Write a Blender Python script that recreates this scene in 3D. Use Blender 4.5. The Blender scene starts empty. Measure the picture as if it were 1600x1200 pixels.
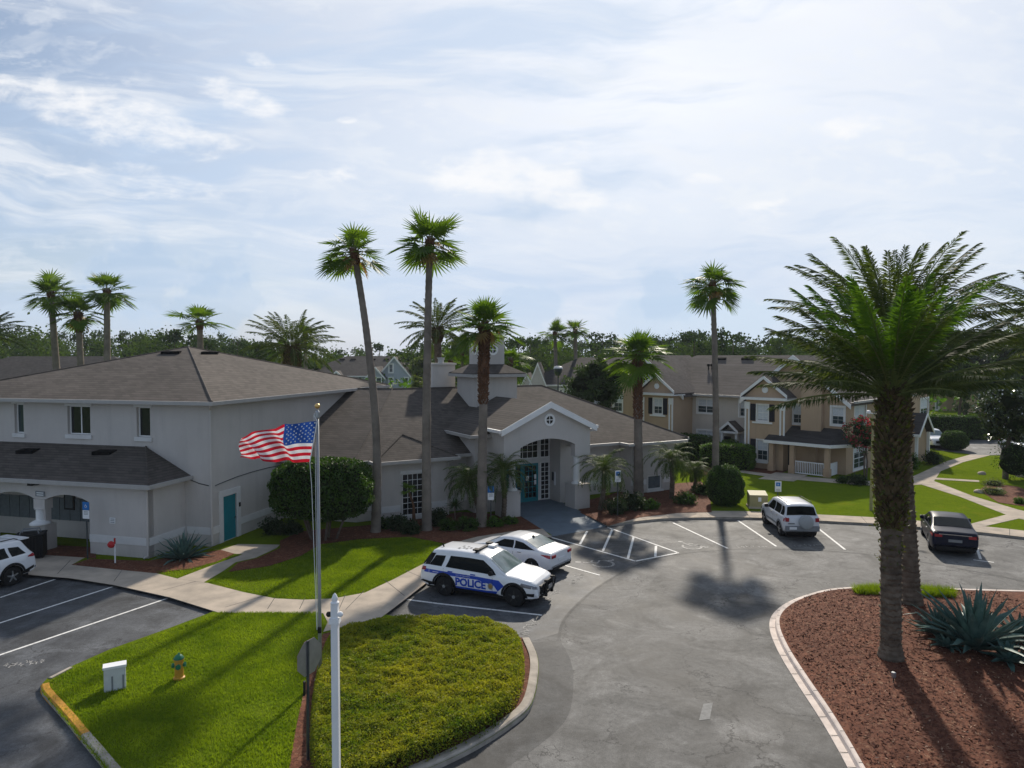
import bpy, bmesh, math, random
import numpy as np
from mathutils import Vector, Matrix, noise as mnoise
R = math.radians
SC = bpy.context.scene
COL = SC.collection
rng = np.random.default_rng(7)
random.seed(7)

# ------------------------------------------------------------------ camera
FPX, CAMH, PITCH = 1111.0, 8.8, math.atan(44 / 1111.0)
cd = bpy.data.cameras.new('camera'); cam = bpy.data.objects.new('camera', cd); COL.objects.link(cam)
cam.location = (0, 0, CAMH); cam.rotation_euler = (R(90) - PITCH, 0, 0)
cd.sensor_width = 36.0; cd.lens = 36.0 * FPX / 1600.0; cd.clip_start = 0.1; cd.clip_end = 3000
SC.camera = cam

# ------------------------------------------------------------------ exposure
SC.view_settings.view_transform = 'Standard'; SC.view_settings.look = 'None'
SC.view_settings.exposure = 0.16; SC.view_settings.gamma = 1.0
SC.cycles.max_bounces = 6; SC.cycles.transparent_max_bounces = 8
SC.cycles.use_denoising = True

# ------------------------------------------------------------------ sun
SUN_EL, SUN_AZ = R(34.0), math.atan2(0.235, 0.972)
SUND = Vector((math.sin(SUN_AZ) * math.cos(SUN_EL), math.cos(SUN_AZ) * math.cos(SUN_EL), math.sin(SUN_EL)))
sl = bpy.data.lights.new('sun', 'SUN'); sl.energy = 4.4; sl.angle = R(1.6); sl.color = (1.0, 0.91, 0.78)
so = bpy.data.objects.new('sun', sl); COL.objects.link(so)
so.rotation_euler = SUND.to_track_quat('Z', 'Y').to_euler(); so.location = (0, 0, 60)


class NT:
    """tiny node-tree helper"""
    def __init__(s, tree): s.t = tree; s.n = tree.nodes; s.l = tree.links
    def new(s, typ, **kw):
        nd = s.n.new(typ)
        for k, v in kw.items(): setattr(nd, k, v)
        return nd
    def put(s, sock, v):
        if isinstance(v, bpy.types.NodeSocket): s.l.new(v, sock)
        elif v is not None:
            if sock.type == 'RGBA' and len(v) == 3: v = (*v, 1)
            sock.default_value = v
    def m(s, op, a, b=None, c=None, clamp=False):
        nd = s.new('ShaderNodeMath', operation=op); nd.use_clamp = clamp
        s.put(nd.inputs[0], a); s.put(nd.inputs[1], b)
        if c is not None: s.put(nd.inputs[2], c)
        return nd.outputs[0]
    def vm(s, op, a, b=None, scale=None):
        nd = s.new('ShaderNodeVectorMath', operation=op); s.put(nd.inputs[0], a); s.put(nd.inputs[1], b)
        if scale is not None: s.put(nd.inputs['Scale'], scale)
        return nd.outputs['Value'] if op in ('DOT_PRODUCT', 'LENGTH') else nd.outputs[0]
    def noise(s, vec, scale, detail=4, rough=.55, dist=0.0):
        nd = s.new('ShaderNodeTexNoise'); s.put(nd.inputs['Vector'], vec)
        nd.inputs['Scale'].default_value = scale; nd.inputs['Detail'].default_value = detail
        nd.inputs['Roughness'].default_value = rough; nd.inputs['Distortion'].default_value = dist
        return nd.outputs['Fac']
    def mr(s, v, a, b, c=0.0, d=1.0, smooth=False):
        nd = s.new('ShaderNodeMapRange'); nd.interpolation_type = 'SMOOTHSTEP' if smooth else 'LINEAR'
        nd.clamp = True
        for i, q in enumerate((v, a, b, c, d)): s.put(nd.inputs[i], q)
        return nd.outputs[0]
    def mix(s, f, a, b, mode='MIX'):
        nd = s.new('ShaderNodeMix', data_type='RGBA', blend_type=mode)
        s.put(nd.inputs[0], f); s.put(nd.inputs[6], a); s.put(nd.inputs[7], b)
        return nd.outputs[2]
    def xyz(s, x, y, z):
        nd = s.new('ShaderNodeCombineXYZ'); s.put(nd.inputs[0], x); s.put(nd.inputs[1], y); s.put(nd.inputs[2], z)
        return nd.outputs[0]
    def sep(s, v):
        nd = s.new('ShaderNodeSeparateXYZ'); s.put(nd.inputs[0], v); return nd.outputs


# ------------------------------------------------------------------ sky with clouds
def make_world():
    w = bpy.data.worlds.new('World'); SC.world = w; w.use_nodes = True
    t = NT(w.node_tree); t.n.clear()
    out = t.new('ShaderNodeOutputWorld'); bg = t.new('ShaderNodeBackground')
    t.l.new(bg.outputs[0], out.inputs[0])
    sky = t.new('ShaderNodeTexSky'); sky.sky_type = 'NISHITA'; sky.sun_disc = False
    sky.sun_elevation = SUN_EL; sky.sun_rotation = SUN_AZ; sky.air_density = 1.0; sky.dust_density = 1.2; sky.ozone_density = 1.5
    tc = t.new('ShaderNodeTexCoord'); d = t.vm('NORMALIZE', tc.outputs['Generated'])
    x, y, z = t.sep(d)
    zz = t.m('MAXIMUM', z, 0.02)
    # flat cloud deck coordinates
    px = t.m('DIVIDE', x, t.m('ADD', zz, .05)); py = t.m('DIVIDE', y, t.m('ADD', zz, .05))
    yy = t.m('MAXIMUM', y, 0.05)
    u = t.m('DIVIDE', x, yy); v = t.m('DIVIDE', z, yy)
    front = t.mr(y, 0.05, 0.2)
    # soft wispy sheets: stretched noise
    warp = t.noise(t.xyz(t.m('MULTIPLY', u, 2.0), t.m('MULTIPLY', v, 5.0), 3.0), 1.6, 3, .5)
    vw = t.m('ADD', v, t.m('MULTIPLY', t.m('SUBTRACT', warp, .5), .10))
    wis = t.noise(t.xyz(t.m('MULTIPLY', u, 1.5), t.m('MULTIPLY', t.m('ADD', vw, t.m('MULTIPLY', u, .12)), 13.0), 0.0), 1.5, 7, .62)
    fine = t.noise(t.xyz(t.m('MULTIPLY', u, 16.0), t.m('MULTIPLY', v, 34.0), 1.0), 1.0, 6, .6, .3)
    puff = t.noise(t.xyz(t.m('MULTIPLY', u, 9.0), t.m('MULTIPLY', v, 15.0), 5.0), 1.0, 8, .62, .15)
    bil = t.noise(t.xyz(t.m('MULTIPLY', u, 7.0), t.m('MULTIPLY', v, 7.0), 9.0), 1.3, 7, .58, .1)

    def ell(cx, cy, rx, ry, ang=0.0):
        """soft elliptical patch of sky, given by its direction (tangent of azimuth and elevation)"""
        cu, cv = (cx - 800) / FPX, (556 - cy) / FPX
        a = t.m('SUBTRACT', u, cu); b = t.m('SUBTRACT', v, cv)
        ca, sa = math.cos(R(ang)), math.sin(R(ang))
        p = t.m('ADD', t.m('MULTIPLY', a, ca), t.m('MULTIPLY', b, sa))
        q = t.m('SUBTRACT', t.m('MULTIPLY', b, ca), t.m('MULTIPLY', a, sa))
        p = t.m('DIVIDE', p, rx / FPX); q = t.m('DIVIDE', q, ry / FPX)
        r = t.m('SQRT', t.m('ADD', t.m('MULTIPLY', p, p), t.m('MULTIPLY', q, q)))
        return t.m('SUBTRACT', 1.0, r)
    # haze veil, thicker at the horizon and round the sun
    sd = t.vm('DOT_PRODUCT', d, tuple(SUND))
    glow = t.mr(sd, .62, 1.0, 0, 1, True)
    hor = t.mr(z, 0.0, .38, 1, 0, True)
    base = sky.outputs[0]
    base = t.mix(1.0, base, (SKYK, SKYK, SKYK), 'MULTIPLY')
    ovc = t.noise(t.xyz(t.m('MULTIPLY', u, 1.2), t.m('MULTIPLY', v, 3.2), 7.0), 1.3, 3, .5)
    veil = t.m('ADD', t.m('MULTIPLY', glow, .50), t.m('MULTIPLY', hor, .42))
    veil = t.m('ADD', veil, t.mr(ovc, .35, .7, 0.0, .26))
    veil = t.m('MULTIPLY', t.m('ADD', veil, .16), 1.0, clamp=True)
    veilcol = t.mix(glow, (.47, .58, .765), (.72, .775, .86))
    c = t.mix(veil, base, veilcol)
    # long cirrus streaks across the left half
    wm = t.m('MULTIPLY', t.mr(u, -.9, .3, 1.0, .60), t.mr(v, .0, .14, .45, 1.0))
    wm = t.m('MULTIPLY', wm, t.mr(v, .38, .55, 1.0, .45))
    bnd = t.noise(t.xyz(t.m('MULTIPLY', u, 1.1), t.m('MULTIPLY', t.m('SUBTRACT', vw, t.m('MULTIPLY', u, .10)), 6.0), 4.0), 1.4, 6, .6)
    c = t.mix(t.m('MULTIPLY', t.m('MULTIPLY', t.mr(bnd, .47, .64, 0, .68, True), t.mr(v, .0, .08)), front), c, (.50, .615, .785))
    c = t.mix(t.m('MULTIPLY', t.mr(wis, .45, .68, 0, .8, True), wm), c, (.79, .82, .865))
    rip = t.m('MULTIPLY', t.mr(fine, .46, .62, 0, .5, True), t.m('MULTIPLY', t.mr(bnd, .40, .52, 1, 0), t.mr(v, .05, .2)))
    c = t.mix(t.m('MULTIPLY', rip, front), c, (.80, .83, .87))
    # named sheets and puffs
    patches = [(170, 185, 330, 75, -14, .95), (330, 232, 150, 48, -8, .8), (385, 160, 130, 42, -18, .95), (405, 98, 60, 26, -20, .9),
               (220, 285, 330, 60, -6, .75), (520, 275, 130, 26, 2, .8), (545, 192, 34, 12, 0, .75), (790, 285, 210, 78, -6, 1.0),
               (690, 190, 90, 36, -20, .6), (880, 240, 120, 46, 0, .75), (900, 320, 150, 45, -8, .8), (1320, 200, 110, 42, 14, .9), (1090, 283, 70, 18, 0, .75),
               (1190, 330, 140, 26, 10, .8), (1400, 262, 90, 20, 5, .7), (1040, 312, 60, 14, 0, .6), (620, 330, 180, 60, 0, .5)]
    pm_ = None
    for cx, cy, rx, ry, an, k in patches:
        e = t.m('MULTIPLY', t.mr(ell(cx, cy, rx, ry, an), 0.0, .75, 0, 1, True), k)
        pm_ = e if pm_ is None else t.m('MAXIMUM', pm_, e)
    tex = t.m('ADD', t.m('MULTIPLY', puff, .38), t.m('ADD', t.m('MULTIPLY', fine, .36), t.m('MULTIPLY', wis, .26)))
    cl = t.mr(t.m('ADD', tex, t.m('MULTIPLY', t.m('SUBTRACT', pm_, 1.0), .30)), .36, .56, 0, 1, True)
    cl = t.m('MULTIPLY', cl, t.mr(pm_, 0.0, .35))
    shade = t.mr(puff, .55, .75, 0, 1)
    ccol = t.mix(t.m('MULTIPLY', shade, .12), (.88, .885, .90), (.70, .76, .84))
    c = t.mix(t.m('MULTIPLY', t.m('MULTIPLY', cl, .85), front), c, ccol)
    # grey-blue undersides
    for cx, cy, rx, ry, k in [(825, 335, 95, 40, .42), (500, 345, 200, 22, .22)]:
        e = t.mr(ell(cx, cy, rx, ry, -10), 0, .8, 0, 1, True)
        f = t.m('MULTIPLY', t.m('MULTIPLY', e, t.mr(puff, .40, .62, 0, 1, True)), k)
        c = t.mix(t.m('MULTIPLY', f, front), c, (.46, .58, .74))
    # cumulus heads standing low over the horizon
    for cx, cy, rx, ry, k, col in [(230, 430, 160, 90, .58, (.42, .55, .73)), (340, 480, 140, 60, .5, (.44, .57, .74)), (1060, 495, 200, 70, .6, (.55, .67, .81)), (1045, 455, 95, 65, .58, (.45, .585, .76)), (825, 490, 75, 58, .5, (.48, .61, .78)), (1180, 505, 170, 40, .45, (.60, .71, .83)), (120, 500, 200, 40, .4, (.56, .68, .84))]:
        e = ell(cx, cy, rx, ry)
        f = t.mr(t.m('ADD', t.m('MULTIPLY', e, .75), t.m('MULTIPLY', t.m('SUBTRACT', bil, .5), 1.7)), .10, .42, 0, 1, True)
        c = t.mix(t.m('MULTIPLY', t.m('MULTIPLY', f, k), front), c, col)
        rim = t.m('MULTIPLY', f, t.mr(t.m('ADD', t.m('MULTIPLY', e, .75), t.m('MULTIPLY', t.m('SUBTRACT', bil, .5), 1.7)), 0.26, .34, 1, 0, True))
        c = t.mix(t.m('MULTIPLY', t.m('MULTIPLY', rim, .10), front), c, (.90, .92, .95))
    t.put(bg.inputs[0], c); bg.inputs[1].default_value = 1.0


SKYK = 0.085
make_world()


# ------------------------------------------------------------------ pixel of the survey photo -> point in the world
def ray(px, py):
    x = (px - 800) / FPX; y = (600 - py) / FPX; c, s = math.cos(PITCH), math.sin(PITCH)
    return Vector((x, c + s * y, -s + c * y))
def G(px, py, z=0.0):
    r = ray(px, py); k = (z - CAMH) / r.z; return Vector((r.x * k, r.y * k, z))
def D(px, py, d):
    r = ray(px, py); k = d / r.y; return Vector((r.x * k, d, CAMH + r.z * k))
def g2(px, py, z=0.0):
    p = G(px, py, z); return (p.x, p.y)


class Frame:
    """facade frame: l along the facade, q behind it, z up"""
    def __init__(s, o, ang): s.o = o; s.a = R(ang); s.deg = ang; s.c = math.cos(s.a); s.s = math.sin(s.a)
    def W(s, l, q, z): return (s.o[0] + l * s.c - q * s.s, s.o[1] + l * s.s + q * s.c, z)
    def at(s, px, py, q=0.0):
        r = ray(px, py); rx, ry = r.x, r.y
        # (k*r - o) . behind = q
        bx, by = -s.s, s.c
        k = (q + s.o[0] * bx + s.o[1] * by) / (rx * bx + ry * by)
        X, Y = k * rx - s.o[0], k * ry - s.o[1]
        return X * s.c + Y * s.s, CAMH + k * r.z
    def right(s, l, q): return Frame(s.W(l, q, 0)[:2], s.deg + 90)
    def left(s, l, q): return Frame(s.W(l, q, 0)[:2], s.deg - 90)
    def back(s, l, q): return Frame(s.W(l, q, 0)[:2], s.deg + 180)


# ------------------------------------------------------------------ materials
MATS = {}
def pm(name, base, rough=.7, var=.12, scale=4.0, bump=0.0, bscale=40.0, spec=.3, metal=0.0, col2=None, detail=5, coat=0.0, cov=(.35, .68), sheen=0):
    if name in MATS: return MATS[name]
    m = bpy.data.materials.new(name); m.use_nodes = True; t = NT(m.node_tree)
    p = t.n['Principled BSDF']; tc = t.new('ShaderNodeTexCoord')
    nz = t.noise(tc.outputs['Object'], scale, detail, .6)
    a = tuple(min(1, c * (1 - var)) for c in base); b = col2 or tuple(min(1, c * (1 + var)) for c in base)
    if col2: a = base
    t.put(p.inputs['Base Color'], t.mix(t.mr(nz, cov[0], cov[1]), a, b))
    p.inputs['Roughness'].default_value = rough; p.inputs['Specular IOR Level'].default_value = spec
    p.inputs['Metallic'].default_value = metal; p.inputs['Coat Weight'].default_value = coat; p.inputs['Coat Roughness'].default_value = .05
    if bump:
        bn = t.new('ShaderNodeBump'); bn.inputs['Strength'].default_value = bump; bn.inputs['Distance'].default_value = .02
        t.put(bn.inputs['Height'], t.noise(tc.outputs['Object'], bscale, 4, .6)); t.l.new(bn.outputs[0], p.inputs['Normal'])
    MATS[name] = m; return m

def leafmat(name, base, col2, trans=.35, rough=.55, scale=1.2, spec=.3, tcol=None):
    if name in MATS: return MATS[name]
    m = bpy.data.materials.new(name); m.use_nodes = True; t = NT(m.node_tree)
    p = t.n['Principled BSDF']; out = t.n['Material Output']; tc = t.new('ShaderNodeTexCoord')
    nz = t.m('ADD', t.m('MULTIPLY', t.noise(tc.outputs['Object'], scale, 3, .6), .6), t.m('MULTIPLY', t.noise(tc.outputs['Object'], scale * 14, 2, .5), .4))
    c = t.mix(t.mr(nz, .36, .64), base, col2)
    t.put(p.inputs['Base Color'], c); p.inputs['Roughness'].default_value = rough; p.inputs['Specular IOR Level'].default_value = spec
    tr = t.new('ShaderNodeBsdfTranslucent')
    tint = tcol or (1.25, 1.3, .45)
    t.put(tr.inputs['Color'], t.mix(1.0, c, tint, 'MULTIPLY'))
    mx = t.new('ShaderNodeMixShader'); mx.inputs[0].default_value = trans
    t.l.new(p.outputs[0], mx.inputs[1]); t.l.new(tr.outputs[0], mx.inputs[2]); t.l.new(mx.outputs[0], out.inputs['Surface'])
    MATS[name] = m; return m

def shingle(name, base, course=.085):
    """asphalt shingles: courses follow the height up the slope, tabs vary along it"""
    m = bpy.data.materials.new(name); m.use_nodes = True; t = NT(m.node_tree)
    p = t.n['Principled BSDF']; geo = t.new('ShaderNodeNewGeometry'); x, y, z = t.sep(geo.outputs['Position'])
    row = t.m('DIVIDE', z, course); fr = t.m('FRACT', row); fl = t.m('FLOOR', row)
    along = t.m('ADD', t.m('MULTIPLY', x, 3.1), t.m('MULTIPLY', y, 2.3))
    wn = t.new('ShaderNodeTexWhiteNoise'); wn.noise_dimensions = '2D'
    t.put(wn.inputs['Vector'], t.xyz(t.m('FLOOR', t.m('ADD', along, t.m('MULTIPLY', fl, 1.37))), fl, 0.0))
    big = t.noise(geo.outputs['Position'], .35, 4, .6); mid = t.noise(geo.outputs['Position'], 2.2, 5, .7)
    tab = t.m('ADD', t.m('MULTIPLY', wn.outputs['Value'], .30), t.m('ADD', t.m('MULTIPLY', big, .7), t.m('MULTIPLY', mid, .55)))
    c = t.mix(t.mr(tab, .35, 1.25), tuple(k * .52 for k in base), tuple(min(1, k * 1.55) for k in base))
    line = t.mr(fr, 0.0, .30, .50, 1.05)
    c = t.mix(1.0, c, t.xyz(line, line, line), 'MULTIPLY')
    streak = t.noise(t.xyz(t.m('MULTIPLY', along, .35), 0.0, t.m('MULTIPLY', z, .25)), 1.5, 4, .6)
    c = t.mix(t.mr(streak, .52, .75, 0, .35), c, tuple(k * .55 for k in base))
    t.put(p.inputs['Base Color'], c); p.inputs['Roughness'].default_value = .9; p.inputs['Specular IOR Level'].default_value = .18
    bn = t.new('ShaderNodeBump'); bn.inputs['Strength'].default_value = .35; bn.inputs['Distance'].default_value = .015
    t.put(bn.inputs['Height'], t.m('ADD', fr, t.m('MULTIPLY', wn.outputs['Value'], .5))); t.l.new(bn.outputs[0], p.inputs['Normal'])
    MATS[name] = m; return m

def asphalt(name, base, dark, crack=True, rough=.64, spec=.34):
    m = bpy.data.materials.new(name); m.use_nodes = True; t = NT(m.node_tree)
    p = t.n['Principled BSDF']; geo = t.new('ShaderNodeNewGeometry'); P = geo.outputs['Position']; x, y, z = t.sep(P)
    big = t.noise(P, .16, 5, .62, .6); mid = t.noise(P, .8, 6, .65, .4); fine = t.noise(P, 22, 3, .7); grit = t.noise(P, 90, 2, .7)
    f = t.m('ADD', t.m('MULTIPLY', big, .60), t.m('MULTIPLY', mid, .40))
    c = t.mix(t.mr(f, .42, .57), dark, base)
    c = t.mix(t.mr(t.noise(t.vm('ADD', P, (31, 7, 0)), .28, 6, .68, 1.5), .53, .62, 0, .6), c, tuple(k * .62 for k in dark))
    c = t.mix(t.mr(t.noise(P, .30, 6, .66, 1.2), .53, .66, 0, .7), c, tuple(k * 1.7 for k in base))
    c = t.mix(t.mr(fine, .35, .7, 0, .22), c, tuple(k * .5 for k in base)); c = t.mix(t.mr(grit, .5, .75, 0, .28), c, tuple(min(1, k * 1.9) for k in base))
    k = t.m('MULTIPLY', t.mr(t.noise(P, .55, 7, .68, 1.0), .36, .64, .58, 1.5), t.m('MULTIPLY', t.mr(t.noise(P, 7, 4, .7), 0.3, .7, .76, 1.26), t.mr(t.noise(P, 34, 3, .7), 0.3, .7, .64, 1.40)))
    c = t.mix(1.0, c, t.xyz(k, k, k), 'MULTIPLY')
    if crack:
        vo = t.new('ShaderNodeTexVoronoi'); vo.feature = 'DISTANCE_TO_EDGE'; vo.inputs['Scale'].default_value = .30
        t.put(vo.inputs['Vector'], t.vm('ADD', P, t.vm('SCALE', t.xyz(t.noise(P, .9, 5, .65), t.noise(t.vm('ADD', P, (9, 3, 1)), .9, 5, .65), 0.0), scale=3.0)))
        cm = t.mr(t.noise(P, .22, 3, .5, .5), .40, .48)
        ln = t.m('MULTIPLY', t.mr(vo.outputs[0], .003, .011, 1, 0), cm)
        c = t.mix(t.m('MULTIPLY', ln, .85), c, (.018, .018, .02))
    t.put(p.inputs['Base Color'], c)
    t.put(p.inputs['Roughness'], t.mr(f, .3, .7, rough + .02, rough + .22)); p.inputs['Specular IOR Level'].default_value = spec
    bn = t.new('ShaderNodeBump'); bn.inputs['Strength'].default_value = .4; bn.inputs['Distance'].default_value = .01
    t.put(bn.inputs['Height'], t.m('ADD', fine, grit)); t.l.new(bn.outputs[0], p.inputs['Normal'])
    MATS[name] = m; return m

def grassmat(name, a, b, cc, trans=.0):
    m = bpy.data.materials.new(name); m.use_nodes = True; t = NT(m.node_tree)
    p = t.n['Principled BSDF']; geo = t.new('ShaderNodeNewGeometry'); P = geo.outputs['Position']
    big = t.noise(P, .22, 4, .6, .4); mid = t.noise(P, 1.7, 5, .65); fine = t.noise(P, 14, 4, .7); vf = t.noise(P, 60, 2, .6)
    c = t.mix(t.mr(t.m('ADD', t.m('MULTIPLY', big, .5), t.m('MULTIPLY', mid, .5)), .36, .64), a, b)
    c = t.mix(t.mr(t.noise(P, .5, 4, .6, .8), .57, .72, 0, .6), c, cc)
    c = t.mix(t.mr(fine, .40, .66, .38, 0), c, tuple(k * .35 for k in a)); c = t.mix(t.mr(vf, .45, .75, 0, .35), c, tuple(min(1, k * 1.8) for k in b))
    t.put(p.inputs['Base Color'], c); p.inputs['Roughness'].default_value = .95; p.inputs['Specular IOR Level'].default_value = .0
    bn = t.new('ShaderNodeBump'); bn.inputs['Strength'].default_value = .9; bn.inputs['Distance'].default_value = .05
    t.put(bn.inputs['Height'], t.m('ADD', fine, t.m('MULTIPLY', vf, .6))); t.l.new(bn.outputs[0], p.inputs['Normal'])
    MATS[name] = m; return m

def mulchmat():
    m = bpy.data.materials.new('mulch'); m.use_nodes = True; t = NT(m.node_tree)
    p = t.n['Principled BSDF']; geo = t.new('ShaderNodeNewGeometry'); P = geo.outputs['Position']
    vo = t.new('ShaderNodeTexVoronoi'); vo.inputs['Scale'].default_value = 16; t.put(vo.inputs['Vector'], t.vm('ADD', P, t.vm('SCALE', t.xyz(t.noise(P, 9, 2), t.noise(P, 11, 2), 0.), scale=.3)))
    r, g, b = t.sep(vo.outputs['Color'])
    c = t.mix(r, (.085, .031, .018), (.215, .085, .048)); c = t.mix(t.mr(g, .88, 1.0, 0, .8), c, (.30, .18, .11))
    c = t.mix(t.mr(t.noise(P, .8, 4, .6), .4, .65, 0, .5), c, (.10, .037, .022))
    t.put(p.inputs['Base Color'], c); p.inputs['Roughness'].default_value = .9; p.inputs['Specular IOR Level'].default_value = .15
    bn = t.new('ShaderNodeBump'); bn.inputs['Strength'].default_value = 1.0; bn.inputs['Distance'].default_value = .05
    t.put(bn.inputs['Height'], r); t.l.new(bn.outputs[0], p.inputs['Normal'])
    MATS['mulch'] = m; return m

def stuccomat(name, base):
    m = bpy.data.materials.new(name); m.use_nodes = True; t = NT(m.node_tree); p = t.n['Principled BSDF']; geo = t.new('ShaderNodeNewGeometry'); P = geo.outputs['Position']; x, y, z = t.sep(P)
    st = t.noise(t.xyz(t.m('MULTIPLY', x, 1.6), t.m('MULTIPLY', y, 1.6), t.m('MULTIPLY', z, .22)), 1.5, 5, .65); big = t.noise(P, .35, 4, .6); fine = t.noise(P, 26, 3, .65)
    c = t.mix(t.mr(big, .35, .65), tuple(k * .93 for k in base), tuple(min(1, k * 1.05) for k in base)); c = t.mix(t.mr(st, .50, .74, 0, .30), c, tuple(k * .70 for k in base)); c = t.mix(t.mr(fine, .45, .7, 0, .14), c, tuple(k * .6 for k in base))
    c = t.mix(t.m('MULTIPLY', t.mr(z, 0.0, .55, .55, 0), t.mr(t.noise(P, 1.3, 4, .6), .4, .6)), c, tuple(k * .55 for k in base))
    t.put(p.inputs['Base Color'], c); p.inputs['Roughness'].default_value = .92; p.inputs['Specular IOR Level'].default_value = .12
    bn = t.new('ShaderNodeBump'); bn.inputs['Strength'].default_value = .6; bn.inputs['Distance'].default_value = .012; t.put(bn.inputs['Height'], fine); t.l.new(bn.outputs[0], p.inputs['Normal']); MATS[name] = m; return m
M = {}
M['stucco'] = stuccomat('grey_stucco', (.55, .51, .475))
M['gutter'] = pm('gutter_paint', (.40, .38, .36), .5, .06, 3, spec=.4)
M['trim'] = pm('white_trim', (.80, .79, .77), .6, .04, 2, spec=.3)
M['band'] = pm('band_trim', (.66, .645, .625), .8, .05, 2, spec=.2)
M['beige'] = pm('beige_stucco', (.60, .56, .52), .9, .05, 2, .3, 60, spec=.15)
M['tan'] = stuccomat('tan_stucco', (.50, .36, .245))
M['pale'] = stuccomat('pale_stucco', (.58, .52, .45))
M['bluegrey'] = pm('bluegrey_siding', (.42, .45, .50), .85, .06, 2, spec=.15)
M['roof'] = shingle('brown_shingle', (.086, .073, .064))
M['roofdark'] = shingle('dark_shingle', (.058, .052, .049))
M['roofgrey'] = shingle('taupe_shingle', (.108, .092, .082))
M['glass'] = pm('window_glass', (.012, .015, .018), .08, .1, 1, spec=.6)
M['glassteal'] = pm('window_glass_teal', (.03, .05, .055), .08, .2, 1, spec=.6)
M['blind'] = pm('window_blind', (.60, .63, .66), .5, .1, 8, spec=.5)
M['blinddark'] = pm('window_blind_dark', (.10, .12, .14), .25, .2, 3, spec=.5)
M['black'] = pm('black_paint', (.010, .010, .011), .6, .2, 4, spec=.22)
M['ventblack'] = pm('vent_black', (.008, .008, .009), .95, .2, 4, spec=.03)
M['dateboot'] = pm('date_boot', (.055, .038, .022), .95, 0, 3, .8, 12, col2=(.16, .12, .065), spec=.08)
M['navy'] = pm('navy_shutter', (.012, .013, .022), .6, .2, 4, spec=.3)
M['teal'] = pm('teal_paint', (.004, .20, .24), .5, .08, 3, spec=.4)
M['concrete'] = pm('concrete', (.50, .42, .335), .88, .0, 1.1, .3, 60, col2=(.33, .285, .235), spec=.12)
M['kerb'] = pm('kerb_concrete', (.45, .40, .34), .85, 0, 2.5, .3, 50, col2=(.27, .24, .20), spec=.2)
M['kerbw'] = pm('kerb_white', (.74, .64, .57), .8, 0, 2.5, .2, 50, col2=(.55, .47, .42), spec=.2)
M['yellow'] = pm('yellow_paint', (.62, .30, .02), .7, 0, 4, .2, 50, col2=(.40, .19, .03), spec=.3)
M['ramp'] = pm('ramp_paint', (.13, .165, .20), .75, .12, 1.5, .2, 50, spec=.3)
M['line'] = pm('road_paint', (.72, .71, .68), .7, 0, 9, col2=(.42, .41, .39), spec=.3, cov=(.5, .7))
M['worn'] = pm('worn_paint', (.38, .37, .35), .7, 0, 12, col2=(.17, .17, .17), spec=.3, cov=(.4, .6))
M['road'] = asphalt('asphalt', (.112, .110, .106), (.056, .056, .056))
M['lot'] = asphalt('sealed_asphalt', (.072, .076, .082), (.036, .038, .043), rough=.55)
M['tar'] = asphalt('tar_strip', (.062, .062, .062), (.040, .040, .040), crack=False)
M['grass'] = grassmat('lawn_grass', (.095, .148, .010), (.160, .215, .014), (.235, .220, .025))
M['ground'] = grassmat('far_ground', (.045, .085, .012), (.07, .11, .02), (.10, .10, .03))
M['mulch'] = mulchmat()
M['metal'] = pm('galvanised', (.36, .37, .38), .4, .1, 5, metal=.7, spec=.5)
M['steel'] = pm('dark_steel', (.06, .07, .075), .5, .15, 5, metal=.4, spec=.5)
M['pole'] = pm('aluminium_pole', (.30, .31, .32), .45, .06, 5, metal=.5, spec=.5)
M['white'] = pm('white_paint', (.80, .80, .80), .5, .03, 3, spec=.4)
M['bark'] = pm('palm_bark', (.155, .130, .108), .95, 0, 1.4, .9, 9, col2=(.26, .22, .185), spec=.1)
M['boot'] = pm('palm_boot', (.085, .042, .024), .95, 0, 3, .8, 12, col2=(.19, .10, .060), spec=.1)
M['datebark'] = pm('date_bark', (.085, .064, .048), .95, 0, 3, .9, 10, col2=(.20, .16, .12), spec=.1)
M['wood'] = pm('tree_bark', (.12, .09, .07), .95, .25, 4, .6, 12, spec=.1)
M['fan'] = leafmat('fan_leaf', (.040, .088, .012), (.13, .20, .024), .45, .5, spec=.2)
M['fan2'] = leafmat('fan_leaf_bright', (.055, .115, .012), (.15, .235, .024), .40, .5, spec=.2)
M['dry'] = leafmat('dry_frond', (.30, .19, .08), (.42, .30, .14), .3, tcol=(1.2, 1.0, .6))
M['date'] = leafmat('date_leaf', (.034, .058, .016), (.092, .118, .036), .40, .62, spec=.14)
M['date2'] = leafmat('date_leaf_young', (.040, .095, .012), (.11, .20, .022), .42, .6, spec=.14)
M['pyg'] = leafmat('pygmy_leaf', (.028, .058, .010), (.10, .145, .035), .36, .55, spec=.14)
M['rachis'] = pm('frond_stalk', (.16, .19, .05), .6, .2, 5, spec=.3)
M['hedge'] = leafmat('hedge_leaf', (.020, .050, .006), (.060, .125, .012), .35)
M['hedgebright'] = leafmat('hedge_leaf_bright', (.035, .085, .008), (.10, .20, .014), .4)  # brighter green than the plain hedge leaf
M['cover'] = leafmat('groundcover_leaf', (.105, .175, .014), (.38, .35, .032), .40, scale=.55, spec=.1)
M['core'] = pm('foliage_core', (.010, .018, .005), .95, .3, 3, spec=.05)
M['tree'] = leafmat('tree_leaf', (.022, .048, .012), (.065, .105, .022), .3)
M['treedark'] = leafmat('evergreen_leaf', (.012, .028, .009), (.034, .062, .016), .25)
M['treelite'] = leafmat('pale_tree_leaf', (.08, .11, .035), (.16, .19, .07), .35)
M['mag'] = leafmat('magnolia_leaf', (.012, .03, .008), (.06, .085, .02), .22, .25, spec=.7)
M['agave'] = pm('agave_leaf', (.055, .115, .100), .5, 0, 5, col2=(.115, .195, .165), spec=.3)
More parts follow.
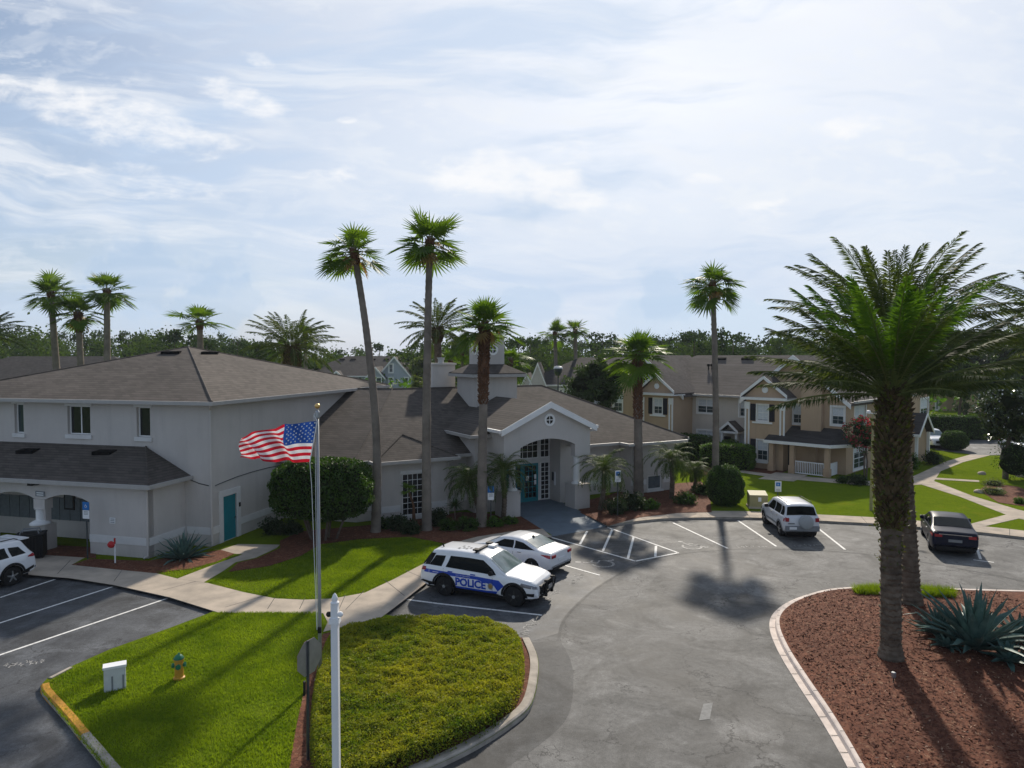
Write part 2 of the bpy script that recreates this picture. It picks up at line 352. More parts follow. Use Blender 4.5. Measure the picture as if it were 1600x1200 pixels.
M['crape'] = leafmat('crape_flower', (.30, .03, .045), (.50, .07, .10), .3, tcol=(1.1, .6, .6))
M['grassblade'] = leafmat('grass_blade', (.120, .190, .014), (.27, .345, .022), .46, scale=.8, spec=.1)
M['blue'] = pm('sign_blue', (.01, .16, .48), .5, .05, 3, spec=.4)
M['red'] = pm('red_paint', (.45, .012, .015), .45, .1, 4, spec=.4)
M['flagred'] = leafmat('flag_red', (.46, .012, .035), (.52, .02, .04), .35, .7, tcol=(1.1, .6, .6))
M['flagwhite'] = leafmat('flag_white', (.72, .72, .74), (.80, .80, .80), .3, .7, tcol=(1, 1, 1))
M['flagblue'] = leafmat('flag_blue', (.012, .055, .22), (.02, .075, .28), .3, .7, tcol=(.8, .9, 1.2))
M['gold'] = pm('gold_ball', (.75, .48, .18), .3, .05, 3, metal=.9, spec=.5)
M['hyd'] = pm('hydrant_yellow', (.55, .27, .03), .5, .15, 8, spec=.4)
M['hydg'] = pm('hydrant_green', (.02, .16, .08), .5, .15, 8, spec=.4)
M['util'] = pm('utility_grey', (.60, .61, .60), .5, .06, 6, spec=.4)
M['xfmr'] = pm('transformer_tan', (.34, .30, .15), .6, .1, 4, spec=.3)
M['greywood'] = pm('grey_wainscot', (.145, .165, .175), .7, .1, 6, spec=.3)
M['rubber'] = pm('tyre_rubber', (.013, .013, .014), .8, .2, 20, spec=.25)
M['rim'] = pm('alloy_rim', (.45, .46, .47), .3, .05, 5, metal=.85, spec=.5)
M['blackrim'] = pm('black_rim', (.016, .016, .017), .4, .1, 5, spec=.5)
M['carwhite'] = pm('white_car_paint', (.78, .785, .80), .28, .02, 2, spec=.5, coat=.7)
M['carsilver'] = pm('silver_white_paint', (.66, .67, .70), .3, .02, 2, spec=.5, coat=.6)
M['carnavy'] = pm('navy_car_paint', (.005, .008, .024), .4, .05, 2, spec=.16, coat=.05)
M['carglass'] = pm('car_glass', (.004, .006, .006), .12, .1, 2, spec=.10)
M['carglasslit'] = pm('car_windshield', (.11, .15, .155), .08, .25, 3, spec=.8)  # pale teal sky reflection put into the base colour of the glass
M['polblue'] = pm('livery_blue', (.006, .055, .42), .35, .03, 2, spec=.5)
M['tail'] = pm('tail_light', (.32, .008, .02), .2, .1, 8, spec=.6)
M['head'] = pm('head_light', (.16, .15, .17), .15, .2, 8, spec=.7)
M['plastic'] = pm('grey_plastic', (.22, .23, .24), .6, .06, 5, spec=.3)
M['sparecover'] = pm('spare_cover', (.36, .38, .39), .45, .04, 5, spec=.4)


# ------------------------------------------------------------------ object helpers
def tag(o, label=None, cat=None, group=None, kind=None):
    if label: o['label'] = label
    if cat: o['category'] = cat
    if group: o['group'] = group
    if kind: o['kind'] = kind
    return o
def empty(name, loc, label, cat, group=None, rz=0.0):
    o = bpy.data.objects.new(name, None); COL.objects.link(o); o.location = loc; o.rotation_euler = (0, 0, rz)
    o.empty_display_size = .2
    return tag(o, label, cat, group)
def world_of(o):
    m = Matrix.Identity(4)
    while o is not None:
        m = Matrix.LocRotScale(o.location, o.rotation_euler, o.scale) @ m; o = o.parent
    return m


class MB:
    """collects polygons (with a material slot each) into one mesh object"""
    def __init__(s): s.v = []; s.f = []; s.mi = []; s.m = 0; s.n = 0; s.big = []; s.T = None
    def add(s, vs, fs):
        b = s.n
        if s.T is not None: vs = [tuple(s.T @ Vector(p)) for p in vs]
        s.v.extend(tuple(p) for p in vs); s.n += len(vs)
        for f in fs: s.f.append([i + b for i in f]); s.mi.append(s.m)
    def quad(s, a, b, c, d): s.add([a, b, c, d], [(0, 1, 2, 3)])
    def poly(s, pts): s.add(pts, [tuple(range(len(pts)))])
    def hexa(s, p):  # 8 points: bottom ring 0-3, top ring 4-7
        s.add(p, [(3, 2, 1, 0), (4, 5, 6, 7), (0, 1, 5, 4), (1, 2, 6, 5), (2, 3, 7, 6), (3, 0, 4, 7)])
    def box(s, x0, x1, y0, y1, z0, z1):
        s.hexa([(x0, y0, z0), (x1, y0, z0), (x1, y1, z0), (x0, y1, z0), (x0, y0, z1), (x1, y0, z1), (x1, y1, z1), (x0, y1, z1)])
    def fbox(s, fr, l0, l1, q0, q1, z0, z1):
        W = fr.W
        s.hexa([W(l0, q0, z0), W(l1, q0, z0), W(l1, q1, z0), W(l0, q1, z0), W(l0, q0, z1), W(l1, q0, z1), W(l1, q1, z1), W(l0, q1, z1)])
    def prism(s, bot, top):
        n = len(bot); s.add(list(bot) + list(top), [tuple(range(n))[::-1], tuple(range(n, 2 * n))] + [(i, (i + 1) % n, n + (i + 1) % n, n + i) for i in range(n)])
    def tube(s, path, rad, n=8, cap=True):
        path = [Vector(p) for p in path]; rings = []
        if not hasattr(rad, '__len__'): rad = [rad] * len(path)
        up = None
        for i, p in enumerate(path):
            d = (path[min(i + 1, len(path) - 1)] - path[max(i - 1, 0)]).normalized()
            if up is None: up = Vector((1, 0, 0)) if abs(d.x) < .8 else Vector((0, 1, 0))
            a = d.cross(up).normalized(); b = a.cross(d).normalized(); up = b
            if abs(d.dot(up)) > .99: up = Vector((0, 1, 0))
            rings += [p + (a * math.cos(2 * math.pi * k / n) + b * math.sin(2 * math.pi * k / n)) * rad[i] for k in range(n)]
        fs = []
        for i in range(len(path) - 1):
            for k in range(n): fs.append((i * n + k, i * n + (k + 1) % n, (i + 1) * n + (k + 1) % n, (i + 1) * n + k))
        if cap: fs += [tuple(range(n))[::-1], tuple(range((len(path) - 1) * n, len(path) * n))]
        s.add(rings, fs)
    def lathe(s, c, prof, n=20, axis='z'):
        """prof: list of (radius, height)"""
        vs = []
        for r, h in prof:
            for k in range(n):
                a = 2 * math.pi * k / n; x, y = r * math.cos(a), r * math.sin(a)
                vs.append({'z': (c[0] + x, c[1] + y, c[2] + h), 'y': (c[0] + x, c[1] + h, c[2] + y), 'x': (c[0] + h, c[1] + x, c[2] + y)}[axis])
        fs = [(i * n + k, i * n + (k + 1) % n, (i + 1) * n + (k + 1) % n, (i + 1) * n + k) for i in range(len(prof) - 1) for k in range(n)]
        fs += [tuple(range(n))[::-1], tuple(range((len(prof) - 1) * n, len(prof) * n))]
        s.add(vs, fs)
    def np(s, V, F, mi=0): s.big.append((np.asarray(V, float).reshape(-1, 3), np.asarray(F, int), mi))
    def build(s, name, mats, parent=None, smooth=False, angle=None):
        me = bpy.data.meshes.new(name)
        if not isinstance(mats, (list, tuple)): mats = [mats]
        V = [np.array(s.v, float).reshape(-1, 3)]; off = len(s.v)
        lv = [i for f in s.f for i in f]; lt = [len(f) for f in s.f]; mi = list(s.mi)
        LV = [np.array(lv, int)]; LT = [np.array(lt, int)]; MI = [np.array(mi, int)]
        for v, f, m in s.big:
            V.append(v); LV.append((f + off).ravel()); LT.append(np.full(len(f), f.shape[1])); MI.append(np.full(len(f), m)); off += len(v)
        V = np.concatenate(V); LV = np.concatenate(LV); LT = np.concatenate(LT); MI = np.concatenate(MI)
        if parent is not None:
            im = np.array(world_of(parent).inverted()); V = V @ im[:3, :3].T + im[:3, 3]
        me.vertices.add(len(V)); me.vertices.foreach_set('co', V.ravel().astype(np.float32))
        me.loops.add(len(LV)); me.loops.foreach_set('vertex_index', LV.astype(np.int32))
        me.polygons.add(len(LT)); ls = np.concatenate(([0], np.cumsum(LT)[:-1])).astype(np.int32)
        me.polygons.foreach_set('loop_start', ls); me.polygons.foreach_set('loop_total', LT.astype(np.int32))
        me.polygons.foreach_set('material_index', MI.astype(np.int32))
        me.polygons.foreach_set('use_smooth', np.full(len(LT), bool(smooth or angle)))
        for m in mats: me.materials.append(M[m] if isinstance(m, str) else m)
        me.update(calc_edges=True); me.validate()
        if angle:
            try: me.set_sharp_from_angle(angle=R(angle))
            except Exception: pass
        o = bpy.data.objects.new(name, me); COL.objects.link(o)
        if parent is not None: o.parent = parent
        return o

def structure(o, label=None): o['kind'] = 'structure'; return o
def copy_thing(o, loc, rz=None, label=None, parent=None, scale=None):
    c = o.copy(); COL.objects.link(c); c.parent = parent
    for ch in [k for k in bpy.data.objects if k.parent == o]: copy_thing(ch, None, parent=c)
    if loc is not None: c.location = loc
    if rz is not None: c.rotation_euler = (0, 0, rz)
    if scale is not None: c.scale = (scale,) * 3 if not hasattr(scale, '__len__') else scale
    if label: c['label'] = label
    return c

def smoothline(pts, k=6):
    """Catmull-Rom through 2-D points"""
    out = []; P = [np.array(p, float) for p in pts]
    for i in range(len(P) - 1):
        p0, p1, p2, p3 = P[max(i - 1, 0)], P[i], P[i + 1], P[min(i + 2, len(P) - 1)]
        for j in range(k):
            t = j / k; out.append(tuple(.5 * ((2 * p1) + (p2 - p0) * t + (2 * p0 - 5 * p1 + 4 * p2 - p3) * t * t + (3 * p1 - p0 - 3 * p2 + p3) * t ** 3)))
    out.append(tuple(P[-1])); return out
def slab(name, poly, z0, z1, mats):
    mb = MB(); n = len(poly)
    mb.poly([(x, y, z1) for x, y in poly]); mb.m = 1 if isinstance(mats, (list, tuple)) else 0
    for i in range(n):
        a, b = poly[i], poly[(i + 1) % n]; mb.quad((*a, z0), (*b, z0), (*b, z1), (*a, z1))
    return structure(mb.build(name, mats))
def ribbon(mb, path, w0, w1, z):
    """flat strip along a 2-D path between offsets w0 and w1 (left positive)"""
    P = [Vector((p[0], p[1])) for p in path]; L, Rr = [], []
    for i in range(len(P)):
        d = (P[min(i + 1, len(P) - 1)] - P[max(i - 1, 0)]).normalized(); nn = Vector((-d.y, d.x))
        L.append(P[i] + nn * w1); Rr.append(P[i] + nn * w0)
    for i in range(len(P) - 1): mb.quad((*Rr[i], z), (*Rr[i + 1], z), (*L[i + 1], z), (*L[i], z))
    return L, Rr
def kerb(name, path, w, z1, mat, z0=0.0, gut=0.0):
    """raised kerb to the LEFT of the path, with a flat gutter to the right"""
    mb = MB(); P = [Vector((p[0], p[1])) for p in path]; secs = []
    prof = [(-gut, z0), (-gut, z0 + .02), (0, z0 + .03), (.03, z1 - .02), (.06, z1), (w, z1), (w, z0)] if gut else [(0, z0), (.015, z1 - .03), (.05, z1), (w, z1), (w, z0)]
    for i in range(len(P)):
        d = (P[min(i + 1, len(P) - 1)] - P[max(i - 1, 0)]).normalized(); nn = Vector((-d.y, d.x))
        secs.append([(P[i].x + nn.x * o, P[i].y + nn.y * o, z) for o, z in prof])
    n = len(prof)
    vs = [p for s_ in secs for p in s_]
    fs = [(i * n + k, i * n + k + 1, (i + 1) * n + k + 1, (i + 1) * n + k) for i in range(len(P) - 1) for k in range(n - 1)]
    fs += [tuple(range(n)), tuple(range((len(P) - 1) * n, len(P) * n))]
    mb.add(vs, fs); return structure(mb.build(name, mat))

# ================================================================== GROUND
def px(*pts, z=0.0): return [g2(x, y, z) for x, y in pts]
mb = MB(); mb.quad((-900, -60, -.06), (900, -60, -.06), (900, 1500, -.06), (-900, 1500, -.06))
ground = structure(mb.build('ground', 'ground'))
mb = MB(); mb.quad((-62, -20, 0), (62, -20, 0), (62, 66, 0), (-62, 66, 0)); road = structure(mb.build('road', 'road'))

KERB_LEFT = px((-420, 905), (-120, 893), (0, 893), (47, 898), (110, 903), (175, 913), (265, 933), (342, 957))
LAWN_L = px((263, 987), (172, 1020), (107, 1049), (74, 1066), (63, 1078), (66, 1088), (85, 1110), (105, 1133), (145, 1182), (200, 1250), (300, 1400), (420, 1560))
HEDGE_K = smoothline(px((520, 1290), (600, 1240), (700, 1195), (752, 1168), (798, 1138), (830, 1108), (841, 1063), (840, 1032), (828, 1004)), 5)
BAY = px((770, 994), (700, 982), (640, 972), (596, 964), (630, 938), (666, 910), (690, 885), (712, 862), (750, 848), (800, 840), (862, 839))
RAMP_F = px((814, 812), (901, 801), (949, 823))
KERB_R = smoothline(px((949, 823), (1000, 817), (1047, 813), (1133, 811.5), (1210, 813), (1283, 817), (1376, 822), (1437, 827), (1520, 834), (1600, 843), (1720, 858), (1900, 885)), 4)
block = [(-140, 330), (-140, KERB_LEFT[0][1] + 1)] + smoothline(KERB_LEFT, 4) + LAWN_L + HEDGE_K + BAY + RAMP_F + KERB_R + [(150, 60), (260, 330)]
lawn = slab('lawn', block, -.03, .11, ['grass', 'kerb'])

# left car park, darker sealed surface
lot = px((-700, 880), (-120, 893), (0, 893), (110, 903), (265, 933), (342, 957), (263, 987), (172, 1020), (107, 1049), (74, 1066), (62, 1080), (105, 1133), (200, 1250), (120, 1600), (-900, 1600))
mb = MB(); mb.poly([(x, y, .004) for x, y in lot]); parking = structure(mb.build('parking_lot', 'lot'))
mb = MB(); ribbon(mb, HEDGE_K[6:], -.95, 0.0, .0015); structure(mb.build('road_patch', 'tar'))
mb = MB(); ribbon(mb, smoothline(px((872, 1040), (873, 1000), (886, 962), (935, 917), (1000, 881), (1060, 866), (1137, 859), (1213, 858), (1320, 863), (1440, 878), (1620, 912)), 5), -.05, .05, .005)
structure(mb.build('road_seam', 'tar'))
# darker sealed asphalt of the police bay
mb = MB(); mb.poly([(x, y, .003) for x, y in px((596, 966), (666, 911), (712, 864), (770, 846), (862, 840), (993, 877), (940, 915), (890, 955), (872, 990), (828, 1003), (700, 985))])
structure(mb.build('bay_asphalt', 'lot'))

# pavements
def sheet(name, pts, z, mat, joints=()):
    mb = MB(); mb.poly([(x, y, z) for x, y in pts])
    n = len(pts)
    for i in range(n):
        a, b = pts[i], pts[(i + 1) % n]; mb.quad((*a, z - .02), (*b, z - .02), (*b, z), (*a, z))
    mb.m = 1
    for a, b in joints: ribbon(mb, [a, b], -.012, .012, z + .003)
    return structure(mb.build(name, [mat, 'tar']))
jl = [px((432, 935), (418, 957)), px((478, 936), (468, 957)), px((571, 926), (540, 958)), px((600, 910), (632, 936)), px((634, 896), (664, 909)), px((318, 910), (255, 927)), px((420, 934), (352, 954)), px((200, 883), (178, 913)), px((110, 880), (90, 901)), px((540, 934), (522, 975)), px((30, 872), (10, 893))]
sheet('pavement', px((-420, 895), (-120, 880), (0, 870), (78, 862), (142, 866), (112, 882), (180, 889), (242, 895), (277, 904), (318, 910), (325, 911), (380, 925), (430, 935), (475, 937), (521, 935), (570, 926), (615, 905), (661, 881), (686, 858), (704, 850), (745, 838), (800, 829), (848, 826), (862, 839), (800, 840.5), (750, 848.5), (712, 862.5), (690, 885.5), (666, 910.5), (630, 938.5), (596, 964), (560, 973), (505, 987), (512, 972), (505, 958), (342, 957), (265, 933), (175, 913), (110, 903), (47, 898), (0, 893), (-120, 893), (-420, 905), z=.12), .12, 'concrete', jl)
sheet('path', px((277, 904), (318, 910), (350, 891), (368, 878), (400, 871), (432, 856), (437, 851), (372, 850), (345, 859), (366, 865), (380, 866), (340, 880), z=.124), .124, 'concrete')
KR = KERB_R
mb = MB(); ribbon(mb, KR, 0.0, 1.55, .12)
mb.m = 1
for i in range(2, len(KR) - 1, 3):
    a, b = Vector(KR[i]), Vector(KR[i + 1]); d = (b - a).normalized(); nn = Vector((-d.y, d.x)); ribbon(mb, [tuple(a), tuple(a + nn * 1.55)], -.012, .012, .123)
structure(mb.build('pavement', ['concrete', 'tar']))
sheet('path', px((1514, 819), (1530, 824), (1592, 810), (1720, 838), (1720, 826), (1590, 796), (1520, 775), (1458, 751), (1440, 757), (1500, 776), (1572, 804), z=.124), .124, 'concrete')
sheet('path', px((1070, 728), (1157, 738), (1215, 747), (1300, 754), (1375, 759.5), (1440, 757), (1459, 752), (1470, 736), (1505, 722), (1548, 711), (1520, 709), (1478, 721), (1425, 745), (1375, 752.5), (1300, 748), (1215, 741), (1157, 733), (1070, 724), z=.123), .126, 'concrete')
sheet('path', px((1185, 748), (1240, 752), (1262, 742), (1212, 738), z=.124), .129, 'concrete')
sheet('path', px((1452, 748.5), (1530, 753), (1530, 750.5), (1455, 746), z=.124), .127, 'concrete')
# far right car park
sheet('parking_lot', px((1462, 703), (1530, 711), (1548, 711), (1600, 711), (1760, 716), (1800, 690), (1640, 676), (1500, 676), (1452, 680), z=.13), .13, 'road')
# entrance ramp
mb = MB(); A, B, C_, D_ = px((862, 839), (949, 823), (901, 800), (814, 811)); mb.poly([(*A, .012), (*B, .012), (*C_, .16), (*D_, .16)])
E1, F1 = px((862, 781), (780, 795)); mb.poly([(*D_, .16), (*C_, .16), (*E1, .16), (*F1, .16)])
structure(mb.build('entrance_ramp', 'ramp'))
# mulch beds
def bed(pts, z=.135): return sheet('mulch_bed', px(*pts, z=z), z, 'mulch')
bed([(112, 882), (140, 873), (232, 876), (300, 866), (345, 859), (366, 865), (340, 877), (300, 888), (242, 895), (180, 889)])
bed([(60, 866), (150, 872), (150, 855), (60, 850)], .13)
bed([(357, 893), (372, 879), (402, 872), (438, 856), (437, 845), (470, 830), (600, 818), (720, 800), (812, 805), (845, 826), (800, 829.5), (745, 838), (700, 850), (640, 838), (560, 842), (500, 850), (470, 868), (420, 884)])
bed([(905, 800), (950, 821), (1000, 808), (1060, 801), (1112, 800), (1110, 780), (1125, 772), (1108, 765), (1095, 752), (1000, 760), (905, 785)])
bed([(1100, 742), (1160, 735), (1215, 742), (1245, 727), (1100, 715)], .128)
bed([(1530, 766), (1545, 755), (1590, 760), (1640, 780), (1640, 800), (1595, 790), (1560, 785)], .13)
bed([(1560, 728), (1590, 722), (1640, 728), (1640, 736), (1580, 736)], .13)
# mulch strip round the low hedge
sheet('mulch_bed', px((452, 1330), (452, 1200), (462, 1140), (476, 1075), (492, 1020), (505, 990), (530, 985), (600, 972), (700, 986), z=.13) + [(p[0] - .05 if k < 40 else p[0], p[1] + .03) for k, p in enumerate(HEDGE_K[::-1])], .13, 'mulch')

# kerbs
kerb('kerb', HEDGE_K, .24, .17, 'kerb')
kl = LAWN_L
kerb('painted_kerb', smoothline(px((105, 1133), (85, 1110), (66, 1088), (63, 1078), (74, 1066))[::-1][1:] + px((125, 1158)), 4), .2, .15, 'yellow')
kerb('kerb', px((125, 1158), (145, 1182), (200, 1250), (300, 1400), (420, 1560)), .2, .15, 'kerb')
kerb('kerb', px((107, 1049), (74, 1066)), .15, .14, 'kerb')

# round island on the right
ISL = smoothline(px((1700, 930), (1500, 925), (1400, 920), (1334, 922), (1286, 927), (1243, 941), (1217, 960), (1211, 982), (1224, 1017), (1253, 1065), (1291, 1122), (1320, 1170), (1345, 1215), (1420, 1350)), 5)
isl_poly = ISL + [g2(1900, 1350), g2(1900, 955)]
mb = MB()
ip = [Vector(p) for p in isl_poly]; cx = sum(p[0] for p in isl_poly) / len(isl_poly); cy = sum(p[1] for p in isl_poly) / len(isl_poly)
# gently domed mulch, built as rings
rings = []
for k in range(9):
    f = 1 - k / 9; rings.append([(cx + (p[0] - cx) * f * (.985 if k == 0 else 1), cy + (p[1] - cy) * f * (.985 if k == 0 else 1), .13 + .22 * (1 - f) ** .7) for p in isl_poly])
n = len(isl_poly); vs = [p for r_ in rings for p in r_] + [(cx, cy, .36)]
mb.add(vs, [(i * n + j, i * n + (j + 1) % n, (i + 1) * n + (j + 1) % n, (i + 1) * n + j) for i in range(8) for j in range(n)] + [(8 * n + j, 8 * n + (j + 1) % n, 9 * n) for j in range(n)])
structure(mb.build('mulch_island', 'mulch'))
kerb('kerb', ISL, .20, .15, 'kerbw', gut=.17)
mbj = MB()
for i in range(14, len(ISL) - 1, 3):
    a, b = Vector(ISL[i]), Vector(ISL[i + 1]); d = (b - a).normalized(); nn = Vector((-d.y, d.x)); ribbon(mbj, [tuple(a - nn * .17), tuple(a)], -.01, .01, .034); ribbon(mbj, [tuple(a + nn * .05), tuple(a + nn * .2)], -.01, .01, .153)
structure(mbj.build('kerb_joints', 'tar'))

# ---- painted markings
def line(pts, w=.10, mat='line', z=.009):
    mb = MB(); ribbon(mb, pts, -w / 2, w / 2, z); o = mb.build('parking_line', mat, road); return o
for pts in [((0, 934), (86, 905.5)), ((-60, 993), (176, 917)), ((-60, 1044), (262, 935))]: line(px(*pts))
line(px((632, 936.5), (690, 944), (847, 961.5)), .11); line(px((870, 880), (891, 886), (937, 899)), .10)
for pts in [((862, 840), (993, 877)), ((949, 824), (1060, 864)), ((1060, 864), (993, 877)), ((917.5, 830), (906, 851)), ((957, 827), (942, 861)), ((990, 839), (981, 873)), ((1025, 853), (1024, 870))]: line(px(*pts), .11)
for pts in [((1051.5, 817), (1137, 857)), ((1153, 813.5), (1213, 854)), ((1275, 823), (1320.5, 859)), ((1418, 838), (1425, 868)), ((1520, 836), (1532, 874)), ((1521, 875), (1553, 879))]: line(px(*pts), .11)
def wheelchair(cx, cy, fwd, s=1.3, mat='worn', z=.009):
    """painted access symbol lying on the asphalt"""
    mb = MB(); o = Vector(g2(cx, cy)); f = Vector(fwd).normalized(); r_ = Vector((f.y, -f.x))
    P = lambda a, b: tuple(o + r_ * a * s + f * b * s)
    ribbon(mb, [P(-.05 + .42 * math.cos(R(a)), -.15 + .42 * math.sin(R(a))) for a in range(120, 395, 12)], -.05, .05, z)
    ribbon(mb, [P(-.10, .60), P(-.02, .05), P(.35, .05), P(.50, -.45), P(.66, -.42)], -.055, .055, z)
    ribbon(mb, [P(-.06, .32), P(.28, .32)], -.045, .045, z)
    mb.poly([(*P(-.12 + .12 * math.cos(R(a)), .80 + .12 * math.sin(R(a))), z) for a in range(0, 360, 30)])
    return mb.build('access_symbol', mat, road)
b1 = Vector(g2(847, 961)) - Vector(g2(632, 936))
wheelchair(1080, 853, Vector(g2(1051, 817)) - Vector(g2(1137, 857)), 1.0)
wheelchair(936, 880, -b1, 1.1)
def scuff(cx, cy, d, w, h, nrow=2):
    """remains of worn stencilled letters: broken strokes, no longer readable"""
    mb = MB(); o = Vector(g2(cx, cy)); d = Vector(d).normalized(); nn = Vector((-d.y, d.x)); rr = random.Random(int(cx))
    for k in range(8):
        a = o + d * (k - 3.5) * w / 8
        for j in range(3):
            if rr.random() < .75: s0 = rr.uniform(-.5, .1) * h; e0 = d * rr.uniform(-.08, .08); ribbon(mb, [tuple(a + nn * s0 + e0), tuple(a + nn * (s0 + rr.uniform(.1, .4) * h) + e0 * .3), tuple(a + nn * (s0 + .3 * h) + d * rr.uniform(-.1, .1))], -.02, .02, .009)
    return mb.build('worn_lettering', 'worn', road)
bd = b1.normalized(); bn_ = Vector((-bd.y, bd.x))
scuff(900, 906, bn_, 1.5, .45); scuff(862, 932, bn_, 1.4, .45); scuff(826, 981, bn_, 1.3, .5); scuff(1175, 854, (1, .1), 1.5, .4); scuff(1262, 852, (1, .1), 1.5, .4); scuff(38, 1036, (.9, .3), 1.0, .5)
mb = MB(); mb.poly([(x, y, .006) for x, y in px((1092, 1126), (1109, 1124), (1114, 1098), (1099, 1100))]); mb.build('worn_patch', pm('pale_patch', (.20, .20, .195), .8, .2, 9), road)

# ================================================================== CLUBHOUSE
FW = Frame((0, 0), 29.0); FB = Frame(g2(331, 858), -14.2)
club = empty('clubhouse', (*FW.W(18, 40, 0)[:2], 0), 'grey stucco clubhouse with brown shingle roof, arched entrance gable and small cupola', 'building', rz=R(29))

def wall(mb, fr, l0, l1, q, z0, z1, holes=(), depth=.14):
    """wall skin facing the frame's front, with real openings and reveals"""
    ls = sorted({l0, l1, *[h[0] for h in holes], *[h[1] for h in holes]}); zs = sorted({z0, z1, *[h[2] for h in holes], *[h[3] for h in holes]})
    W = fr.W
    for i in range(len(ls) - 1):
        for j in range(len(zs) - 1):
            cl, cz = (ls[i] + ls[i + 1]) / 2, (zs[j] + zs[j + 1]) / 2
            if any(h[0] < cl < h[1] and h[2] < cz < h[3] for h in holes): continue
            mb.quad(W(ls[i], q, zs[j]), W(ls[i + 1], q, zs[j]), W(ls[i + 1], q, zs[j + 1]), W(ls[i], q, zs[j + 1]))
    for a, b, c, d in holes:
        for p, r_ in (((a, c), (a, d)), ((b, c), (b, d)), ((a, c), (b, c)), ((a, d), (b, d))):
            mb.quad(W(p[0], q, p[1]), W(r_[0], q, r_[1]), W(r_[0], q + depth, r_[1]), W(p[0], q + depth, p[1]))

def window(fr, h, q, parent, cols=1, rows=1, fw=.06, depth=.14, mats=('trim', 'glass'), sill=True, head=False, blind=0.0, split=False, surround=0.0, bar=.025):
    """h = (l0, l1, z0, z1) opening; frame part with panes, sill ... as sub-parts"""
    a, b, c, d = h; qq = q + depth - .05; mb = MB()
    mb.fbox(fr, a, a + fw, qq, qq + .05, c, d); mb.fbox(fr, b - fw, b, qq, qq + .05, c, d); mb.fbox(fr, a + fw, b - fw, qq, qq + .05, c, c + fw); mb.fbox(fr, a + fw, b - fw, qq, qq + .05, d - fw, d)
    if split: m_ = (a + b) / 2; mb.fbox(fr, m_ - fw * .5, m_ + fw * .5, qq + .002, qq + .05, c + fw, d - fw)
    for i in range(1, cols): x = a + fw + (b - a - 2 * fw) * i / cols; mb.fbox(fr, x - bar / 2, x + bar / 2, qq + .01, qq + .045, c + fw, d - fw)
    for j in range(1, rows): y = c + fw + (d - c - 2 * fw) * j / rows; mb.fbox(fr, a + fw, b - fw, qq + .012, qq + .043, y - bar / 2, y + bar / 2)
    if surround:
        s_ = surround; mb.fbox(fr, a - s_, a, q - .04, q + .03, c - s_, d + s_); mb.fbox(fr, b, b + s_, q - .04, q + .03, c - s_, d + s_); mb.fbox(fr, a, b, q - .04, q + .03, d, d + s_); mb.fbox(fr, a, b, q - .05, q + .03, c - s_, c)
    w = mb.build('window', mats[0], parent)
    mb = MB(); zb = d - fw - blind * (d - c - 2 * fw); mb.quad(fr.W(a + fw, qq + .03, c + fw), fr.W(b - fw, qq + .03, c + fw), fr.W(b - fw, qq + .03, zb), fr.W(a + fw, qq + .03, zb)); mb.build('pane', mats[1], w)
    if blind:
        mb = MB(); mb.quad(fr.W(a + fw, qq + .028, zb), fr.W(b - fw, qq + .028, zb), fr.W(b - fw, qq + .028, d - fw), fr.W(a + fw, qq + .028, d - fw)); mb.build('blind', 'blind', w)
        mb = MB(); mb.fbox(fr, a + fw, b - fw, qq + .006, qq + .04, (c + d) / 2 - .025, (c + d) / 2 + .025); mb.build('meeting_rail', mats[0], w)
    if sill: mb = MB(); mb.fbox(fr, a - .1, b + .1, q - .07, q + .02, c - .2, c - .005); mb.build('sill', 'band', w)
    if head: mb = MB(); mb.fbox(fr, a - .12, b + .12, q - .05, q + .02, d + .005, d + .17); mb.build('lintel', 'band', w)
    return w

def plane_slab(mb, pts, th=.09):
    """roof plane with thickness"""
    n = len(pts); lo = [(p[0], p[1], p[2] - th) for p in pts]; mb.prism(lo, pts)
def hip_roof(mb, fr, l0, l1, q0, q1, ze, m, ends='hh', ridge='l'):
    W = fr.W
    if ridge == 'l':
        h = (q1 - q0) / 2; qm = (q0 + q1) / 2; a = l0 + (h if ends[0] == 'h' else 0); b = l1 - (h if ends[1] == 'h' else 0); zr = ze + m * h
        A, B = W(a, qm, zr), W(b, qm, zr); c = [W(l0, q0, ze), W(l1, q0, ze), W(l1, q1, ze), W(l0, q1, ze)]
        plane_slab(mb, [c[0], c[1], B, A]); plane_slab(mb, [c[2], c[3], A, B])
        if ends[0] == 'h': plane_slab(mb, [c[3], c[0], A])
        if ends[1] == 'h': plane_slab(mb, [c[1], c[2], B])
    else:
        h = (l1 - l0) / 2; lm = (l0 + l1) / 2; a = q0 + (h if ends[0] == 'h' else 0); b = q1 - (h if ends[1] == 'h' else 0); zr = ze + m * h
        A, B = W(lm, a, zr), W(lm, b, zr); c = [W(l0, q0, ze), W(l1, q0, ze), W(l1, q1, ze), W(l0, q1, ze)]
        plane_slab(mb, [c[1], c[2], B, A]); plane_slab(mb, [c[3], c[0], A, B])
        if ends[0] == 'h': plane_slab(mb, [c[0], c[1], A])
        if ends[1] == 'h': plane_slab(mb, [c[2], c[3], B])
    return zr
def gutter(mb, fr, l0, l1, q, z, w=.12, h=.17): mb.fbox(fr, l0, l1, q - w, q + .015, z - h, z - .005)
def gutter_side(mb, fr, l, q0, q1, z, sgn=1, w=.12, h=.17): mb.fbox(fr, min(l - .015 * sgn, l + sgn * w), max(l - .015 * sgn, l + sgn * w), q0, q1, z - h, z - .005)
def soffit(mb, fr, l0, l1, q0, q1, z): mb.fbox(fr, l0, l1, q0, q1, z - .11, z - .092)

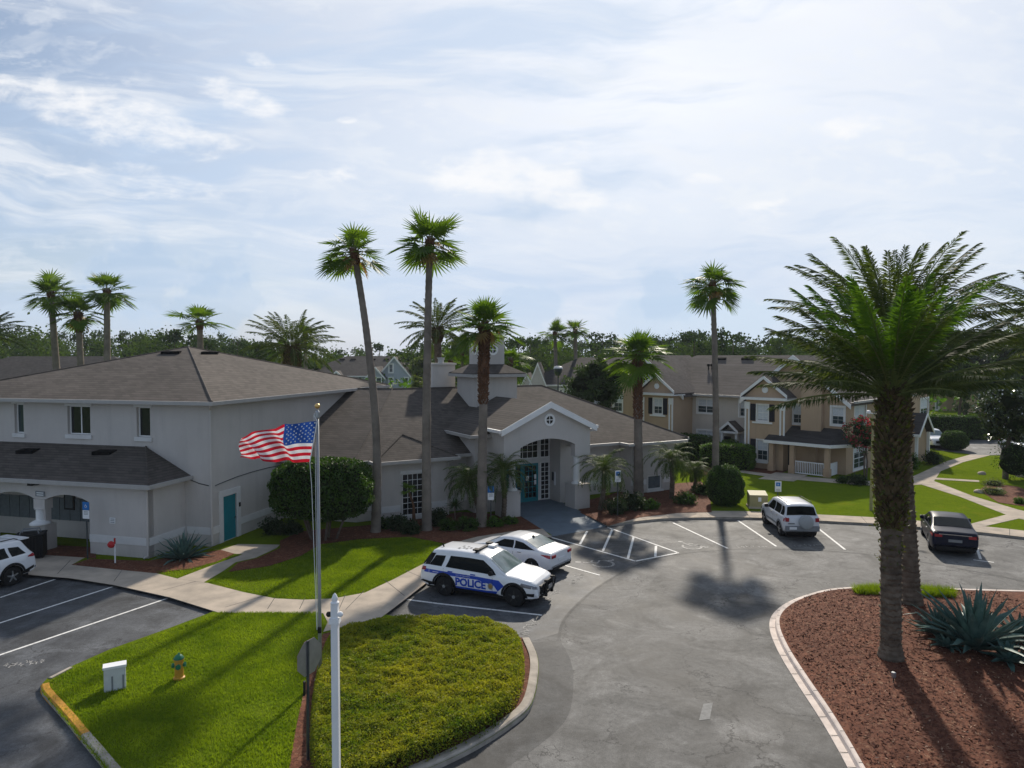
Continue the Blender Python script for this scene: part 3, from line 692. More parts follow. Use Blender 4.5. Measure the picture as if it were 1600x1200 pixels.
# ---- two-storey block
HB = 6.62; BL, BD = -16.6, 18.1
up = []
for x0, y0, x1, y1 in [(22, 631, 37.5, 677), (105, 634, 141.5, 679.5), (213, 636, 235, 683)]:
    a, zt = FB.at(x0, y0); b, zb = FB.at(x1, y1); up.append((a, b, zb, zt))
mb = MB(); wall(mb, FB, BL, 0, 0, 0, HB, up, .2)
FBr = FB.right(0, 0)
da, dz = FBr.at(349, 857); db, dz1 = FBr.at(369, 770)
door = (da, db, .12, dz1)
wall(mb, FBr, 0, BD, 0, 0, HB, [door], .1); wall(mb, FB.left(BL, BD), 0, BD, 0, 0, HB); wall(mb, FB.back(0, BD), 0, -BL, 0, 0, HB)
block_wall = mb.build('wall', 'stucco', club)
mb = MB(); e = .45
ap = FB.W(BL / 2, BD / 2, 9.34); cs = [FB.W(BL - e, -e, 6.76), FB.W(e, -e, 6.76), FB.W(e, BD + e, 6.76), FB.W(BL - e, BD + e, 6.76)]
for i in range(4): plane_slab(mb, [cs[i], cs[(i + 1) % 4], ap])
roof1 = mb.build('roof', 'roof', club)
mb = MB(); mb.tube([cs[1], ap], [.07, .05], 6); mb.tube([cs[0], ap], [.07, .05], 6); mb.tube([cs[2], ap], [.07, .05], 6); mb.build('ridge_cap', 'roof', roof1)
mb = MB(); gutter(mb, FB, BL - e, e + .12, -e, 6.76); gutter_side(mb, FB, e, -e - .0, BD + e, 6.76, 1); soffit(mb, FB, BL - e, e, -e, 0, 6.72); soffit(mb, FB, 0, e, 0, BD, 6.72)
mb.build('gutter', 'gutter', club)
mb = MB(); p = FB.W(.06, -.1, 0); mb.tube([(FB.W(.33, -.35, 6.6)), FB.W(.08, -.08, 6.35), FB.W(.08, -.08, .2)], .055, 8); mb.build('downpipe', 'stucco', club)
for i, h in enumerate(up):
    window(FB, h, 0, club, 1, 1, .05, .2, ('trim', 'glassteal' if i == 0 else 'glass'), True, True, split=(i == 1))
def vent(fr, pts, parent):
    """low off-ridge roof vent: sloping lid on a dark throat"""
    mb = MB(); a, b, c, d = [Vector(p) for p in pts]; u = Vector((0, 0, 1))
    mb.hexa([a, b, c, d, a + u * .16, b + u * .16, c + u * .05, d + u * .05]); o = mb.build('roof_vent', 'ventblack', parent)
    return o
for x0, x1, y, al in [(250, 284, 552, .25), (313, 344, 552.5, .1)]:
    pass
def on_plane(px_, py_, p0, p1, p2):
    r_ = ray(px_, py_); p0, p1, p2 = Vector(p0), Vector(p1), Vector(p2); nn = (p1 - p0).cross(p2 - p0); o = Vector((0, 0, CAMH)); k = (p0 - o).dot(nn) / r_.dot(nn); return o + r_ * k
def vent_at(x0, x1, y0, y1, plane, parent, skew=0):
    q = [on_plane(x0, y1, *plane), on_plane(x1 - skew, y1, *plane), on_plane(x1, y0, *plane), on_plane(x0 + skew, y0, *plane)]
    return vent(None, q, parent)
vent_at(251, 284, 549.5, 553.5, (cs[0], cs[1], ap), club, 4); vent_at(314, 344, 550, 554, (cs[1], cs[2], ap), club, 4)
# side door
mb = MB(); s_ = .28; a, b, c, d = door
mb.fbox(FBr, a - s_, a, -.05, .03, .12, d + s_); mb.fbox(FBr, b, b + s_, -.05, .03, .12, d + s_); mb.fbox(FBr, a, b, -.05, .03, d, d + s_); mb.build('door_surround', 'band', club)
mb = MB(); mb.fbox(FBr, a, b, .05, .1, .12, d); dr = mb.build('door', 'teal', club)
mb = MB(); mb.tube([FBr.W(b - .08, .04, 1.1), FBr.W(b - .08, -.03, 1.1), FBr.W(b - .2, -.03, 1.1)], .018, 6); mb.build('handle', 'steel', dr)
mb = MB(); mb.fbox(FBr, b + .13, b + .22, -.09, -.05, 1.55, 1.75); mb.build('keypad', 'black', club)
# control joint running over the side wall, and the band
mb = MB(); pts = []
for x_, y_ in [(336, 759), (350, 753), (370, 745), (395, 737), (420, 730.5), (445, 726)]:
    l_, z_ = FBr.at(x_, y_); pts.append(FBr.W(l_, -.008, z_))
mb.tube(pts, .022, 5); l_, z_ = FB.at(284, 750); mb.tube([FB.W(-1.3, -.008, z_ + .1), FB.W(-.6, -.008, z_ - .12), FB.W(-.1, -.008, z_ - .2)], .022, 5); mb.build('wall_joint', 'steel', club)
mb = MB(); mb.fbox(FBr, 0, a - s_, -.03, .02, .65, .98); mb.fbox(FBr, b + s_, 9, -.03, .02, .65, .98); mb.fbox(FB, -1.3, 0.03, -.03, .02, .65, .98); mb.build('band', 'band', club)

# ---- arcade along the front of the block
PQ, PR = -2.29, -1.37
def arch_wall(mb, fr, l0, l1, q0, q1, z0, z1, arches):
    """prism wall whose outline climbs over the arched openings (a, b, base, spring, crown)"""
    out = [(l0, z0)]
    for a, b, zb, zs, zc in arches:
        out += [(a, zb)] if abs(zb - z0) < 1e-6 else [(a, z0)]
        n_ = 14; out += [(a + (b - a) * k / n_, zs + (zc - zs) * math.sin(math.pi * k / n_) ** .85) for k in range(n_ + 1)]
        out += [(b, z0)]
    out += [(l1, z0), (l1, z1), (l0, z1)]
    mb.prism([fr.W(l, q1, z) for l, z in out], [fr.W(l, q0, z) for l, z in out])
a2, _ = FB.at(71, 800, PQ); b2, zs2 = FB.at(139.5, 785, PQ); _, zc2 = FB.at(103, 773, PQ); w2 = b2 - a2
mb = MB()
arch = [(a2 - w2 - .55 - (w2 + .55), a2 - w2 - .55 - .55, 0, zs2 - .02, zc2), (a2 - w2 - .55, a2 - .55, 0, zs2, zc2), (a2, b2, 0, zs2, zc2)]
a_in = a2 - .55
arch_wall(mb, FB, BL, PR, PQ, PQ + .3, 0, 3.22, [(arch[0][0], arch[0][1], 0, zs2, zc2), (arch[1][0], arch[1][1], 0, zs2, zc2), (a2, b2, 0, zs2, zc2)])
arc_wall = mb.build('wall', 'stucco', club)
# the narrow pier between arches is a square block on a round white column on a pedestal: hide the lower pier inside them
pc = a2 - .275
mb = MB(); mb.fbox(FB, pc - .38, pc + .38, PQ - .16, PQ + .46, 0, 1.28); mb.build('pedestal', 'stucco', club)
mb = MB(); mb.fbox(FB, pc - .31, pc + .31, PQ - .06, PQ + .36, zs2 - .42, zs2 + .02); mb.build('column_block', 'stucco', club)
mb = MB(); o_ = FB.W(pc, PQ - .02, 0); mb.lathe((o_[0], o_[1], 0), [(.42, 1.28), (.42, 1.34), (.30, 1.42), (.17, 1.48), (.16, zs2 - .45), (.22, zs2 - .42)], 20); mb.build('column', 'trim', club)
mb = MB(); wall(mb, FB.right(PR, PQ), 0, 2.29, 0, 0, 3.22); mb.build('wall', 'stucco', club)
mb = MB(); bk = -.25
wall(mb, FB, BL, b2 + 1.2, bk, 0, 3.2); mb.fbox(FB, BL, PR - .1, PQ + .3, bk, 2.98, 3.05)
mb.build('wall', 'stucco', club)
mb = MB(); mb.fbox(FB, BL, b2 + 1.1, bk - .05, bk - .003, .95, 2.02)
for k in range(24): mb.fbox(FB, BL + k * .6, BL + k * .6 + .05, bk - .075, bk - .05, .95, 2.02)
mb.build('wainscot', 'greywood', club)
mb = MB(); mb.fbox(FB, b2 + .0, PR - .0, PQ - .03, PQ + .02, .65, .98); mb.fbox(FB.right(PR, PQ), 0, 2.26, -.03, .02, .65, .98); mb.build('band', 'band', club)
# arcade roof
zr = FB.at(228, 698, -.02)[1]; lr = FB.at(228, 698, -.02)[0]; ze = 3.34; oh = .34
mb = MB(); W = FB.W; plane_slab(mb, [W(BL, PQ - oh, ze), W(PR + oh, PQ - oh, ze), W(lr, -.02, zr), W(BL, -.02, zr)]); plane_slab(mb, [W(PR + oh, PQ - oh, ze), W(PR + oh, -.02, ze), W(lr, -.02, zr)])
aroof = mb.build('roof', 'roof', club)
mb = MB(); mb.tube([W(PR + oh, PQ - oh, ze), W(lr, -.02, zr)], .05, 6); mb.build('ridge_cap', 'roof', aroof)
mb = MB(); gutter(mb, FB, BL, PR + oh + .12, PQ - oh, ze); gutter_side(mb, FB, PR + oh, PQ - oh, 0, ze); soffit(mb, FB, BL, PR + oh, PQ - oh, PQ, ze); soffit(mb, FB, PR, PR + oh, PQ, 0, ze); mb.build('gutter', 'gutter', club)
mb = MB(); mb.tube([W(PR + .22, PQ - .22, 3.2), W(PR + .0, PQ - .07, 3.0), W(PR + .0, PQ - .07, .25), W(PR - .05, PQ - .25, .18)], .05, 8); mb.build('downpipe', 'stucco', club)
plA = (W(BL, PQ - oh, ze), W(PR + oh, PQ - oh, ze), W(lr, -.02, zr))
vent_at(24, 63, 702, 709.5, plA, club, 13); vent_at(143, 183, 704, 711.5, plA, club, 13)
# flood light above the arch
mb = MB(); l_, z_ = FB.at(57, 755, PQ); mb.fbox(FB, l_ - .28, l_ - .05, PQ - .22, PQ - .05, z_ - .09, z_ + .09); mb.fbox(FB, l_ + .05, l_ + .2, PQ - .2, PQ - .05, z_ - .06, z_ + .08); mb.fbox(FB, l_ - .1, l_ + .1, PQ - .06, PQ - .005, z_ - .05, z_ + .12); mb.build('floodlight', 'black', club)
# notice case on the back wall
l0_, z0_ = FB.at(103, 795.5, bk); l1_, z1_ = FB.at(118, 773, bk)
mb = MB(); mb.fbox(FB, l0_, l1_, bk - .1, bk - .003, z0_, z0_ + 1.15); nb = mb.build('notice_case', 'black', club); mb = MB(); mb.fbox(FB, l0_ + .08, l1_ - .08, bk - .108, bk - .101, z0_ + .09, z0_ + 1.07); mb.build('pane', 'blinddark', nb)

# ---- single-storey wing
TE = 35.55; ZE = 3.40; SL = .468
mb = MB(); holes = []
BA, BB, BT = 11.78, 15.45, 35.2
wl, wzt = FW.at(628.5, 741, BT); wr, wzb = FW.at(662, 803, BT)
wing_h = (wl, wr, wzb, wzt)
CS = 10.49; QL = 5.35; wall(mb, FW, CS + .25, BA, TE + .6, 0, 3.34); cl_ = FB.at(*[0, 0][:0], 0, 0)[0] if False else 0; cw_ = FW.W(CS + .25, TE + .6, 0); lc_ = (cw_[0] - FB.o[0]) * FB.c + (cw_[1] - FB.o[1]) * FB.s; qc_ = -(cw_[0] - FB.o[0]) * FB.s + (cw_[1] - FB.o[1]) * FB.c; wall(mb, FB, -.3, lc_, qc_, 0, 3.34); wall(mb, FW, BB, 17.3, TE + .6, 0, 3.34)
wall(mb, FW, BA, BB, BT, 0, 3.34, [wing_h], .1); wall(mb, FW.left(BA, TE + .6), 0, .96, 0, 0, 3.34); wall(mb, FW.right(BB, BT), 0, .96, 0, 0, 3.34)
RA, RB, RT = 28.0, 31.5, 35.1
l0_, z1_ = FW.at(1012, 743, RT); l1_, z0_ = FW.at(1034, 763.5, RT); rh = (l0_, l1_, z0_, z1_)
wall(mb, FW, 24.0, RA, TE + .75, 0, 3.34); wall(mb, FW, RA, RB, RT, 0, 3.34, [rh], .1); wall(mb, FW.left(RA, TE + .75), 0, 1.2, 0, 0, 3.34); wall(mb, FW.right(RB, RT), 0, 1.2, 0, 0, 3.34)
wall(mb, FW, RB, 32.6, TE + .75, 0, 3.34); wall(mb, FW.right(32.6, TE + .75), 0, 13, 0, 0, 3.34); wall(mb, FW.back(32.6, 49.1), 0, 22, 0, 0, 3.34)
mb.build('wall', 'stucco', club)
window(FW, wing_h, BT, club, 4, 7, .05, .1, ('trim', 'glass'), True, True); window(FW, rh, RT, club, 1, 1, .09, .1, ('band', 'blinddark'), True, False)
mb = MB(); mb.fbox(FB, 0, lc_, qc_ - .03, qc_ + .02, .65, .98); mb.build('band', 'band', club)
for a, b, q in [(CS + .25, BA - .03, TE + .6), (BA - .03, wl - .12, BT), (wr + .12, BB + .03, BT), (BB + .03, 17.1, TE + .6), (24.3, RA - .03, TE + .75), (RA - .03, l0_ - .12, RT), (l1_ + .12, RB + .03, RT)]:
    mb = MB(); mb.fbox(FW, a, b, q - .03, q + .02, .65, .98); mb.build('band', 'band', club)

mb = MB(); W = FW.W
ZR = ZE + SL * 7.1; A0 = W(15.06, TE + 7.1, ZR); B0 = W(26.0, TE + 7.1, ZR); C0 = W(CS, TE, ZE)
zq_ = ZE + SL * 2.9
plane_slab(mb, [C0, W(17.2, TE, ZE), W(17.2, TE + 7.1, ZR), A0]); plane_slab(mb, [W(17.2, TE + 2.9, zq_), W(24.25, TE + 2.9, zq_), W(24.25, TE + 7.1, ZR), W(17.2, TE + 7.1, ZR)]); plane_slab(mb, [W(24.25, TE, ZE), W(33.1, TE, ZE), B0, W(24.25, TE + 7.1, ZR)]); plane_slab(mb, [W(33.1, TE, ZE), W(33.1, TE + 14.2, ZE), B0]); plane_slab(mb, [W(33.1, TE + 14.2, ZE), W(12, TE + 14.2, ZE), A0, B0])
plane_slab(mb, [FB.W(-1, QL, ZE), C0, A0, FB.W(-1, QL + 8.3, ZR)])
plane_slab(mb, [FB.W(-1, QL + 8.3, ZR), A0, W(12, TE + 14.2, ZE), FB.W(-1, QL + 15, ZE)])
# hipped bays
def bay_roof(mb, l0, l1, q0, back):
    h = (l1 - l0) / 2; lm = (l0 + l1) / 2; zr_ = ZE + SL * h
    plane_slab(mb, [W(l0, q0, ZE), W(l1, q0, ZE), W(lm, q0 + h, zr_)]); plane_slab(mb, [W(l1, q0, ZE), W(l1, back, ZE), W(lm, back + h, zr_), W(lm, q0 + h, zr_)]); plane_slab(mb, [W(l0, back, ZE), W(l0, q0, ZE), W(lm, q0 + h, zr_), W(lm, back + h, zr_)])
bay_roof(mb, 11.3, 15.9, 34.72, TE + .1); bay_roof(mb, 27.45, 32.0, 34.6, TE + .1)
# raised entry block with its own hip roof, then the portico gable
EZ, EA, EB, EQ = 4.5, 16.62, 24.82, 34.6
hip_roof(mb, FW, EA, EB, EQ, EQ + 9, EZ, .40, 'hh', 'q')
hip_roof(mb, FW, 22.0, 33.4, 44.5, 54.0, 4.4, .42, 'hh')
wroof = mb.build('roof', 'roof', club)
mb = MB(); mb.tube([W(11.3, 34.72, ZE), W(13.6, 37.0, ZE + SL * 2.3)], .05, 6); mb.tube([W(15.9, 34.72, ZE), W(13.6, 37.0, ZE + SL * 2.3)], .05, 6); mb.tube([W(33.1, TE, ZE), B0, A0], .05, 6); mb.tube([A0, C0], .04, 6); mb.tube([A0, FB.W(0, QL + 8.3, ZR)], .05, 6); mb.build('ridge_cap', 'roof', wroof)
mb = MB(); wall(mb, FW, 17.1, 18.85, 35.05, 0, 4.45); wall(mb, FW, 22.68, 24.32, 35.05, 0, 4.45); wall(mb, FW.left(17.1, 43), 0, 7.95, 0, 0, 4.45); wall(mb, FW.right(24.32, 35.05), 0, 8, 0, 0, 4.45)
DQ = 36.2
for s0, fr_ in ((18.85, FW.right(18.85, 35.05)), (22.68, FW.left(22.68, DQ))): wall(mb, fr_, 0, DQ - 35.05, 0, 0, 4.6)
mb.fbox(FW, 18.85, 22.68, 35.05, DQ, 4.35, 4.45)
mb.build('wall', 'stucco', club)
mb = MB(); gutter(mb, FW, CS - .1, 11.3, TE, ZE); lg_ = (C0[0] - FB.o[0]) * FB.c + (C0[1] - FB.o[1]) * FB.s; gutter(mb, FB, 0, lg_ - .1, QL, ZE); soffit(mb, FB, 0, lg_ - .1, QL, QL + .6, ZE); gutter(mb, FW, 11.18, 16.02, 34.72, ZE); gutter(mb, FW, 16.0, 17.1, TE, ZE); gutter_side(mb, FW, 11.3, 34.72, TE, ZE, -1); gutter_side(mb, FW, 15.9, 34.72, TE, ZE, 1)
gutter(mb, FW, 24.4, 27.5, TE, ZE); gutter(mb, FW, 27.33, 32.12, 34.6, ZE); gutter_side(mb, FW, 27.45, 34.6, TE, ZE, -1); gutter_side(mb, FW, 33.1, TE, TE + 14, ZE, 1)
gutter_side(mb, FW, EA, EQ, EQ + 4.5, EZ, -1); gutter(mb, FW, EA - .12, 17.9, EQ, EZ); gutter(mb, FW, 23.4, EB + .12, EQ, EZ); gutter_side(mb, FW, EB, EQ, EQ + 4, EZ, 1)
for a, b, c, d, z in [(CS, 17.1, TE, TE + .6, ZE), (11.3, 15.9, 34.72, 35.2, ZE), (24.4, 33.1, TE, TE + .75, ZE), (27.45, 32, 34.6, 35.1, ZE), (EA, EB, EQ, 35.05, EZ), (EA, 17.1, EQ, 40, EZ)]: soffit(mb, FW, a, b, c, d, z)
mb.build('gutter', 'gutter', club)
for pts in ([W(11.5, 34.85, 3.2), W(11.72, 35.13, 3.0), W(11.72, 35.13, .2)], [W(15.75, 34.85, 3.2), W(15.52, 35.13, 3.0), W(15.52, 35.13, .2)]): mb = MB(); mb.tube(pts, .05, 8); mb.build('downpipe', 'stucco', club)
# portico
PA, PB, PF, PM = 17.85, 23.43, 33.1, 20.64
mb = MB(); pk = 4.86 + (PB - PA) / 2 * .47
out = [(PA, 3.16), (18.87, 3.16)]
out += [(18.87 + 3.54 * k / 20, 3.83 + .42 * math.sin(math.pi * k / 20) ** .8) for k in range(21)]
out += [(22.41, 3.16), (PB, 3.16), (PB, 4.95), (PM, pk), (PA, 4.95)]
mb.prism([W(l, PF + .45, z) for l, z in out], [W(l, PF, z) for l, z in out])
mb.fbox(FW, PA, PA + .4, PF + .45, 35.05, 3.5, 4.95); mb.fbox(FW, PB - .4, PB, PF + .45, 35.05, 3.5, 4.95)
mb.fbox(FW, PA + .4, PB - .4, PF + .45, 35.05, 4.3, 4.36)
mb.build('portico_wall', 'stucco', club)
mb = MB(); ro = .28; zl = 4.98 - .47 * ro
for sgn in (-1, 1):
    le = PM + sgn * ((PB - PA) / 2 + ro); plane_slab(mb, [W(le, PF - .25, zl), W(PM, PF - .25, pk + .1), W(PM, 41.5, pk + .1), W(le, 41.5, zl)][::-1 if sgn > 0 else 1], .12)
mb.build('portico_roof', 'roof', club)
mb = MB()
for sgn in (-1, 1):
    le = PM + sgn * ((PB - PA) / 2 + ro); q0, q1 = PF - .29, PF - .24
    mb.prism([W(le, q1, zl - .30), W(PM, q1, pk - .22), W(PM, q1, pk + .13), W(le, q1, zl + .02)], [W(le, q0, zl - .30), W(PM, q0, pk - .22), W(PM, q0, pk + .13), W(le, q0, zl + .02)])
    mb.prism([W(le, PF, zl - .24), W(PM, PF, pk - .14), W(PM, PF, pk - .03), W(le, PF, zl - .12)], [W(le, PF - .24, zl - .24), W(PM, PF - .24, pk - .14), W(PM, PF - .24, pk - .03), W(le, PF - .24, zl - .12)])
    gutter_side(mb, FW, le, PF - .25, 35.2, zl + .03, sgn)
mb.build('gable_trim', 'trim', club)
def round_window(fr, l, z, q, r_, parent):
    mb = MB(); seg = 28
    for k in range(seg):
        a0, a1 = 2 * math.pi * k / seg, 2 * math.pi * (k + 1) / seg; p = []
        for qq in (q + .01, q - .05):
            for rr_, a_ in ((r_ * .66, a0), (r_, a0), (r_, a1), (r_ * .66, a1)): p.append(fr.W(l + rr_ * math.cos(a_), qq, z + rr_ * math.sin(a_)))
        mb.hexa(p)
    mb.fbox(fr, l - .022, l + .022, q - .03, q - .012, z - r_ * .66, z + r_ * .66); mb.fbox(fr, l - r_ * .66, l + r_ * .66, q - .028, q - .013, z - .022, z + .022)
    w = mb.build('round_window', 'trim', parent)
    mb = MB(); mb.poly([fr.W(l + r_ * .67 * math.cos(2 * math.pi * k / 24), q - .008, z + r_ * .67 * math.sin(2 * math.pi * k / 24)) for k in range(24)]); mb.build('pane', 'glass', w); return w
lw, zw = FW.at(858.5, 656, PF); round_window(FW, lw, zw, PF, .34, club)
for lo in (PA, 22.41):
    mb = MB(); mb.fbox(FW, lo, lo + 1.02, PF - .0, PF + 1.0, 0, 1.46); pd = mb.build('pedestal', 'stucco', club)
    mb = MB(); mb.fbox(FW, lo - .03, lo + 1.05, PF - .03, PF + 1.03, 1.46, 1.53); mb.build('cap', 'stucco', pd)
    mb = MB(); o_ = W(lo + (.32 if lo > 20 else .7), PF + .35, 0); mb.lathe((o_[0], o_[1], 0), [(.28, 1.53), (.28, 1.60), (.19, 1.66), (.175, 3.05), (.24, 3.1), (.24, 3.16)], 24); mb.build('column', 'trim', club)
# glazed entrance
def glazed(fr, l0, l1, z0, z1, q, cols, rows, fw, mat, parent, name, pane='glass', bar=.03):
    mb = MB(); mb.fbox(fr, l0, l0 + fw, q - .06, q, z0, z1); mb.fbox(fr, l1 - fw, l1, q - .06, q, z0, z1); mb.fbox(fr, l0 + fw, l1 - fw, q - .06, q, z0, z0 + fw * (1.8 if 'door' in name else 1)); mb.fbox(fr, l0 + fw, l1 - fw, q - .06, q, z1 - fw, z1)
    zb = z0 + fw * (1.8 if 'door' in name else 1)
    for i in range(1, cols): x = l0 + fw + (l1 - l0 - 2 * fw) * i / cols; mb.fbox(fr, x - bar / 2, x + bar / 2, q - .045, q - .012, zb, z1 - fw)
    for j in range(1, rows): y = zb + (z1 - fw - zb) * j / rows; mb.fbox(fr, l0 + fw, l1 - fw, q - .043, q - .014, y - bar / 2, y + bar / 2)
    o = mb.build(name, mat, parent); mb = MB(); mb.quad(fr.W(l0 + fw, q - .02, zb), fr.W(l1 - fw, q - .02, zb), fr.W(l1 - fw, q - .02, z1 - fw), fr.W(l0 + fw, q - .02, z1 - fw)); mb.build('pane', pane, o); return o
mb = MB(); wall(mb, FW, 18.85, 22.68, DQ, 0, 4.4); mb.build('entrance_frame', 'band', club)
dl = glazed(FW, 19.68, 20.74, .16, 2.42, DQ, 3, 6, .13, 'teal', club, 'door'); dr2 = glazed(FW, 20.76, 21.82, .16, 2.42, DQ, 3, 6, .13, 'teal', club, 'door')
for d_, s in ((dl, 20.64), (dr2, 20.86)):
    mb = MB(); mb.tube([W(s, DQ - .06, .95), W(s, DQ - .13, 1.0), W(s, DQ - .13, 1.3), W(s, DQ - .06, 1.35)], .015, 6); mb.build('handle', 'metal', d_)
for l_, z_ in [(20.98, 1.42), (21.55, 1.48), (21.55, 1.15)]:
    mb = MB(); mb.fbox(FW, l_, l_ + .2, DQ - .055, DQ - .048, z_, z_ + .27); mb.build('paper_notice', 'white', dr2)
glazed(FW, 21.98, 22.6, .2, 2.45, DQ, 2, 8, .05, 'trim', club, 'sidelight'); glazed(FW, 18.92, 19.55, .2, 2.45, DQ, 2, 8, .05, 'trim', club, 'sidelight')
glazed(FW, 19.68, 21.82, 2.72, 4.3, DQ, 6, 4, .05, 'trim', club, 'transom'); glazed(FW, 21.95, 22.6, 2.72, 4.3, DQ, 2, 4, .05, 'trim', club, 'transom'); glazed(FW, 18.92, 19.55, 2.72, 4.3, DQ, 2, 4, .05, 'trim', club, 'transom')
FI = FW.left(22.68, DQ)
mb = MB(); mb.fbox(FI, .55, .66, -.06, -.01, 1.1, 1.9); mb.build('call_box', 'white', club); mb = MB(); mb.fbox(FI, .3, .5, -.05, -.01, 1.35, 1.85); mb.build('plaque', 'steel', club)
# roof monitor and cupola
TA, TB, TQ0, TQ1 = 19.27, 22.12, 39.25, 42.1
mb = MB(); mb.fbox(FW, TA, TB, TQ0, TQ1, 4.8, 7.62); tw = mb.build('tower', 'stucco', club)
mb = MB(); oo = .42; zt_ = 7.72; cm = ((TA + TB) / 2, (TQ0 + TQ1) / 2)
cc = [W(TA - oo, TQ0 - oo, zt_), W(TB + oo, TQ0 - oo, zt_), W(TB + oo, TQ1 + oo, zt_), W(TA - oo, TQ1 + oo, zt_)]; ap2 = W(cm[0], cm[1], zt_ + 1.0)
for i in range(4): plane_slab(mb, [cc[i], cc[(i + 1) % 4], ap2], .05)
mb.build('roof', 'roof', tw)
mb = MB(); mb.fbox(FW, TA - oo - .03, TB + oo + .03, TQ0 - oo - .03, TQ1 + oo + .03, zt_ - .24, zt_ - .055); mb.build('fascia', 'gutter', tw)
cw = .83; mb = MB(); mb.fbox(FW, cm[0] - cw, cm[0] + cw, cm[1] - cw, cm[1] + cw, 8.2, 9.92); cu = mb.build('cupola', 'stucco', club)
mb = MB(); c2 = [W(cm[0] + sx * (cw + .15), cm[1] + sy * (cw + .15), 9.97) for sx, sy in ((-1, -1), (1, -1), (1, 1), (-1, 1))]
for i in range(4): plane_slab(mb, [c2[i], c2[(i + 1) % 4], W(cm[0], cm[1], 10.45)], .05)
mb.build('roof', 'roof', cu)
round_window(FW, cm[0], 9.2, cm[1] - cw, .36, cu); round_window(FW.left(cm[0] - cw, cm[1]), 0, 9.2, 0, .36, cu)
mb = MB(); p = D(689, 590, 47.0); mb.T = Matrix.Translation((p.x, p.y, 0)) @ Matrix.Rotation(R(29), 4, 'Z'); mb.box(-.8, .8, -.5, .5, 5.5, 8.2); ch = mb.build('chimney', 'beige', club)
mb = MB(); mb.T = Matrix.Translation((p.x, p.y, 0)) @ Matrix.Rotation(R(29), 4, 'Z'); mb.box(-.87, .87, -.57, .57, 8.2, 8.33); mb.build('cap', 'beige', ch)
mb = MB(); mb.T = Matrix.Translation((p.x, p.y, 0)); mb.lathe((0, 0, 8.33), [(.2, 0), (.2, .28), (.26, .3), (.26, .36)], 14); mb.build('flue', 'metal', ch)

# ================================================================== TOWNHOUSES
FT = Frame((23.9, 52.0), -45.0)
th = empty('townhouse', (*FT.W(-9, 7, 0)[:2], 0), 'tan two-storey townhouse row with white trimmed gables and a railed front porch', 'building', rz=R(-45))
LA, LB, RA2, RB2, MQ, DEP = -20.6, -13.1, -7.1, .62, 1.8, 15.0
EZT, GZ = 5.42, 8.85
def atw(p0, p1, q, fr=FT):
    a, zt = fr.at(p0[0], p0[1], q); b, zb = fr.at(p1[0], p1[1], q); return (a, b, zb, zt)
FTr = FT.right(RB2, 0)
hL = atw((959, 616), (972, 643), 0); hA = atw((1001.5, 576), (1014, 604), 0)
hB = atw((1021.5, 622.5), (1034.5, 647), -1.5)
hM1 = atw((1090, 623), (1117, 646), MQ); hM2 = atw((1090, 672), (1117, 700), MQ); hM3 = atw((1156, 625), (1168, 651), MQ); hM4 = atw((1155, 677), (1167, 712), MQ)
hR1 = atw((1183, 632), (1200, 658), -1.5); hR2 = atw((1183, 687), (1199, 720), -1.5)
hR3 = atw((1239, 633), (1256, 662), 0); hR4 = atw((1300, 636), (1318, 664), 0)
hS1 = atw((1335.5, 633), (1352, 666), 0, FTr); hS2 = atw((1334, 702), (1353, 728), 0, FTr); hS3 = atw((1438.5, 624), (1450, 648), 0, FTr)
mb = MB(); W = FT.W
wall(mb, FT, LA, LB, 0, 0, EZT + .1, [hL]); wall(mb, FT, RA2, RB2, 0, 0, EZT + .1, [hR3, hR4])
for a, b, hh in ((LA, LB, None), (RA2, RB2, None)):
    m_ = (a + b) / 2; mb.poly([W(a, 0, EZT + .1), W(b, 0, EZT + .1), W(m_, 0, GZ - .05)])
wall(mb, FTr, 0, DEP, 0, 0, EZT + .1, [hS1, hS2, hS3], .1); wall(mb, FT.left(LA, DEP), 0, DEP, 0, 0, EZT + .1); wall(mb, FT.right(LB, 0), 0, MQ, 0, 0, EZT + .1); wall(mb, FT.left(RA2, MQ), 0, MQ, 0, 0, EZT + .1)
for a, b, hh in ((-16.2, LB, [hB]), (-6.4, -3.4, [hR1, hR2])):
    wall(mb, FT, a, b, -1.5, 0, EZT + .05, hh); wall(mb, FT.right(b, -1.5), 0, 1.5, 0, 0, EZT + .05); wall(mb, FT.left(a, 0), 0, 1.5, 0, 0, EZT + .05)
mb.fbox(FT, -2.5, -1.0, -.55, 0.0, 2.9, 7.2)
wall(mb, FT.back(RB2, DEP), 0, RB2 - LA, 0, 0, EZT)
th_wall = mb.build('wall', 'tan', th)
mb = MB(); dh = atw((1129, 681), (1142, 712), MQ); wall(mb, FT, LB, RA2, MQ, 0, EZT + .1, [hM1, hM2, hM3, hM4]); mb.build('pale_wall', 'pale', th)
for h, q, fr, kw in [(hL, 0, FT, dict(blind=.5, surround=.12)), (hB, -1.5, FT, dict(blind=.48, surround=.10)), (hM1, MQ, FT, dict(split=True, blind=.5, surround=.12)), (hM2, MQ, FT, dict(split=True, blind=.6, surround=.12)), (hM3, MQ, FT, dict(blind=.5, surround=.12)), (hM4, MQ, FT, dict(blind=.5, surround=.12)),
                     (hR1, -1.5, FT, dict(blind=.97, surround=.08)), (hR2, -1.5, FT, dict(blind=.5, surround=.08)), (hR3, 0, FT, dict(blind=.5, surround=.14)), (hR4, 0, FT, dict(blind=.48, surround=.14)), (hS1, 0, FTr, dict(split=True, blind=.6, surround=.14)), (hS2, 0, FTr, dict(split=True, blind=.2, surround=.14)), (hS3, 0, FTr, dict(blind=.6, surround=.14))]:
    window(fr, h, q, th, 2, 4, .05, .1, ('trim', 'glassteal'), False, bar=.014, **kw)
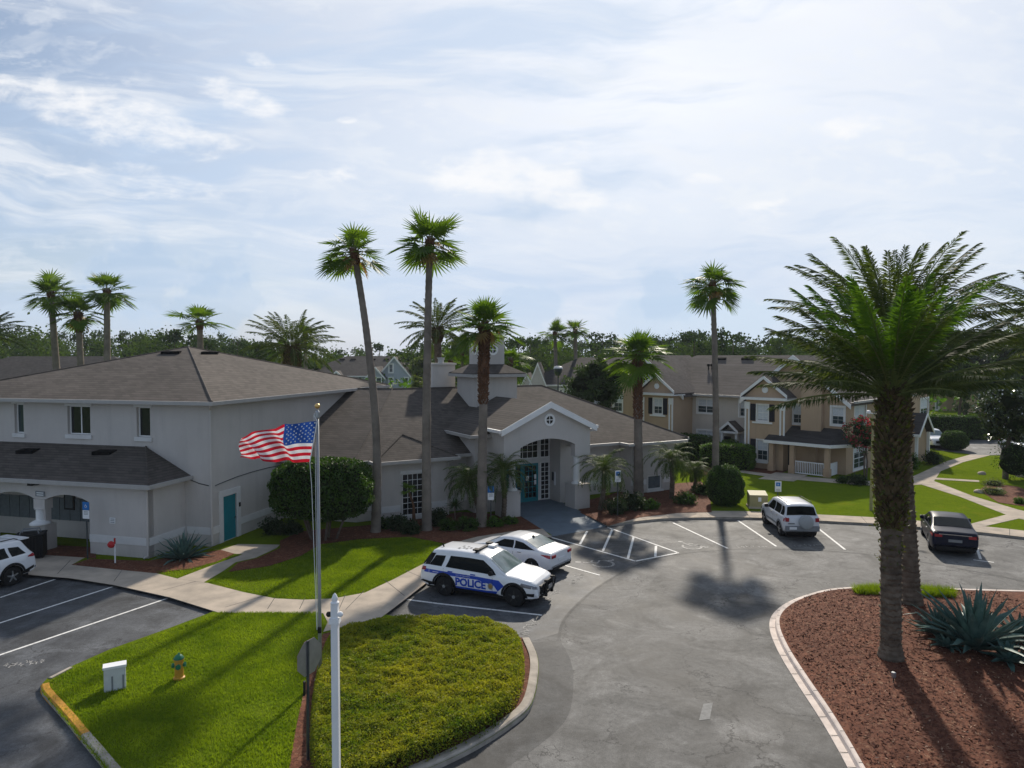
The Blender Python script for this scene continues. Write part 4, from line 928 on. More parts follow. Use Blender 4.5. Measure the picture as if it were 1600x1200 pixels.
for h in (hB, hR1, hR2):
    for a, b in ((h[0] - .52, h[0] - .11), (h[1] + .11, h[1] + .52)):
        mb = MB(); mb.fbox(FT, a, b, -1.56, -1.49, h[2] - .03, h[3] + .05)
        for k in range(14): z_ = h[2] + (h[3] - h[2]) * k / 14; mb.fbox(FT, a + .05, b - .05, -1.575, -1.56, z_, z_ + .05)
        mb.build('shutter', 'navy', th)
    mb = MB(); mb.fbox(FT, h[0] - .35, h[1] + .35, -1.6, -1.49, h[2] - .22, h[2] - .09); mb.build('sill', 'trim', th)
# arched attic window
a, b, c, d = hA; r_ = (b - a) / 2; m_ = (a + b) / 2
def archpts(s, q): return [FT.W(a - s, q, c - s), FT.W(b + s, q, c - s)] + [FT.W(m_ + (r_ + s) * math.cos(math.pi * k / 12), q, d - r_ + (r_ + s) * math.sin(math.pi * k / 12)) for k in range(13)]
mb = MB(); mb.prism(archpts(.16, -.012), archpts(.16, -.06)); aw = mb.build('arched_window', 'trim', th)
mb = MB(); mb.prism(archpts(0, -.062), archpts(0, -.075)); mb.build('pane', 'glass', aw)
mb = MB()
for k in (1, 2): x = a + (b - a) * k / 3; mb.fbox(FT, x - .015, x + .015, -.09, -.077, c, d - .1)
for k in range(1, 6): z_ = c + (d - c) * k / 6; mb.fbox(FT, a, b, -.088, -.079, z_ - .015, z_ + .015)
mb.build('muntins', 'trim', aw)
# corner pilasters of the bays
for l_ in (-16.2, LB, -6.4, -3.4):
    z0 = 2.6 if l_ == -3.4 else .3
    for k, (o1, o2) in enumerate(((-.20, -.08), (.08, .20))):
        mb = MB(); mb.fbox(FT, l_ + o1 - (.1 if l_ in (LB, -3.4) else -.1), l_ + o2 - (.1 if l_ in (LB, -3.4) else -.1), -1.56, -1.49, z0, EZT - .75); mb.build('pilaster', 'trim', th)
    mb = MB(); c_ = l_ - (.1 if l_ in (LB, -3.4) else -.1); mb.fbox(FT, c_ - .22, c_ + .22, -1.58, -1.49, EZT - .75, EZT - .2); mb.build('capital', 'trim', th)
# roofs
mb = MB(); sl_ = (GZ - 5.5) / 6.2; qm = MQ - .5 + 6.2
A_, B_ = W(LA + 4.5, qm, GZ), W(RB2 + .4 - 5.2, qm, GZ); q0 = MQ - .5; q1 = qm + 6.2
plane_slab(mb, [W(LA - .4, q0, 5.5), W(RB2 + .4, q0, 5.5), B_, A_], .12); plane_slab(mb, [W(RB2 + .4, q1, 5.5), W(LA - .4, q1, 5.5), A_, B_], .12); plane_slab(mb, [W(RB2 + .4, q0, 5.5), W(RB2 + .4, q1, 5.5), B_], .12); plane_slab(mb, [W(LA - .4, q1, 5.5), W(LA - .4, q0, 5.5), A_], .12)
for a, b in ((LA, LB), (RA2, RB2)):
    m_ = (a + b) / 2; hw = (b - a) / 2 + .4; zl = GZ - hw * .84
    for sg in (-1, 1): plane_slab(mb, [W(m_ + sg * hw, -.4, zl), W(m_, -.4, GZ), W(m_, qm, GZ), W(m_ + sg * hw, qm, zl)][::sg], .12)
th_roof = mb.build('roof', 'roofgrey', th)
mb = MB()
for a, b in ((LA, LB), (RA2, RB2)):
    m_ = (a + b) / 2; hw = (b - a) / 2 + .42; zl = GZ - hw * .84
    for sg in (-1, 1): mb.prism([W(m_ + sg * hw, -.39, zl - .30), W(m_, -.39, GZ - .30), W(m_, -.39, GZ + .03), W(m_ + sg * hw, -.39, zl + .03)], [W(m_ + sg * hw, -.45, zl - .30), W(m_, -.45, GZ - .30), W(m_, -.45, GZ + .03), W(m_ + sg * hw, -.45, zl + .03)])
mb.build('gable_trim', 'trim', th)
mb = MB(); gutter(mb, FT, LB - .1, RA2 + .1, q0, 5.5); gutter_side(mb, FT, RB2 + .4, .2, DEP, 5.5, 1); soffit(mb, FT, LB, RA2, q0, MQ, 5.5); soffit(mb, FT, RB2, RB2 + .4, 0, DEP, 5.5); mb.build('gutter', 'gutter', th)
# pediments over the bays
for a, b in ((-16.2, LB), (-6.4, -3.4)):
    m_ = (a + b) / 2; hw = (b - a) / 2 + .35; z0 = EZT + .22; zp = z0 + hw * .88
    mb = MB(); mb.fbox(FT, a - .35, b + .35, -1.9, 0, z0 - .22, z0 - .03); mb.build('cornice', 'trim', th)
    mb = MB(); mb.prism([W(a - .2, -1.3, z0 - .03), W(b + .2, -1.3, z0 - .03), W(m_, -1.3, zp - .2)], [W(a - .2, -1.45, z0 - .03), W(b + .2, -1.45, z0 - .03), W(m_, -1.45, zp - .2)]); pd = mb.build('pediment', 'tan', th)
    mb = MB(); o_ = W(m_, -1.46, z0 + .55); mb.T = Matrix.Translation(o_) @ Matrix.Rotation(R(-45), 4, 'Z'); mb.lathe((0, 0, 0), [(.24, -.05), (.24, 0)], 20, 'y'); mb.build('medallion', 'trim', pd)
    mb = MB()
    for sg in (-1, 1): plane_slab(mb, [W(m_ + sg * hw, -1.75, z0 - .02), W(m_, -1.75, zp), W(m_, 2.2, zp), W(m_ + sg * hw, 2.2, z0 - .02)][::sg], .1)
    mb.build('pediment_roof', 'roofgrey', th)
    mb = MB()
    for sg in (-1, 1): mb.prism([W(m_ + sg * hw, -1.74, z0 - .03), W(m_, -1.74, zp - .24), W(m_, -1.74, zp + .02), W(m_ + sg * hw, -1.74, z0 + .2)], [W(m_ + sg * hw, -1.8, z0 - .03), W(m_, -1.8, zp - .24), W(m_, -1.8, zp + .02), W(m_ + sg * hw, -1.8, z0 + .2)])
    mb.build('pediment_trim', 'trim', th)
# little porch of the middle unit
la_, zt = FT.at(1124, 671, MQ - 1.0); lb_, _ = FT.at(1155, 674, MQ - 1.0); m_ = (la_ + lb_) / 2; hw = (lb_ - la_) / 2; zp = zt + hw * .85
mb = MB()
for sg in (-1, 1): plane_slab(mb, [W(m_ + sg * hw, MQ - 1.2, zt), W(m_, MQ - 1.2, zp), W(m_, MQ, zp), W(m_ + sg * hw, MQ, zt)][::sg], .1)
mb.build('porch_roof', 'roofgrey', th)
mb = MB(); mb.fbox(FT, la_, lb_, MQ - 1.15, MQ, zt - .25, zt - .09)
for sg in (-1, 1): mb.prism([W(m_ + sg * hw, MQ - 1.2, zt - .22), W(m_, MQ - 1.2, zp - .25), W(m_, MQ - 1.2, zp), W(m_ + sg * hw, MQ - 1.2, zt)], [W(m_ + sg * hw, MQ - 1.25, zt - .22), W(m_, MQ - 1.25, zp - .25), W(m_, MQ - 1.25, zp), W(m_ + sg * hw, MQ - 1.25, zt)])
for l_ in (la_ + .25, lb_ - .25): mb.fbox(FT, l_ - .1, l_ + .1, MQ - 1.05, MQ - .85, 0, zt - .25)
mb.build('porch_trim', 'trim', th)
mb = MB(); mb.fbox(FT, dh[0], dh[1], MQ - .05, MQ + .02, .15, dh[3]); mb.build('door', 'black', th)
# railed porch
PE = -2.3; p0, p1 = -4.55, .35; pz = 2.47
mb = MB(); plane_slab(mb, [W(p0, PE, pz), W(p1, PE, pz), W(p1 - .1, 0, 3.45), W(p0, 0, 3.45)], .1); plane_slab(mb, [W(p1, PE, pz), W(p1 + 1.0, -.4, pz), W(p1 - .1, 0, 3.45)], .1); mb.build('porch_roof', 'roofdark', th)
mb = MB(); gutter(mb, FT, p0, p1 + .1, PE, pz, .1, .22); mb.prism([W(p1, PE, pz - .22), W(p1 + 1.0, -.4, pz - .22), W(p1 + 1.0, -.4, pz), W(p1, PE, pz)], [W(p1 + .1, PE - .03, pz - .22), W(p1 + 1.1, -.43, pz - .22), W(p1 + 1.1, -.43, pz), W(p1 + .1, PE - .03, pz)]); mb.build('porch_gutter', 'trim', th)
for l_ in (-4.1, -2.52, .02):
    mb = MB(); mb.fbox(FT, l_ - .16, l_ + .16, PE + .25, PE + .57, 0, pz - .1); mb.fbox(FT, l_ - .22, l_ + .22, PE + .19, PE + .63, 0, .7); mb.build('porch_post', 'tan', th)
mb = MB(); mb.fbox(FT, -2.3, -.2, PE + .36, PE + .44, 1.0, 1.07); mb.fbox(FT, -2.3, -.2, PE + .37, PE + .43, .15, .22)
for k in range(17): x = -2.28 + 2.06 * k / 16; mb.fbox(FT, x - .02, x + .02, PE + .38, PE + .42, .22, 1.0)
mb.build('railing', 'white', th)
mb = MB(); mb.fbox(FTr, -1.75, -.2, .52, .58, .15, 1.05); mb.build('railing', 'white', th)
l0_, z1_ = FT.at(1226, 695, -.6); l1_, z0_ = FT.at(1236, 735, -.6)
mb = MB(); mb.fbox(FT, l0_, l1_, -.64, -.55, .15, 2.2); mb.build('door', 'black', th)
mb = MB(); mb.fbox(FT, l0_ - .12, l0_, -.66, -.55, .15, 2.3); mb.build('door_trim', 'trim', th)
mb = MB(); mb.fbox(FT, -3.4, -1.4, -.55, 0, 0, 3.0); mb.build('wall', 'tan', th)
# side entry lean-to at the far end
FS = FT.right(RB2, 0)
mb = MB(); s0, s1, pr = 9.2, 12.4, 1.9
mb.fbox(FT, RB2, RB2 + pr, s0, s1, 0, 2.6); mb.poly([FT.W(RB2 + pr, s0, 2.6), FT.W(RB2 + pr, s1, 2.6), FT.W(RB2 + pr, (s0 + s1) / 2, 3.9)]); mb.build('wall', 'tan', th)
mb = MB(); sm = (s0 + s1) / 2; plane_slab(mb, [W(RB2, s0 - .4, 2.55), W(RB2 + pr + .5, s0 - .4, 2.55), W(RB2 + pr + .5, sm, 4.15), W(RB2, sm, 4.15)], .1); plane_slab(mb, [W(RB2, sm, 4.15), W(RB2 + pr + .5, sm, 4.15), W(RB2 + pr + .5, s1 + .4, 2.55), W(RB2, s1 + .4, 2.55)], .1); mb.build('porch_roof', 'roofdark', th)
mb = MB(); lq = RB2 + pr + .5
for a, za, b, zb in ((s0 - .4, 2.55, sm, 4.15), (sm, 4.15, s1 + .4, 2.55)): mb.prism([W(lq, a, za - .22), W(lq, b, zb - .22), W(lq, b, zb + .02), W(lq, a, za + .02)], [W(lq + .06, a, za - .22), W(lq + .06, b, zb - .22), W(lq + .06, b, zb + .02), W(lq + .06, a, za + .02)])
gutter(mb, FT, RB2, lq, s0 - .4, 2.57, .1, .2)
for q_ in (s0, s1): mb.fbox(FT, lq - .4, lq - .2, q_ - .1, q_ + .1, 0, 2.5)
mb.build('porch_trim', 'trim', th)
# vents on the main roof
plm = (W(LA - .4, q0, 5.5), W(RB2 + .4, q0, 5.5), B_)
vent_at(1121, 1135, 559, 562.5, plm, th, 1); vent_at(1158, 1178, 559, 562.5, plm, th, 1)
for x in (1107, 1112.5):
    p = on_plane(x, 577, *plm); mb = MB(); mb.lathe(p, [(.06, -.1), (.06, .25), (.14, .27), (.16, .45), (.1, .5)], 10); mb.build('vent_pipe', 'black', th)

# ================================================================== OTHER HOUSES
def two_unit(loc, ang, Lw, dep, he, hr, wallm, roofm, label, gables=(), ends='hh', wins=()):
    fr = Frame(loc, ang); hs = empty('house', (*fr.W(Lw / 2, dep / 2, 0)[:2], 0), label, 'house', rz=R(ang))
    mb = MB(); wall(mb, fr, 0, Lw, 0, 0, he, [(w_[0], w_[1], w_[2], w_[3]) for w_ in wins]); wall(mb, fr.right(Lw, 0), 0, dep, 0, 0, he); wall(mb, fr.left(0, dep), 0, dep, 0, 0, he); wall(mb, fr.back(Lw, dep), 0, Lw, 0, 0, he)
    for a, b, q, zp in gables:
        mb.fbox(fr, a, b, q, 0, 0, he); mb.prism([fr.W(a, 1, he), fr.W(b, 1, he), fr.W((a + b) / 2, 1, zp)], [fr.W(a, q, he), fr.W(b, q, he), fr.W((a + b) / 2, q, zp)])
    mb.build('wall', wallm, hs)
    mb = MB(); m = (hr - he) / (dep / 2 + .4); hip_roof(mb, fr, -.4, Lw + .4, -.4, dep + .4, he, m, ends)
    for a, b, q, zp in gables:
        c_ = (a + b) / 2; hw = (b - a) / 2 + .35; zl = zp + .1 - hw * (zp - he) / ((b - a) / 2)
        for sg in (-1, 1): plane_slab(mb, [fr.W(c_ + sg * hw, q - .35, zl), fr.W(c_, q - .35, zp + .1), fr.W(c_, dep / 2, zp + .1), fr.W(c_ + sg * hw, dep / 2, zl)][::sg], .1)
    mb.build('roof', roofm, hs)
    mb = MB(); gutter(mb, fr, -.4, Lw + .4, -.4, he + .02)
    for a, b, q, zp in gables:
        c_ = (a + b) / 2; hw = (b - a) / 2 + .37; zl = zp + .1 - hw * (zp - he) / ((b - a) / 2)
        for sg in (-1, 1): mb.prism([fr.W(c_ + sg * hw, q - .35, zl - .3), fr.W(c_, q - .35, zp - .2), fr.W(c_, q - .35, zp + .13), fr.W(c_ + sg * hw, q - .35, zl + .03)], [fr.W(c_ + sg * hw, q - .42, zl - .3), fr.W(c_, q - .42, zp - .2), fr.W(c_, q - .42, zp + .13), fr.W(c_ + sg * hw, q - .42, zl + .03)])
    mb.build('trim', 'trim', hs)
    for w_ in wins:
        window(fr, w_[:4], 0, hs, 2, 3, .08, .1, ('trim', 'glassteal'), False, surround=.15, bar=.03)
        if len(w_) > 4:
            for s_ in (w_[0] - .7, w_[1] + .2): mb = MB(); mb.fbox(fr, s_, s_ + .5, -.06, -.01, w_[2], w_[3]); mb.build('shutter', 'navy', hs)
    return hs, fr, m
# grey house behind the block, gable to the right
p = D(462, 600, 120); frg = Frame((p.x, 120), 0)
def lg(px_): return (px_ - 462) / FPX * 120
gw = [(lg(551), lg(553.5), 3.0, 4.4), (lg(560.5), lg(563), 3.0, 4.4)]
hs, fr, m = two_unit((p.x, 120), 0, lg(668), 14, 5.4, 8.75, 'bluegrey', 'roofdark', 'blue-grey gabled house beyond the clubhouse roof with white trimmed double gable', [(lg(594), lg(644), -1.6, 8.6), (lg(580), lg(605), -3.2, 6.9), (lg(521), lg(537), -1.2, 6.2)], 'hh')
for a, b, c, d, q in [(608, 614, 569, 582, -1.6), (608, 614, 590, 601, -1.6), (632, 638, 590, 601, -1.6), (588, 596, 590, 601, -3.2)]:
    window(fr, atw((a, c), (b, d), q, fr), q - .1, hs, 1, 2, .08, .1, ('trim', 'glassteal'), False, surround=.15)
for a, b in ((585.5, 587.5), (597, 599)):
    l0_, z1_ = fr.at(a, 589, -3.2); l1_, z0_ = fr.at(b, 601, -3.2); mb = MB(); mb.fbox(fr, l0_, l1_, -3.27, -3.21, z0_, z1_); mb.build('shutter', 'navy', hs)
for a in (555, 562.5):
    l0_, z1_ = fr.at(a - 1.3, 590, 0); l1_, z0_ = fr.at(a + 1.3, 597, 0); mb = MB(); mb.fbox(fr, l0_, l1_, -.06, -.01, z0_, z1_); mb.build('shutter', 'navy', hs)
for a in (486, 500, 535, 552, 583, 604):
    pl_ = (fr.W(-.4, -.4, 5.4), fr.W(lg(668), -.4, 5.4), fr.W(lg(600), 7, 8.75)); vent_at(a - 4, a + 4, 560.5, 562.5, pl_, hs)
# dark-roofed house on the far left
p = D(-160, 600, 78); two_unit((p.x, 78), 3, 27, 15, 5.4, 8.75, 'stucco', 'roofdark', 'long dark roofed house showing over the left shoulder of the clubhouse', [], 'hh')
# dark-roofed row behind the entrance
p = D(812, 600, 84); hs, fr, m = two_unit((p.x, 84), -6, 20, 14, 5.4, 8.6, 'bluegrey', 'roofdark', 'dark roofed grey house with steep white dormers behind the cupola', [], 'hh')
for cx_, y0_, y1_, w_, hf in ((823, 584, 600, 1.3, 1.15), (840, 567, 608, 2.1, 1.45)):
    l_, z_ = fr.at(cx_, y0_, -1); mb = MB(); hw = w_ / 2; zb = z_ - w_ * hf
    mb.prism([fr.W(l_ - hw, 4, zb), fr.W(l_ + hw, 4, zb), fr.W(l_, 4, z_)], [fr.W(l_ - hw, -1, zb), fr.W(l_ + hw, -1, zb), fr.W(l_, -1, z_)]); dm = mb.build('dormer', 'stucco', hs)
    mb = MB()
    for sg in (-1, 1): mb.prism([fr.W(l_ + sg * hw * 1.12, -1.05, zb - .25), fr.W(l_, -1.05, z_ - .3), fr.W(l_, -1.05, z_ + .05), fr.W(l_ + sg * hw * 1.12, -1.05, zb + .1)], [fr.W(l_ + sg * hw * 1.12, -1.15, zb - .25), fr.W(l_, -1.15, z_ - .3), fr.W(l_, -1.15, z_ + .05), fr.W(l_ + sg * hw * 1.12, -1.15, zb + .1)])
    mb.build('dormer_trim', 'trim', dm)
    mb = MB()
    for sg in (-1, 1): plane_slab(mb, [fr.W(l_ + sg * hw * 1.12, -1.05, zb), fr.W(l_, -1.05, z_ + .06), fr.W(l_, 5, z_ + .06), fr.W(l_ + sg * hw * 1.12, 5, zb)][::sg], .08)
    mb.build('dormer_roof', 'roofdark', dm)
h = atw((884, 608), (892, 619), 0, fr); window(fr, h, -.12, hs, 1, 2, .1, .1, ('trim', 'blinddark'), False, surround=.15)
h = atw((874, 608), (879, 619), 0, fr); window(fr, h, -.12, hs, 1, 2, .1, .1, ('trim', 'blinddark'), False, surround=.15)
# low tan house and a grey roof far right
p = D(1465, 600, 112); hs, fr, m = two_unit((p.x, 112), -8, 20, 12, 2.9, 5.3, 'tan', 'roofgrey', 'low tan bungalow behind the clipped hedge, far right', [(3, 10, -2, 5.2)], 'hh')
h = atw((1462, 625), (1466, 640), 0, fr); window(fr, h, -.12, hs, 1, 2, .1, .1, ('trim', 'blinddark'), False, surround=.15)
p = D(1450, 600, 160); two_unit((p.x, 160), 4, 12, 12, 5.0, 8.4, 'bluegrey', 'roofdark', 'dark roofed pale house beyond the tan bungalow, half hidden by fronds', [], 'hh')
p = D(1528, 600, 170); two_unit((p.x, 170), -4, 14, 12, 5.2, 8.6, 'pale', 'roofdark', 'farthest house on the right, a grey roof among trees', [], 'hh')

# ================================================================== PLANTS
def nrm(a): return a / np.maximum(np.linalg.norm(a, axis=-1, keepdims=True), 1e-9)
def leaf_quads(C, size, g, aspect=.55, up=0.0, N=None):
    """random leaf quads round the points C; N: optional preferred normals"""
    n = len(C); nr = nrm(g.normal(size=(n, 3)) + np.array([0, 0, up]))
    if N is not None: nr = nrm(nr * .8 + N)
    a = nrm(np.cross(nr, g.normal(size=(n, 3)))); b = np.cross(nr, a)
    s = (np.asarray(size) * g.uniform(.65, 1.3, n))[:, None]
    A, B = a * s * .5, b * s * .5 * aspect
    V = np.stack([C - A, C - B * 1.0 + A * .1, C + A, C + B + A * .1], 1).reshape(-1, 3)
    return V, np.arange(n * 4).reshape(-1, 4)

def fan_leaves(mb, c, Rr, n, g, el0=82, el1=-38, seg=20, mi=0, lp=.55, lb=.62, hang=.35):
    c = np.array(c, float); Vs, Fs, off = [], [], 0
    PV, PF = [], []
    for i in range(n):
        t = (i + g.uniform(-.3, .3)) / n; az = i * 2.39996 + g.uniform(-.5, .5); el = R(el0 + (el1 - el0) * t + g.uniform(-16, 16))
        d = np.array([math.cos(el) * math.cos(az), math.cos(el) * math.sin(az), math.sin(el)]); L = Rr * lp * g.uniform(.62, 1.25)
        d2 = nrm(d + np.array([0, 0, -.28])); L *= .72 + .34 * min(1, t * 1.4); e_ = c + d * L * .55 + d2 * L * .5; dd = nrm(d2 + np.array([0, 0, -.12]))
        s = np.cross(dd, [0, 0, 1.0]); s = nrm(s if np.linalg.norm(s) > .05 else np.array([math.sin(az), -math.cos(az), 0])); s = nrm(s + dd * 0 + g.normal(size=3) * .12); nv = np.cross(s, dd)
        w = .022 * Rr / 1.6
        for q in (s * w, nv * w): PV += [c - q, c + q, e_ + q * .6, e_ - q * .6]; k = len(PV); PF.append([k - 4, k - 3, k - 2, k - 1])
        phi = np.linspace(R(-118), R(118), seg); dp = phi[1] - phi[0]; LB = Rr * lb * g.uniform(.85, 1.1) * (.82 + .2 * min(1, t * 1.5))
        ln = LB * (1 - .22 * np.abs(phi / phi[-1]) ** 2) * g.uniform(.86, 1.05, seg)
        fd = np.cos(phi)[:, None] * dd + np.sin(phi)[:, None] * s + (np.abs(np.sin(phi)) * .22)[:, None] * nv
        fd = nrm(fd); side = nrm(-np.sin(phi)[:, None] * dd + np.cos(phi)[:, None] * s)
        r1 = ln * .50; hw = (r1 * math.tan(dp / 2) * 1.0)[:, None]
        m_ = e_ + fd * r1[:, None] + np.array([0, 0, -1.0]) * (ln * .05)[:, None]
        a, b = m_ - side * hw, m_ + side * hw
        droop = (hang * (.5 + .9 * np.abs(phi / phi[-1])) * g.uniform(.5, 1.3, seg))[:, None]
        tip = m_ + nrm(fd + np.array([0, 0, -1.0]) * droop) * (ln * .54)[:, None]
        base = np.repeat(e_[None], seg, 0)
        V = np.stack([base, a, tip, b], 1).reshape(-1, 3); Vs.append(V); Fs.append(np.arange(seg * 4).reshape(-1, 4) + off); off += seg * 4
    mb.np(np.concatenate(Vs), np.concatenate(Fs), mi); mb.np(np.array(PV), np.array(PF), mi + 1)

def feather(mb, P0, az, el, L, droop, nl, ll, g, mi=0, vang=28, width=.016, stalk=.16, twist=0.0):
    """one pinnate frond"""
    K = 26; t = np.linspace(0, 1, K); ang = el - droop * t ** 1.35
    h = np.array([math.cos(az), math.sin(az), 0.0]); T = np.cos(ang)[:, None] * h + np.sin(ang)[:, None] * np.array([0, 0, 1.0])
    P = np.array(P0) + np.concatenate([[np.zeros(3)], np.cumsum((T[:-1] + T[1:]) / 2, 0)]) * L / (K - 1)
    side = np.array([-math.sin(az), math.cos(az), 0.0]); side = nrm(side + np.array([0, 0, twist]))
    Vs = []
    for sg in (-1, 1):
        u = stalk + (1 - stalk) * (np.arange(nl) + g.uniform(.1, .9, nl)) / nl
        pt = np.stack([np.interp(u, t, P[:, j]) for j in range(3)], 1); tg = nrm(np.stack([np.interp(u, t, T[:, j]) for j in range(3)], 1)); nv = nrm(np.cross(tg, side) * -1)
        v = (u - stalk) / (1 - stalk); al = np.radians(62 - 34 * v + g.uniform(-8, 8, nl)); be = np.radians(vang + g.uniform(-22, 22, nl))
        d = np.cos(al)[:, None] * tg + np.sin(al)[:, None] * (np.cos(be)[:, None] * side * sg + np.sin(be)[:, None] * nv)
        ln = ll * np.clip(.35 + 2.6 * v, 0, 1) * np.clip(1.25 - .85 * v ** 2.2, .35, 1) * g.uniform(.85, 1.12, nl)
        m_ = pt + d * (ln * .5)[:, None]; tip = pt + nrm(d + np.array([0, 0, -.16])) * ln[:, None]; w = nrm(tg - d * np.sum(tg * d, 1)[:, None]) * width
        Vs.append(np.stack([pt, m_ - w, tip, m_ + w], 1).reshape(-1, 3))
    V = np.concatenate(Vs); mb.np(V, np.arange(len(V)).reshape(-1, 4), mi)
    rw = np.linspace(.035, .008, K)[:, None] * (L / 3.5); RV, RF = [], []
    for q in (side[None] * rw, nrm(np.cross(T, side)) * rw):
        a, b = P - q, P + q; V = np.stack([a, b], 1).reshape(-1, 3); o = sum(len(x) for x in RV); RV.append(V); RF.append(np.array([[2 * i, 2 * i + 1, 2 * i + 3, 2 * i + 2] for i in range(K - 1)]) + o)
    mb.np(np.concatenate(RV), np.concatenate(RF), mi + 1)

def trunk_mesh(mb, path, rad, g, n=14, ring=.05, seglen=.16):
    """tapered trunk with leaf-scar rings along a smooth path"""
    P = [np.array(p, float) for p in path]; tot = sum(np.linalg.norm(P[i + 1] - P[i]) for i in range(len(P) - 1)); N = max(6, int(tot / seglen))
    k = len(P) - 1; pts = []
    for i in range(N + 1):
        t = i / N * k; j = min(int(t), k - 1); f = t - j; p0, p1, p2, p3 = P[max(j - 1, 0)], P[j], P[j + 1], P[min(j + 2, k)]
        pts.append(.5 * ((2 * p1) + (p2 - p0) * f + (2 * p0 - 5 * p1 + 4 * p2 - p3) * f * f + (3 * p1 - p0 - 3 * p2 + p3) * f ** 3))
    rr = [np.interp(i / N, [r_[0] for r_ in rad], [r_[1] for r_ in rad]) * (1 + ring * (1 if i % 2 else -1) * g.uniform(.3, 1)) for i in range(N + 1)]
    mb.tube(pts, rr, n); return pts, rr
def boots(mb, path_fn, z0, z1, rad_fn, g, per=11, dz=.13, ln=.2, out=.09, w=.13, mi=1):
    """spiral of cut frond bases round a trunk"""
    V, F = [], []; n = int((z1 - z0) / dz)
    for i in range(n):
        z = z0 + i * dz; c = np.array(path_fn(z)); r_ = rad_fn(z)
        for k in range(per):
            a = 2 * math.pi * (k + .5 * (i % 2)) / per + g.uniform(-.1, .1); o = np.array([math.cos(a), math.sin(a), 0]); s = np.array([-math.sin(a), math.cos(a), 0]); ww = w * g.uniform(.8, 1.2) / 2; l = ln * g.uniform(.7, 1.3); q = out * g.uniform(.6, 1.5)
            b = c + o * r_ * .93; t_ = c + o * (r_ + q) + np.array([0, 0, l]); k_ = c + o * r_ * .93 + np.array([0, 0, l * .8])
            m = len(V); V += [b - s * ww, b + s * ww, t_ + s * ww * .55, t_ - s * ww * .55, k_ + s * ww * .6, k_ - s * ww * .6]; F += [[m, m + 1, m + 2, m + 3], [m + 3, m + 2, m + 4, m + 5], [m, m + 3, m + 5, m], [m + 1, m + 4, m + 2, m + 1]]
    F = np.array(F); q4 = F[[i for i in range(len(F)) if i % 4 < 2]]; t3 = F[[i for i in range(len(F)) if i % 4 >= 2]][:, :3]
    mb.np(np.array(V), q4, mi); mb.np(np.array(V), t3, mi)

def fan_palm(base, crown, label, n=34, Rc=None, Rpx=50, r0=.21, seed=1, lean=0.0, boot=0.0, mat='fan', dry=0, d=None, seg=20, group='tall fan palms', el1=-38, hang=.35, cat='palm tree'):
    """base and crown are photo pixels; the crown stands at the depth of the base"""
    g = np.random.default_rng(seed)
    b = G(*base) if d is None else D(base[0], base[1], d); b.z = 0.0 if d else b.z
    if d: dd = d
    else: dd = b.y
    c = D(crown[0], crown[1], dd); Rc = Rc or Rpx * 1.13 / FPX * dd
    t = empty('fan_palm', (b.x, b.y, 0), label, cat, group)
    bx = np.array(b) - [0, 0, .1]; cx_ = np.array(c); m1 = bx * .65 + cx_ * .35 + np.array([lean, 0, 0]); m2 = bx * .3 + cx_ * .7 + np.array([lean * .8, 0, 0])
    mb = MB(); trunk_mesh(mb, [bx, m1, m2, cx_ + [0, 0, .1]], [(0, r0 * 1.55), (.05, r0 * 1.2), (.3, r0), (1, r0 * .72)], g); tr = mb.build('trunk', 'bark', t, smooth=True)
    h = cx_[2]
    def pf(z):
        f = np.clip((z - bx[2]) / (h - bx[2]), 0, 1); P = [bx, m1, m2, cx_]; k = min(int(f * 3), 2); return P[k] + (P[k + 1] - P[k]) * (f * 3 - k)
    mb = MB(); zb = h - max(.9, boot) ; boots(mb, pf, zb, h - .1, lambda z: r0 * (.80 + .25 * np.clip((z - zb) / max(.9, boot), 0, 1)), g, 9, .12, .24, .10 if boot else .06, .14, 0); mb.build('boot_collar', 'boot', t)
    mb = MB(); fan_leaves(mb, cx_ - [0, 0, .16 * Rc], Rc, n, g, el1=el1, seg=seg, hang=hang); mb.build('crown', [mat, 'rachis'], t)
    if dry: mb = MB(); fan_leaves(mb, cx_ - [0, 0, .15], Rc * .7, dry, g, -30, -72, seg=14, hang=1.0); mb.build('dry_fronds', ['dry', 'dry'], t)
    return t

